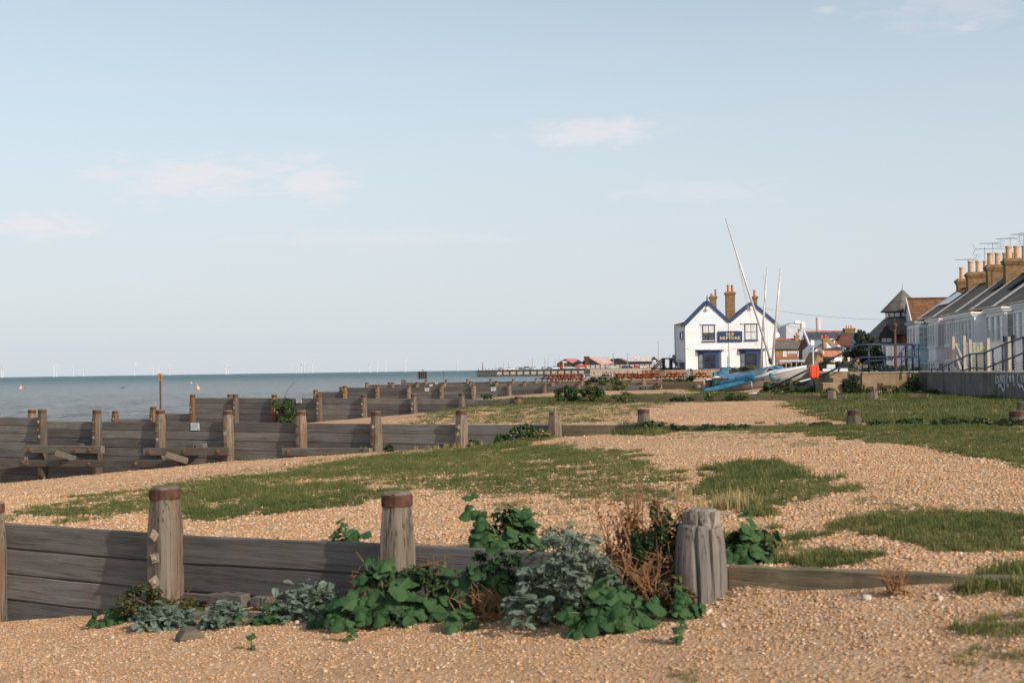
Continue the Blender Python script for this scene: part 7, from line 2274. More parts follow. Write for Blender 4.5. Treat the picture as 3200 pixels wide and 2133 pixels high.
hC = terrace_house(86.8, 91.15, 'terraced house with a dusty pink panelled bay, third from the far end', 'pink',
    [dict(x0=.15, x1=2.5, col='pink', panel='pink', n=3, d=.9)], 'slate_brown', [(.1, 2.0, 8.35, [-.72, -.24, .24, .72], .78, .19, 'yellow_brick')])
hD = terrace_house(81.1, 86.75, 'terraced house with pale blue and pale teal bays and a blank white cheek', 'cool_white',
    [dict(x0=3.3, x1=5.5, col='pale_blue', panel='pale_blue', n=3, d=.93), dict(x0=.32, x1=3.2, col='teal_pale', panel='teal_pale', frame='white', n=3, d=.95)], 'slate', [(.1, 2.0, 8.4, [-.7, -.2, .3, .8], .8, .2, 'yellow_brick')])
mb = MB(); mb.box(.28, .318, .02, .93, 0, 4.69); mb.build('cheek_wall', M['white'], hD)
hE = terrace_house(73.6, 81.05, 'white terraced house with a broad cornice and a tall window facing the camera', 'white',
    [dict(x0=.5, x1=4.35, col='white', panel='white', cheek='green_blind', cc=1, cr=2, n=3, d=1.05, pipe='blue')], 'slate', [(.1, 2.0, 8.5, [-.6, 0, .6], .8, .2, 'yellow_brick')])
hF = terrace_house(66.5, 73.55, 'nearest white terraced house, cut by the right edge of the photo', 'white',
    [dict(x0=2.4, x1=5.9, col='white', panel='white', n=3, d=1.0, pipe='blue')], 'slate', None)
hG = terrace_house(59, 66.45, 'white terraced house just outside the right edge', 'white', [dict(x0=2.4, x1=5.9, col='white', panel='white', n=3)], 'slate', None)
# roof lights and dark panels on the slopes
def slope_pt(x, f): return Vector((x, .22 - 3.42 * f, 4.93 + (7.3 - 4.93) * f))
for h_, x0, x1, f0, f1, mt, nm in ((hA, 1.2, 4.6, .48, .92, 'glass', 'solar_panel'), (hC, 1.3, 2.1, .62, .86, 'dark', 'roof_light'), (hD, 2.0, 3.0, .55, .86, 'dark', 'roof_light'), (hE, 2.2, 3.3, .30, .55, 'pale_glass', 'roof_light')):
    nrm = Vector((0, 2.37, 3.42)).normalized() * .12
    q4 = [slope_pt(x0, f0) + nrm, slope_pt(x1, f0) + nrm, slope_pt(x1, f1) + nrm, slope_pt(x0, f1) + nrm]
    sheet_uv(nm, [tuple(q4)], M[mt], h_, .07)
# television aerials on the stacks
def aerial(px, py0, py1, Z, label, rot, n=7, yagi=True):
    a, b = at(px, py0, Z), at(px, py1, Z)
    r = thing('tv_aerial', label, 'aerial', (a.x, Z, a.z), R(rot), 'television aerials on the terrace chimneys')
    H = b.z - a.z
    MB().pipe([(0, 0, -.5), (0, 0, H)], .022, 6).build('pole', M['grey_case'], r)
    mb = MB(); mb.pipe([(-1.0, 0, H * .92), (.65, 0, H * .95)], .02, 5); mb.build('boom', M['grey_case'], r)
    mb = MB()
    for k in range(n):
        x = -.95 + 1.2 * k / (n - 1); z = H * .92 + .01 * k
        mb.pipe([(x, -.22, z), (x, .22, z)], .012, 4)
    mb.build('element', M['grey_case'], r, kind='stuff')
    mb = MB()
    for k in range(5):
        z = H * .95 - .35 + .17 * k; x = .62 + .10 * abs(k - 2)
        mb.pipe([(x, -.35, z), (x, .35, z)], .010, 4)
    mb.pipe([(.78, 0, H * .95 - .4), (.62, 0, H * .95), (.78, 0, H * .95 + .4)], .014, 4)
    mb.build('reflector', M['grey_case'], r, kind='stuff')
Zx = lambda x: 2900 + x / 3.267
Zy = lambda y: 700 + y / 3.267
aerial(Zx(412), Zy(540), Zy(352), 99.5, 'leftmost television aerial, above the single chimney pot', 20)
aerial(Zx(582), Zy(440), Zy(240), 97, 'second television aerial from the left, above the first row of pots', 150, 5)
aerial(Zx(664), Zy(350), Zy(190), 93.5, 'third television aerial from the left, with a grid reflector', 25)
aerial(Zx(845), Zy(430), Zy(130), 90, 'tallest television aerial, right of the big four-pot chimney', 15, 9)
aerial(Zx(978), Zy(300), Zy(95), 86, 'television aerial cut by the right edge above the last chimney', 30)

# ---------------------------------------------------------------- turret house and brown tiled house
YT = 118.0
c = at(2824, 1100, YT)
tur = thing('turret_house', 'black timbered house with an octagonal slate turret roof and orange hung tiles', 'house', (c.x, YT, CZ - 2))
def t8(x, y, dy=0):
    p = at(Z2x(x), Z2y(y), YT + dy); return (p.x - c.x, p.z - CZ + 2)
zA, zE, zL, zS = t8(925, 235)[1], t8(800, 466)[1], t8(800, 540)[1], t8(640, 722)[1]
def octa(rad, z, n=8): return [(rad * math.cos(2 * math.pi * (k + .5) / n), rad * math.sin(2 * math.pi * (k + .5) / n) , z) for k in range(n)]
def cone(name, r0, z0, r1, z1, mat, parent):
    lo, hi = octa(r0, z0), octa(r1, z1)
    return sheet_uv(name, [(lo[k], lo[(k + 1) % 8], hi[(k + 1) % 8], hi[k]) for k in range(8)], M[mat], parent, .08)
cone('turret_roof', 1.85, zE, .12, zA, 'slate_old', tur)
MB().pipe([(0, 0, zA - .15), (0, 0, zA + .15), (0, 0, t8(925, 160)[1])], [.16, .06, .02], 6).build('finial', M['lead'], tur)
mb = MB(); mb.v = octa(1.45, zL - .2) + octa(1.45, zE + .02); mb.f = [(k, (k + 1) % 8, 8 + (k + 1) % 8, 8 + k) for k in range(8)]; mb.build('lantern', M['black'], tur)
o8 = octa(1.45, 0)
for k in range(8):
    A, B = Vector(o8[k]), Vector(o8[(k + 1) % 8]); n_ = ((A + B) / 2).normalized() * .02
    for f0, f1 in ((.08, .46), (.54, .92)):
        p, q_ = A.lerp(B, f0) + n_, A.lerp(B, f1) + n_
        mb = MB(); mb.add([(p.x, p.y, zL + .12), (q_.x, q_.y, zL + .12), (q_.x, q_.y, zE - .12), (p.x, p.y, zE - .12)] + [(p.x - n_.x, p.y - n_.y, zL + .12), (q_.x - n_.x, q_.y - n_.y, zL + .12), (q_.x - n_.x, q_.y - n_.y, zE - .12), (p.x - n_.x, p.y - n_.y, zE - .12)], MB.BOXF)
        mb.build('pane', M['blind'], tur)
cone('skirt_roof', 3.0, zS, 1.55, zL, 'slate_old', tur)
mb = MB(); mb.v = octa(2.65, 0) + octa(2.65, zS + .1); mb.f = [(k, (k + 1) % 8, 8 + (k + 1) % 8, 8 + k) for k in range(8)]; mb.build('wall', M['orange_brick'], tur)
g0, g1, g2 = t8(648, 742, -2.9), t8(812, 720, -2.9), t8(722, 603, -2.9)
mb = MB(); mb.prism([(g0[0], 0), (g1[0], 0), (g1[0], g1[1]), g2, g0], -2.9, -1.0, 'y'); gd = mb.build('gable_dormer', M['black'], tur)
sheet_uv('dormer_roof', [((g0[0] - .2, -3.1, g0[1] - .1), (g0[0] - .2, -.8, g0[1] - .1), (g2[0], -.8, g2[1] + .1), (g2[0], -3.1, g2[1] + .1)), ((g1[0] + .2, -3.1, g1[1] - .1), (g1[0] + .2, -.8, g1[1] - .1), (g2[0], -.8, g2[1] + .1), (g2[0], -3.1, g2[1] + .1))], M['slate_old'], tur, .08)
a, b = t8(668, 808, -2.9), t8(796, 742, -2.9)
window(tur, a[0], b[0], a[1], b[1], -2.9, 'black', 'pale_glass', cols=2, rows=1, fw=.07, sill=False)
a, b = t8(885, 812, -2.75), t8(893, 718, -2.75)
MB().pipe([(a[0], -2.72, 0), (a[0], -2.72, b[1])], .06, 6).build('downpipe', M['black'], tur)
a, b = t8(730, 985, -4), t8(930, 832, -4)
mb = MB(); n = 7
for k in range(n):
    mb = MB(); x = a[0] + (b[0] - a[0]) * k / n; mb.box(x, x + (b[0] - a[0]) / n - .03, -4.1, -4.02, 0, b[1]); mb.build('fence_board', M['cool_white'], tur)
a, b = t8(682, 960, -3.6), t8(728, 835, -3.6)
window(tur, a[0], b[0], a[1], b[1], -3.6, 'cool_white', 'pale_glass', cols=1, rows=2, fw=.06)
YQ = 112.0
c2 = at(2846, 1100, YQ)
bt = thing('tiled_house', 'house with a brown lichened tile roof and a pale gable, beyond the turquoise house', 'house', (c2.x, YQ, CZ - 2))
def b8(x, y, dy=0):
    p = at(Z2x(x), Z2y(y), YQ + dy); return (p.x - c2.x, p.z - CZ + 2)
e0 = b8(997, 578); k0 = b8(950, 333, 3); k1 = b8(1425, 328, 3); bk = b8(913, 650, 6)
courses('roof', (e0[0], -.25, e0[1]), (e0[0] + 6.5, -.25, e0[1]), (k1[0] + .8, 3, k0[1]), (k0[0], 3, k0[1]), 9, M['brown_tile'], bt, .07)
sheet_uv('back_roof', [((bk[0], 6.2, e0[1]), (bk[0] + 6, 6.2, e0[1]), (k1[0] + .8, 3, k0[1] - .03), (k0[0], 3, k0[1] - .03))], M['brown_tile'], bt, .1)
MB().pipe([(k0[0] - .05, 3, k0[1] + .05), (k1[0] + .8, 3, k0[1] + .05)], .11, 6).build('ridge_tile', M['brown_tile'], bt)
mb = MB(); mb.add([(e0[0] + .1, 0, 0), (bk[0] + .12, 6, 0), (bk[0] + .12, 6, e0[1] - .12), (k0[0] + .06, 3, k0[1] - .15), (e0[0] + .1, 0, e0[1] - .1),
                   (e0[0] + 6, 0, 0), (e0[0] + 6, 6, 0), (e0[0] + 6, 6, e0[1] - .12), (e0[0] + 6, 3, k0[1] - .15), (e0[0] + 6, 0, e0[1] - .1)],
                  [(0, 1, 2, 3, 4), (9, 8, 7, 6, 5), (0, 4, 9, 5), (4, 3, 8, 9), (3, 2, 7, 8), (2, 1, 6, 7)]); mb.build('wall', M['shaded_white_wall'], bt)
for (p, q_) in (((e0[0] - .03, -.3, e0[1] - .02), (k0[0] - .03, 3, k0[1] + .02)), ((k0[0] - .03, 3, k0[1] + .02), (bk[0] - .03, 6.3, e0[1] - .02))):
    mb = MB(); mb.beam(p, q_, .06, .28, up=(0, .3, 1)); mb.build('bargeboard', M['white'], bt)
# ---------------------------------------------------------------- trees and bushes
def leaf_cloud(name, n, radii, mat, parent, size=.06, seed=1, clumps=24, spread=.28, base_z=0.0, flat=.0, shape='dome', kind='stuff', loc=None, up=.4):
    """many small folded leaves gathered in clumps through the crown, gaps between them"""
    rg = np.random.default_rng(seed)
    rx, ry, rz = radii
    cc = []
    while len(cc) < clumps:
        p = rg.uniform(-1, 1, 3)
        r_ = np.linalg.norm(p)
        if r_ > 1 or r_ < .35: continue
        if shape == 'dome' and p[2] < -.75: continue
        if shape == 'cone' and np.hypot(p[0], p[1]) > (1.05 - p[2]) * .55: continue
        cc.append(p)
    cc = np.array(cc); cs = rg.uniform(.6, 1.2, clumps) * spread
    k = rg.integers(0, clumps, n)
    d = rg.normal(0, 1, (n, 3)); d /= np.linalg.norm(d, axis=1)[:, None]
    pos = cc[k] + d * (cs[k] * rg.random(n) ** .45)[:, None]
    pos = pos * np.array([rx, ry, rz])
    pos[:, 2] = np.maximum(pos[:, 2] + rz * (.78 if shape == 'dome' else 1.0), .01) + base_z
    nrm = d + np.array([0, 0, up]) + rg.normal(0, .45, (n, 3)); nrm /= np.linalg.norm(nrm, axis=1)[:, None]
    t = np.cross(nrm, rg.normal(0, 1, (n, 3))); t /= np.linalg.norm(t, axis=1)[:, None]
    b = np.cross(nrm, t)
    s = size * rg.uniform(.6, 1.3, n)[:, None]
    v = np.stack([pos - t * s, pos + b * s * .55 + nrm * s * .2, pos + t * s, pos - b * s * .55 + nrm * s * .2], 1).reshape(-1, 3)
    me = bpy.data.meshes.new(name)
    me.vertices.add(n * 4); me.vertices.foreach_set('co', v.astype(np.float32).ravel())
    i = np.arange(n)[:, None] * 4
    q = np.concatenate([i + np.array([[0, 1, 2]]), i + np.array([[0, 2, 3]])], 1).reshape(-1)
    me.loops.add(len(q)); me.loops.foreach_set('vertex_index', q.astype(np.int32))
    me.polygons.add(n * 2); me.polygons.foreach_set('loop_start', np.arange(0, len(q), 3, dtype=np.int32))
    me.update(calc_edges=True)
    me.materials.append(M[mat])
    return link(name, me, parent, 0, kind, loc=loc)
def bush(px, py, wpx, hpx, Y, mat, label, size=None, n=None, name='bush', cat='bush', group='bushes on the beach and promenade', seed=None, z=None, depth=.8, flowers=0, clumps=20):
    p = at(px, py, Y)
    zz = gz(p.x, Y) if z is None else z
    w, h = wpx / F * Y / 2, hpx / F * Y
    if z is None: h = max(h, at(px, py - hpx, Y).z - zz)
    r = thing(name, label, cat, (p.x, Y, zz), 0, group)
    sd = seed or int(px)
    px1 = Y / F * 3.125
    sz = size or max(.030, px1 * .95)
    n = n or int(min(5000, max(350, 2.4 * (w * 2 * h) / (sz * sz * .55) * 1.6)))
    leaf_cloud('foliage', n, (w, w * depth, h * .58), mat, r, sz, sd, clumps, .34)
    rg = random.Random(sd)
    for k in range(4):
        a = rg.uniform(0, 6.28)
        MB().pipe([(0, 0, -.05), (math.cos(a) * w * .25, math.sin(a) * w * .25, h * .4), (math.cos(a) * w * .5, math.sin(a) * w * .4, h * .75)], [.02 * (1 + h), .014 * (1 + h), .006], 5).build('stem', M['bark'], r)
    if flowers:
        mb = MB()
        for _ in range(flowers):
            a = rg.uniform(3.3, 6.1); u = rg.uniform(.4, .95)
            c_ = Vector((math.cos(a) * w * u, math.sin(a) * w * depth * u, h * rg.uniform(.2, .95)))
            mb.lathe([(.0, 0), (.028 * (Y / 55 + .3), .01), (.02, .02)], 6, c_)
        mb.build('flowers', M['yellow_flower'], r, kind='stuff')
    return r
def gY(px, t): 
    """distance ahead of the groyne at a photo column"""
    u = (px - 1600) / F
    return t / (u * NX + NY)
bush(1778, 1252, 78, 50, gY(1778, T3 - .55), 'bush', 'left of the two round leafy mallow bushes against the third groyne', seed=31)
bush(1848, 1250, 74, 50, gY(1848, T3 - .55), 'bush', 'right of the two round mallow bushes against the third groyne, with yellow leaves', seed=47, flowers=5)
r = bush(888, 1322, 84, 80, gY(888, T3 - .5), 'bush', 'upright leafy bush with a tall bare stalk, growing against the third groyne', seed=5, flowers=6, clumps=16)
Yb_ = gY(888, T3 - .5)
A, B, Cc = at(885, 1250, Yb_), at(900, 1215, Yb_), at(924, 1192, Yb_)
o = r.location
MB().pipe([A - o, B - o, Cc - o], [.015, .012, .006], 5).build('stalk', M['bark'], r)
for a, b in (((880, 1260), (905, 1240)), ((930, 1262), (955, 1232)), ((925, 1275), (948, 1282))):
    MB().pipe([at(*a, Yb_) - o, at(*b, Yb_) - o], [.010, .005], 4).build('stalk', M['bark'], r)
for a in (px_py for px_py in ()): pass
WEED = [(1522, 1244, 34, 16, 66, 'bush', 'small bright green plant on the shingle below the notice on the fourth groyne', 0),
 (1950, 1250, 82, 22, gY(1950, T3 - .5), 'olive_bush', 'low sprawling weeds along the third groyne, right of the round bushes', 2),
 (2130, 1250, 70, 14, gY(2130, T3 - .5), 'dark_bush', 'low dark weeds at the broken stub of the third groyne', 0),
 (1930, 1230, 58, 30, gY(1930, T4 - .7), 'olive_bush', 'olive weeds round the broken stub of the fourth groyne', 0),
 (2054, 1224, 28, 18, gY(2054, T4 - .7), 'olive_bush', 'small brownish weed clump at the low post of the fourth groyne', 0),
 (2010, 1224, 24, 12, gY(2010, T4 - .8), 'ragwort', 'small silver-leaved plant on the shingle by the fourth groyne', 0),
 (1862, 1204, 76, 24, 100, 'dark_bush', 'dark bush between the fifth and sixth groynes, left part of the scrub', 0),
 (1905, 1204, 60, 26, 99, 'bush', 'dark green bush between the fifth and sixth groynes, right part of the scrub', 0),
 (2110, 1203, 84, 18, 97, 'dark_bush', 'wide low ivy-like bush in front of the brown pub wall', 0),
 (2160, 1199, 44, 22, 99, 'dark_bush', 'dark bush at the foot of the A-board', 0),
 (2268, 1206, 62, 22, 66.0, 'bush', 'leafy weeds under the tail of the second dinghy', 0),
 (2222, 1246, 42, 18, gY(2222, T3 - .4), 'bush', 'leafy weeds growing against the low plank left of the dinghies', 3),
 (2300, 1246, 64, 16, gY(2300, T3 - .4), 'dark_bush', 'dark weeds along the low plank under the front dinghy', 0),
 (2405, 1232, 70, 36, 58.0, 'bush', 'leafy green bush under the bow of the front dinghy', 0),
 (2462, 1236, 88, 46, 56.5, 'olive_bush', 'tangled olive scrub below the long sloping handrail', 0),
 (2520, 1240, 76, 34, 55.2, 'bush', 'green scrub at the foot of the red case', 0),
 (2330, 1168, 84, 28, 78, 'olive_bush', 'olive bush showing above the faded blue tarpaulin', 0),
 (2430, 1160, 36, 20, 84, 'olive_bush', 'olive bush right of the dinghy masts', 0),
 (2672, 1228, 78, 62, 53.2, 'dark_bush', 'dark leafy bush hanging over the brown wall beside the steps', 0),
 (2590, 1232, 60, 22, 52.6, 'olive_bush', 'low weeds at the foot of the concrete steps', 0),
 (2700, 1240, 60, 30, 52.6, 'olive_bush', 'tall grassy weeds left of the number boards', 2),
 (2775, 1242, 62, 28, 52.4, 'olive_bush', 'reddish tall weeds right of the number boards', 4),
 (2812, 1240, 52, 24, 52.2, 'bush', 'bright green weeds below the brown wall', 2),
 (2852, 1232, 46, 64, 53.2, 'bush', 'leafy climber in the corner of the brown and grey walls', 0),
 (2905, 1244, 90, 16, 50.5, 'dark_bush', 'low weeds at the foot of the grey sea wall', 0),
 (2476, 1126, 44, 20, 215, 'olive_bush', 'olive tree crown in front of the brick store', 0)]
for px, py, w, h, Y, m, lab, fl in WEED:
    kw = {}
    if Y > 200: kw['z'] = at(px, py, Y).z - 1.0
    if lab.startswith('olive bush showing') or lab.startswith('olive bush right'): kw['z'] = at(px, py, Y).z
    bush(px, py, w, h, Y, m, lab, flowers=fl, **kw)
PROM = [(2742, 1160, 96, 40, 67, 'dark_bush', 'dark hedge behind the blue loop railing, left half'),
 (2800, 1160, 80, 34, 68, 'bush', 'green hedge behind the blue loop railing, right half'),
 (2855, 1160, 60, 30, 70, 'dark_bush', 'dark hedge at the turquoise house'),
 (2625, 1150, 96, 44, 84, 'olive_bush', 'pale olive bush above the white block wall'),
 (2588, 1152, 54, 44, 88, 'dark_bush', 'dark bush left of the pale olive bush'),
 (2655, 1160, 70, 34, 78, 'bush', 'bright green bush right of the white block wall'),
 (2690, 1156, 52, 40, 72, 'pampas', 'pale feathery pampas grass behind the long handrail')]
for px, py, w, h, Y, m, lab in PROM:
    bush(px, py, w, h, Y, m, lab, z=at(px, py, Y).z - .25)
for px, py, Y in ((2858, 1152, 67), (2885, 1150, 66)):
    pass
# dark conifer by the turret house
YC = 96
a = at(2700, 1165, YC)
r = thing('conifer_tree', 'dark spreading conifer between the red tiled roof and the turret house', 'tree', (a.x, YC, CZ - 2))
H = at(2700, 1027, YC).z - CZ + 2
MB().pipe([(0, 0, 0), (.1, 0, H * .5), (0, 0, H * .92)], [.22, .15, .03], 8).build('trunk', M['bark'], r)
rg = random.Random(4)
for k in range(9):
    z = H * (.30 + .07 * k); a_ = k * 2.4; L = 1.3 * (1 - k / 12)
    MB().pipe([(0, 0, z), (math.cos(a_) * L * .5, math.sin(a_) * L * .5, z + .2), (math.cos(a_) * L, math.sin(a_) * L, z + .3)], [.06, .04, .015], 5).build('branch', M['bark'], r)
leaf_cloud('crown', 9000, (1.35, 1.1, H * .47), 'conifer', r, .11, 8, 70, .24, H * .06, up=.2)
leaf_cloud('crown', 1500, (.75, .7, H * .22), 'conifer', r, .09, 18, 22, .30, H * .60, up=.2)
# leafy plants along the second groyne, right of the middle
G2P = [(1636, 1372, 100, 40, T2 - .45, 'bush', 'leafy mallow clump with yellow flowers right of the split post of the second groyne', 7),
 (1572, 1384, 60, 26, T2 - .6, 'bush', 'small mallow clump left of the split post of the second groyne', 0),
 (1700, 1366, 70, 26, T2 - .45, 'olive_bush', 'yellow flowering weeds along the second groyne', 4),
 (2035, 1350, 90, 34, T2 - .4, 'bush', 'leafy plant at the foot of the short wide post of the second groyne', 0),
 (2120, 1346, 70, 20, T2 - .4, 'dark_bush', 'dark low leaves right of the short wide post of the second groyne', 0),
 (2210, 1344, 90, 16, T2 - .35, 'dark_bush', 'dark low weeds along the second groyne left of the far right post', 0),
 (2300, 1338, 90, 15, T2 - .3, 'bush', 'thin green weeds along the second groyne in mid beach', 0),
 (2560, 1338, 80, 14, T2 - .3, 'dark_bush', 'low weeds left of the iron banded post on the right', 0),
 (2740, 1340, 100, 18, T2 - .4, 'dark_bush', 'dark ivy-like leaves right of the iron banded post on the right', 0),
 (2850, 1342, 110, 20, T2 - .4, 'bush', 'green ivy-like leaves between the two right-hand posts of the second groyne', 0),
 (2970, 1344, 120, 22, T2 - .45, 'dark_bush', 'thick dark leaves left of the rightmost wide post', 0),
 (3090, 1348, 130, 26, T2 - .5, 'bush', 'thick ground-covering leaves in front of the rightmost wide post', 0),
 (3180, 1352, 110, 26, T2 - .6, 'dark_bush', 'dark leaves at the right edge below the rightmost wide post', 0),
 (1215, 1412, 40, 20, T2 - .35, 'bush', 'small green tuft at the foot of a post of the second groyne', 0),
 (1140, 1408, 46, 12, T2 - .3, 'bush', 'tiny green seedlings along the planks of the second groyne', 0),
 (1480, 1395, 60, 20, T2 - .4, 'bush', 'green weeds right of the last tall post of the second groyne', 0)]
for px, py, w, h, t, m, lab, fl in G2P:
    bush(px, py, w, h, gY(px, t), m, lab, flowers=fl, size=.035, group='leafy plants along the second groyne', name='leafy_plant', cat='plant', depth=.6)

# ---------------------------------------------------------------- plants in the foreground, leaf by leaf
def mallow_leaf(seed, R_=1.0):
    rg = random.Random(seed)
    n, th0 = 30, R(160)
    lob = rg.uniform(.34, .48)
    vs = [(0, 0, 0)]
    for ring, f in ((0, .5), (1, 1.0)):
        for k in range(n + 1):
            th = -th0 + 2 * th0 * k / n
            env = .78 + .22 * math.cos(th)
            c_ = math.cos(th * 3.6)
            r_ = f * env * (1 - (lob if ring else lob * .3) * (1 - abs(math.cos(th * 1.55)) ** .55)) * (1 + rg.uniform(-.05, .05) * ring)
            z = f * f * (-.18) + f * .11 * c_ + (rg.uniform(-.05, .05) if ring else 0)
            vs.append((r_ * math.cos(th) + .0, r_ * math.sin(th), z))
    fs = []
    for k in range(n):
        fs.append((0, 1 + k, 2 + k))
        a, b = 1 + k, n + 2 + k
        fs.append((a, b, b + 1, a + 1))
    mb = MB(); mb.add([(x * R_, y * R_, z * R_) for x, y, z in vs], fs)
    return mesh_only('mallow_leaf', mb, M['mallow'])
ML = [mallow_leaf(s) for s in range(7)]
def frond_mesh(seed, mat):
    rg = random.Random(seed)
    mb = MB(); n = 5
    def P(t, s, w): return (t, s * w, .30 * t - .42 * t * t + .06 * abs(w) * 4)
    for k in range(n):
        t0 = .12 + .80 * k / n; t1 = t0 + .13
        w = .30 * math.sin(.5 + 2.3 * k / n) + rg.uniform(-.03, .03)
        for s in (-1, 1):
            tt = t1 + w * .55
            a, b, c_, d = P(t0, s, .03), P(t1, s, .03), P(tt + .02, s, w), P(tt - .09, s, w * .9)
            e = P(tt + .05, s, w * .55)
            mb.add([a, b, e, c_, d], [(0, 1, 2), (0, 2, 3), (0, 3, 4)])
    mb.add([P(0, 1, .02), P(0, -1, .02), P(.9, -1, .035), P(.9, 1, .035), P(1.08, 1, 0), P(.98, 1, .09), P(.98, -1, .09)], [(0, 1, 2, 3), (3, 2, 4), (3, 4, 5), (2, 6, 4)])
    return mesh_only('frond', mb, M[mat])
FR = [frond_mesh(s, 'ragwort') for s in range(4)]
def place_leaf(me, parent, pos, nrm, tip, s, name):
    z = nrm.normalized()
    x = (tip - z * tip.dot(z))
    x = x.normalized() if x.length > 1e-4 else z.orthogonal().normalized()
    y = z.cross(x)
    o = bpy.data.objects.new(name, me); COL.objects.link(o); o.parent = parent
    o.location = pos; o.rotation_euler = Matrix((x, y, z)).transposed().to_euler(); o.scale = (s, s, s)
    return o
VIEW = Vector((0, -1, .15))
def mallow(px, py, wpx, hpx, Y, label, n, ls=.085, seed=1, dz=0.0, depth=.6, top=.0, jag=.45):
    p = at(px, py, Y); zz = gz(p.x, Y) + dz
    w = wpx / F * Y / 2; h = max(at(px, py - hpx, Y).z - zz, .12)
    r = thing('mallow_plant', label, 'plant', (p.x, Y, zz), 0, 'mallow plants on the shingle')
    rg = random.Random(seed)
    st = MB()
    n = int(n * 1.5); w *= 1.08; h *= 1.05; ls *= 1.12
    for k in range(n):
        a = rg.uniform(0, 6.283)
        if rg.random() < .6: a = rg.uniform(3.3, 6.1)           # most leaves are carried towards the light, in front
        el_ = math.asin(rg.uniform(-.05, 1))
        rad = rg.uniform(.55, 1.0) if rg.random() < .8 else rg.uniform(.2, .6)
        d = Vector((math.cos(a) * math.cos(el_), math.sin(a) * math.cos(el_), math.sin(el_)))
        pos = Vector((d.x * w * rad, d.y * w * depth * rad, h * (.06 + .94 * max(d.z, 0) ** .8 * rad) + rg.uniform(0, .06)))
        pos.x += rg.gauss(0, w * jag * .4)
        pos.z *= .72 + .34 * math.sin(pos.x / w * 5.3 + seed) + rg.uniform(-.1, .1)
        pos.z = max(pos.z, .03)
        nrm = d * .8 + Vector((0, 0, .55)) + VIEW * .35 + Vector((rg.gauss(0, .35), rg.gauss(0, .35), rg.gauss(0, .3)))
        tip = Vector((d.x, d.y, -.45)) + Vector((rg.gauss(0, .4), rg.gauss(0, .3), 0))
        s = ls * rg.uniform(.55, 1.15) * (.75 if rad < .6 else 1)
        place_leaf(ML[rg.randrange(7)], r, pos, nrm, tip, s, 'leaf')
        if k % 2 == 0:
            b = Vector((rg.uniform(-.12, .12) * w, rg.uniform(-.1, .1) * w, 0))
            st.pipe([b, b.lerp(pos, .5) + Vector((0, 0, h * .12)), pos], [.006, .005, .003], 5)
    st.build('stem', M['stem'], r, kind='stuff')
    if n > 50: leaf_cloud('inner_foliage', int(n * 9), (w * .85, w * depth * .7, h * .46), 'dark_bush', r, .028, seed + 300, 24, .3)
    return r
def ragwort(px, py, wpx, hpx, Y, label, n, ls=.11, seed=1, dz=0.0, depth=.7):
    p = at(px, py, Y); zz = gz(p.x, Y) + dz
    w = wpx / F * Y / 2; h = max(at(px, py - hpx, Y).z - zz, .10)
    r = thing('silver_ragwort', label, 'plant', (p.x, Y, zz), 0, 'silver-leaved plants on the shingle')
    rg = random.Random(seed)
    n = min(299, int(n * 1.9)); w *= 1.10; h *= 1.10; ls *= .84
    lumps = [(rg.uniform(-.85, .85), rg.uniform(-.8, .8), rg.uniform(.72, 1.1)) for _ in range(max(5, n // 13))]
    st = MB()
    for k in range(n):
        lx_, ly_, f = lumps[k % len(lumps)]
        x = lx_ + rg.gauss(0, .15); y = ly_ - .12 + rg.gauss(0, .2)
        e = max(.25, 1 - .72 * x * x - .22 * y * y)
        u = rg.random() ** .55
        b = Vector((x * w, y * w * depth, 0))
        pos = b + Vector((0, -(1 - u) * .10 * w, max(.02, h * f * e * u - ls * .15)))
        a = rg.uniform(0, 6.283)
        if rg.random() < .55: a = rg.uniform(3.4, 6.0)
        d = Vector((math.cos(a), math.sin(a), rg.uniform(-.1, 1.1) if u > .6 else rg.uniform(-.3, .5))).normalized()
        place_leaf(FR[rg.randrange(4)], r, pos, Vector((-d.x * d.z, -d.y * d.z - .25, 1)) + Vector((rg.gauss(0, .3), rg.gauss(0, .3), 0)), d, ls * rg.uniform(.65, 1.25), 'leaf')
        if k % 5 == 0: st.pipe([Vector((b.x * .5, b.y * .5, 0)), pos], [.005, .003], 4)
    st.build('stem', M['stem'], r, kind='stuff')
    if n > 60: leaf_cloud('inner_foliage', int(n * 10), (w * .95, w * depth * .85, h * .52), 'ragwort', r, .017, seed + 400, 40, .26)
    return r
def gyr(px, dt=.0): return gY(px, T1 - .25 - dt)
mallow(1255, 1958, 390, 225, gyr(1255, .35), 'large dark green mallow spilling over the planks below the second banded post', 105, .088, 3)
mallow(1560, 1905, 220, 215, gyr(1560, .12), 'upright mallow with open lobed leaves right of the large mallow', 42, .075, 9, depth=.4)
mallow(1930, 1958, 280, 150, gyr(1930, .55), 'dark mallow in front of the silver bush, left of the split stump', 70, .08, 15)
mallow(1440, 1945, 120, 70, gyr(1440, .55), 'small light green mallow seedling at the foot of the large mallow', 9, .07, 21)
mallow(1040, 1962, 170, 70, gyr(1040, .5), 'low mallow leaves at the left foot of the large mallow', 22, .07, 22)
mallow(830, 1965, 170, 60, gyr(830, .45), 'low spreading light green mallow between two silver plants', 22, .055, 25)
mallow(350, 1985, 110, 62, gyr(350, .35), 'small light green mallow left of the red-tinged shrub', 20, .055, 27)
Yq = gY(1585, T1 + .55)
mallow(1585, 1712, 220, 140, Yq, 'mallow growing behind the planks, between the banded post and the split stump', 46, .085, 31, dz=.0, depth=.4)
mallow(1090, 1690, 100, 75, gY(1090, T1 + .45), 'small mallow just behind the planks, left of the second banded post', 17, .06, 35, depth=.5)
mallow(2330, 1745, 190, 120, gY(2330, T1 + .5), 'dark mallow leaves behind the low plank, right of the split stump', 42, .065, 39, depth=.6)
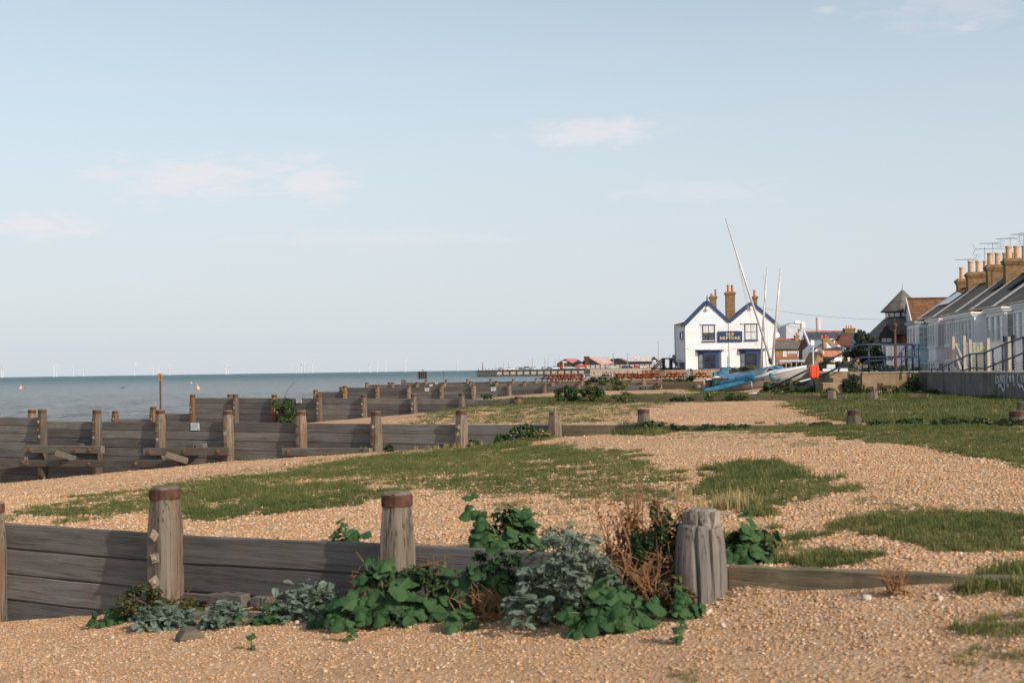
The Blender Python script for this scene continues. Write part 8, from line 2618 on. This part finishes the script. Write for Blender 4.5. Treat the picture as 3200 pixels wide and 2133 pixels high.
mallow(2150, 1890, 110, 70, gyr(2150, .3), 'small dark mallow at the left foot of the split stump', 20, .045, 41)
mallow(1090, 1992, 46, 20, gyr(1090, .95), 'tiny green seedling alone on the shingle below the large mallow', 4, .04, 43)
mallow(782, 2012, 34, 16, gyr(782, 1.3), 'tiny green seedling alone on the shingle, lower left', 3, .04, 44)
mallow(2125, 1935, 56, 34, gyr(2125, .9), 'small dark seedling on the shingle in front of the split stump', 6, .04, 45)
ragwort(1790, 1900, 330, 250, gyr(1790, .30), 'big silver-grey ragwort bush between the mallows, left of the split stump', 230, .115, 5)
ragwort(960, 1930, 230, 105, gyr(960, .22), 'silver-grey ragwort against the planks, left of the large mallow', 95, .10, 6)
ragwort(705, 1968, 130, 85, gyr(705, .48), 'silver-grey ragwort clump in the middle of the left group', 70, .085, 7)
ragwort(515, 1985, 170, 95, gyr(515, .55), 'silver-grey ragwort at the foot of the first banded post', 100, .09, 8)
ragwort(2215, 1478 + 260, 70, 46, gY(2400, T1 + .6), 'small silver plant behind the low plank', 16, .07, 12)
ragwort(2260, 1345, 30, 14, gY(2260, T2 - .4), 'tiny silver plant by the second groyne', 12, .08, 13)
# red-tinged shrub at the foot of the first post, dark shrub behind the stump
def shrub(px, py, wpx, hpx, Y, mat, label, n, size, seed, dz=0.0, depth=.6):
    p = at(px, py, Y); zz = gz(p.x, Y) + dz
    w = wpx / F * Y / 2; h = max(at(px, py - hpx, Y).z - zz, .1)
    r = thing('low_shrub', label, 'shrub', (p.x, Y, zz), 0, 'low shrubs among the mallows')
    leaf_cloud('foliage', n, (w, w * depth, h * .58), mat, r, size, seed, 26, .30)
    st = MB(); rg = random.Random(seed)
    for k in range(10):
        a = rg.uniform(0, 6.28); st.pipe([(0, 0, 0), (math.cos(a) * w * .4, math.sin(a) * w * .3, h * .5), (math.cos(a) * w * .8, math.sin(a) * w * .5, h * rg.uniform(.5, 1))], [.006, .005, .002], 4)
    st.build('stem', M['bark'], r, kind='stuff')
    return r
shrub(500, 1950, 250, 120, gyr(500, .20), 'red_bush', 'red-tinged green shrub hugging the foot of the first banded post', 2600, .018, 51)
shrub(2060, 1830, 190, 240, gyr(2060, .0), 'dark_bush', 'dark green shrub with dry stalks behind and left of the split stump', 2600, .022, 52, depth=.4)
shrub(2110, 1900, 130, 100, gyr(2110, .25), 'red_bush', 'small red-tinged shrub at the left foot of the split stump', 1100, .016, 53)
# dry dock stalks and tangled stems
def dry(px, py, wpx, hpx, Y, label, n, seed, dz=0, seeds=True, arch=.3, rad=.0058):
    p = at(px, py, Y); zz = gz(p.x, Y) + dz
    w = wpx / F * Y / 2; h = max(at(px, py - hpx, Y).z - zz, .05)
    r = thing('dry_stalks', label, 'dead plant', (p.x, Y, zz), 0, 'dry brown stalks')
    rg = random.Random(seed)
    sd = MB()
    for k in range(n):
        b = Vector((rg.uniform(-.45, .45) * w, rg.uniform(-.3, .3) * w, 0))
        a = rg.uniform(-1, 1)
        H = h * rg.uniform(.45, 1.0)
        pts = [b]
        for i in range(1, 6):
            f = i / 5
            pts.append(b + Vector((a * w * .8 * f ** 1.4 + rg.gauss(0, .015), rg.gauss(0, .02) - .12 * w * f, H * (f - arch * f ** 3 * abs(a)))))
        mb = MB(); mb.pipe(pts, [rad * 1.3, rad * 1.2, rad, rad * .9, rad * .7, rad * .4], 5)
        for q_ in range(rg.randint(1, 4)):
            i = rg.randint(2, 4); c_ = pts[i]
            mb.pipe([c_, c_ + Vector((rg.uniform(-.07, .07), rg.uniform(-.03, .03), rg.uniform(.04, .11))), c_ + Vector((rg.uniform(-.12, .12), rg.uniform(-.05, .05), rg.uniform(.08, .17)))], [rad * .7, rad * .6, rad * .3], 4)
        mb.build('stalk', M['straw'], r)
        if seeds:
            for _ in range(26):
                f = rg.uniform(.5, 1); i = min(4, int(f * 5)); c_ = pts[i].lerp(pts[i + 1], f * 5 - i) + Vector((rg.gauss(0, .022), rg.gauss(0, .022), rg.gauss(0, .02)))
                e = Vector((rg.gauss(0, 1), rg.gauss(0, 1), rg.gauss(0, 1))).normalized() * .012; g_ = e.orthogonal().normalized() * .010
                sd.add([c_ - e, c_ + g_, c_ + e, c_ - g_], [(0, 1, 2), (0, 2, 3)])
    if seeds: sd.build('dry_seed', M['rust_stem'], r, kind='stuff')
    return r
dry(2050, 1800, 300, 370, gyr(2060, -.05), 'tall rusty brown dock stalks behind the silver bush, left of the split stump', 24, 61)
dry(1930, 1760, 200, 290, gyr(1940, -.02), 'rusty brown dock stalks rising just above the silver bush', 15, 62)
dry(1985, 1860, 260, 190, gyr(1985, .12), 'tangle of curling dry stems between the silver bush and the stump', 26, 63, seeds=False, arch=.9)
dry(1160, 1850, 250, 160, gyr(1160, .1), 'curling dry stems above the large mallow, left of the second banded post', 12, 64, seeds=False, arch=1.0)
dry(1370, 1840, 150, 150, gyr(1370, .1), 'thin dry stems against the planks right of the second banded post', 9, 65, seeds=False, arch=.7)
dry(1520, 1935, 260, 70, gyr(1520, .3), 'short dry stems on the shingle under the mallows', 16, 66, seeds=False, arch=.8)
dry(2800, 1848, 120, 12, gY(2800, T1 - .2), 'little tangle of dead roots under the low plank', 12, 67, seeds=False, arch=1.0)
dry(1590, 1715, 180, 90, Yq + .05, 'a few dry stems behind the planks beside the mallow', 8, 68, seeds=False, arch=.6)
# pale flints in front of the stump and a timber wedge by the silver plants
for k, (px, py, s, lab) in enumerate(((2185, 1875, .045, 'pale round flint at the foot of the split stump'), (2222, 1868, .06, 'long white flint leaning by the split stump'), (2240, 1885, .035, 'orange flint at the right foot of the split stump'),
                                  (2180, 1903, .040, 'whitish flint just below the split stump'), (2215, 1915, .05, 'tan flint lying in front of the split stump'), (2258, 1955, .04, 'long pale flint right of the small seedling'),
                                  (2710, 1872, .05, 'pale pebble below the low plank'), (2938, 1875, .045, 'flat whitish pebble under the end of the low plank'), (2120, 1900, .04, 'pale flint at the edge of the small dark mallow'),
                                  (350, 1985 + 8, .04, 'tan pebble beside the small mallow on the left'))):
    p = ground(px, py)
    me_ = pebble_mesh('flint', 100 + k)
    me_.materials.clear(); me_.materials.append(M['flint_pale'] if 'flint_pale' in M else M.setdefault('flint_pale', simple('pale_flint', (.56, .47, .37), .7, .25, 14, .3)))
    o = link('flint', me_, None, loc=(p.x, p.y, p.z + s * .12)); s *= .55; o.scale = (s * 1.3, s, s); o.rotation_euler = (.2 * k, .3, k)
    tag(o, lab, 'stone', 'flints by the stump')
p = ground(600, 1995)
mb = MB(); mb.prism([(-.10, -.05), (.09, -.05), (.09, .0), (.02, .055), (-.06, .05), (-.10, .0)], -.09, .09, 'y')
o = mb.build('timber_wedge', M['low_plank'], loc=(p.x, p.y, p.z + .02), bevel=.008); o.rotation_euler = (0, 0, .4); tag(o, 'small brown timber wedge lying between the silver plants', 'timber')
